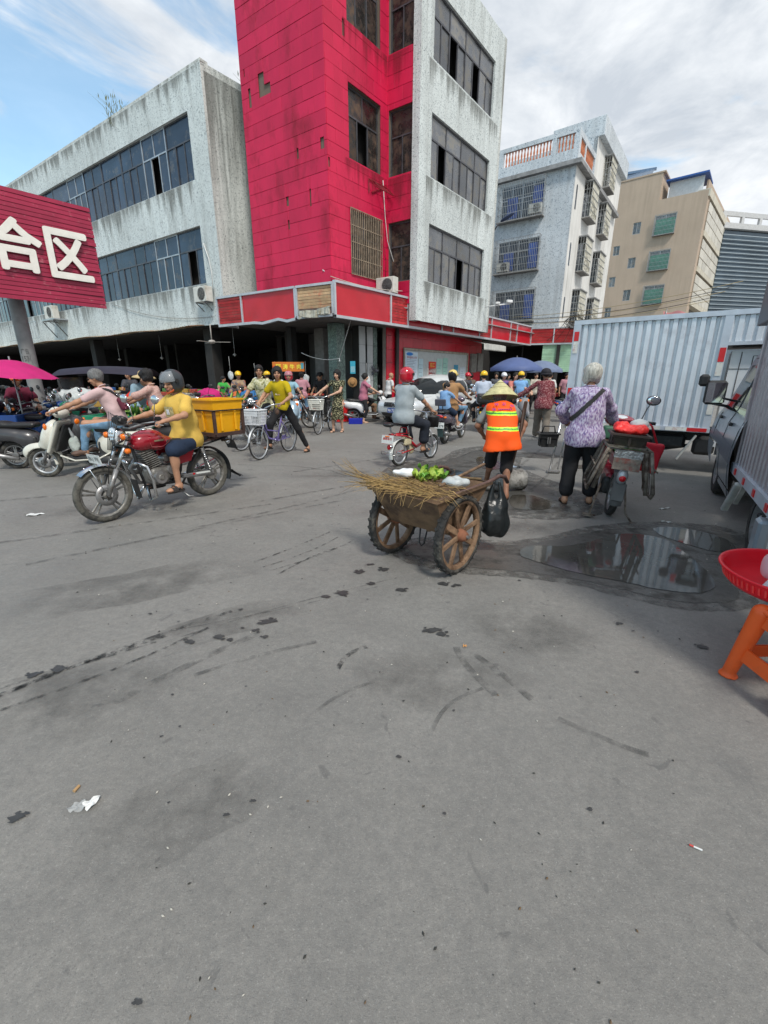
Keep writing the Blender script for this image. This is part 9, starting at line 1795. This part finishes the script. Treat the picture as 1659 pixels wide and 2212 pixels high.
f=Field(.012,.02);f.rbox((-.12,.62,.85),(.16,.12,.16),.03);b=MB();f.mesh(b,mat('green_bottle_bag',(.05,.14,.09),rough=.5));onm(obj('green_pack',b,None,'small dark green pack between the woman and the moped','pack'))
t=thing('black_crate','black plastic carrier crate on the ground left of the grey haired woman','crate');b=crate('',.26,.2,0.02,.24,blk);obj('box',b,t);b=MB();b.box((0,-.105,.13),(.05,.006,.1),steel);b.tube([(-.1,0,.24),(-.08,0,.34),(.08,0,.34),(.1,0,.24)],.012,blk,6);obj('handle',b,t);place(t,2.62,6.9,10,.42)
b=MB();b.tube([(0,0,0),(.12,.1,.9)],.018,chrome,6);b.tube([(.14,.05,.05),(.22,.12,.8)],.012,chrome,6);b.box((.06,-.02,.03),(.2,.1,.02),steel);o=obj('luggage_trolley',b,None,'steel luggage trolley under the black carrier crate','trolley');place(o,2.72,6.95,10)
# ================================================================ TRAY ON THE STOOL, RIGHT EDGE
TC=(2.19,2.05);tz=.515;rd=mat('tray_red',(.78,.006,.02),rough=.35,var=.05,spec=.5)
t=thing('plastic_tray','round bright red slotted plastic tray on the orange stool, at the right edge','tray',loc=(*TC,tz));b=MB()
b.lathe([(.0,-.085),(.29,-.085),(.307,-.07),(.326,-.01),(.332,.0),(.350,.004),(.352,-.004),(.340,-.012),(.333,-.014)],rd,64,(*TC,tz),'z');b.lathe([(.0,-.092),(.296,-.092),(.313,-.075),(.333,-.014)],rd,64,(*TC,tz),'z');obj('tray_shell',b,t)
kb=MB();kb.box((0,0,0),(.006,.010,.042),mat('tray_rib',(.85,.05,.05),rough=.3),None,.001);km=kb.mesh('rib')
for k in range(72):a=2*math.pi*k/72;obj('rib',km,t,loc=(TC[0]+.325*math.cos(a),TC[1]+.325*math.sin(a),tz-.045),rot=Matrix.Rotation(a,3,'Z')@Matrix.Rotation(R(17),3,'Y'))
t=thing('plastic_stool','orange plastic stool with splayed legs under the red tray','stool',loc=(2.02,1.72,0));og=mat('stool_orange',(.72,.10,.015),rough=.42,var=.06,spec=.45,dirt=(.45,.08,.02),dirt_amt=.15)
sx0,sx1,sy0,sy1=1.80,2.16,1.56,1.92;tx0,tx1,ty0,ty1=1.86,2.10,1.62,1.88;zt=.42
b=MB();b.box(((tx0+tx1)/2,(ty0+ty1)/2,zt-.012),(tx1-tx0+.04,ty1-ty0+.04,.03),og,None,.012);obj('seat',b,t)
def leg(p0,p1,w0,w1):
    p0,p1=V(p0),V(p1);q=V((2.0-p0.x,1.74-p0.y,0)).normalized()*.02;f=Field(.008,.02);f.cap(p0+q+V((0,0,.02)),p1+q*.5-V((0,0,.03)),.030,.044);f.ell(tuple(p0+q+V((0,0,.006))),(.044,.044,.014),k=.012);f.cut((0,0,.0),(0,0,-1));b=MB();f.mesh(b,og);return obj('leg',b,t)
for(a_,c_)in(((sx0,sy0,0),(tx0,ty0,zt)),((sx1,sy0,0),(tx1,ty0,zt)),((sx1,sy1,0),(tx1,ty1,zt)),((sx0,sy1,0),(tx0,ty1,zt))):leg(a_,c_,.085,.11)
def lerp2(z):u=z/zt;return(sx0+(tx0-sx0)*u,sx1+(tx1-sx1)*u,sy0+(ty0-sy0)*u,sy1+(ty1-sy1)*u)
for(z0,z1)in((.12,.19),(.33,.42)):
    for sd_ in range(4):
        b=MB();vs=[]
        for z,inn in((z0,0),(z1,0),(z1,.012),(z0,.012)):
            x0,x1,y0,y1=lerp2(z);x0+=inn;x1-=inn;y0+=inn;y1-=inn;vs+={0:[(x0+.0,y0,z),(x1,y0,z)],1:[(x1,y0,z),(x1,y1,z)],2:[(x1,y1,z),(x0,y1,z)],3:[(x0,y1,z),(x0,y0,z)]}[sd_]
        b.add(vs,[(0,1,3,2),(2,3,5,4),(4,5,7,6),(6,7,1,0)],og);obj('crossbar' if z0<.2 else 'apron',b,t)
b=MB();q=random.Random(3);b.sheet(lambda u,v_:(2.02+.22*u+.02*math.sin(9*v_),1.93+.16*v_,tz-.07+.02*math.sin(12*u+5*v_)+.012*math.sin(25*v_+9*u)),14,12,mat('tissue_white',(.75,.75,.76),rough=.8));obj('tissue',b,None,'crumpled white tissue lying in the red tray','tissue')
obj('clear_bag',bagmesh((2.17,2.10,tz+.0),(.10,.09,.09),12,.012,.01,m=mat('clear_bag',(.8,.7,.72),rough=.3,alpha=.45)),None,'clear plastic bag standing in the red tray','bag')
# ================================================================ LITTER
lit=mat('litter_white',(.62,.63,.62),rough=.7,var=.1)
def flat(label,x,y,rx,ry,rz,m,cat='litter',name='litter',z=.012,crump=.006):
    b=MB();q=random.Random(int(x*100));ph=q.uniform(0,6);ca,sa=math.cos(R(rz)),math.sin(R(rz))
    def fn(u,v_):
        a=2*math.pi*u;r_=v_*(1+.18*math.sin(3*a+ph)+.1*math.sin(7*a));X,Y=rx*r_*math.cos(a),ry*r_*math.sin(a);return(x+X*ca-Y*sa,y+X*sa+Y*ca,z+crump*math.sin(5*a+4*v_)*v_)
    b.sheet(fn,24,4,m);return obj(name,b,None,label,cat)
flat('oval white plastic lid lying on the concrete, lower left',-1.075,1.185,.028,.02,60,lit);flat('thin clear wrapper touching the white plastic lid',-1.115,1.17,.028,.022,20,mat('clear_wrapper',(.5,.52,.52),alpha=.5));flat('white torn paper left of the red motorcycle front wheel',-3.99,4.66,.09,.04,10,lit)
b=MB();b.cyl((0,-.016,.006),(0,.008,.006),.003,lit);b.cyl((0,.008,.006),(0,.02,.006),.003,mat('butt_red',(.5,.06,.05)));o=obj('cigarette_butt',b,None,'red and white wrapper scrap on the concrete at lower right','litter');place(o,1.04,1.03,-60)
b=MB();b.cyl((0,-.012,.007),(0,.012,.007),.006,mat('cork_tan',(.4,.25,.12)));o=obj('cigarette_butt',b,None,'tan filter stub above the oval white lid','litter');place(o,-1.17,1.245,10)
flat('dry olive leaf on the concrete, bottom left',-.72,.36,.018,.009,40,mat('dry_leaf',(.10,.09,.03),rough=.8));flat('grey white rag on the street between sweeper and woman',2.2,7.4,.12,.06,10,mat('rag_blue',(.35,.42,.5)));flat('pale blue scrap in the wet street by the sweeper',1.95,7.9,.16,.05,30,mat('rag_blue'));flat('white paper slip near the crew cab front wheel',3.35,4.9,.09,.012,20,lit);flat('white twig-like straw near the crew cab truck',3.05,4.4,.05,.01,-30,lit);flat('small orange peel on the concrete in the middle',.47,2.15,.012,.009,0,mat('peel',(.5,.25,.08)))
gb=MB();q=random.Random(9);gm1,gm2,gm3=mat('grit_dark',(.04,.04,.035),rough=.9),mat('grit_pale',(.45,.43,.38),rough=.9),mat('grit_brown',(.14,.09,.05),rough=.9)
for i in range(420):
    y=.45+7.5*q.random()**1.5;x=q.uniform(-.8,.9)*y;s_=q.uniform(.0025,.007)*(1+y*.12);a=q.uniform(0,3.14)
    gb.add([(x+s_*math.cos(a),y+s_*math.sin(a),.004),(x-s_*.5*math.sin(a),y+s_*.5*math.cos(a),.004),(x-s_*math.cos(a),y-s_*math.sin(a),.004),(x+s_*.5*math.sin(a),y-s_*.5*math.cos(a),.004),(x,y,.004+s_*.7)],[(0,1,4),(1,2,4),(2,3,4),(3,0,4)],q.choice([gm1,gm1,gm2,gm3]))
obj('road_grit',gb,kind='stuff')
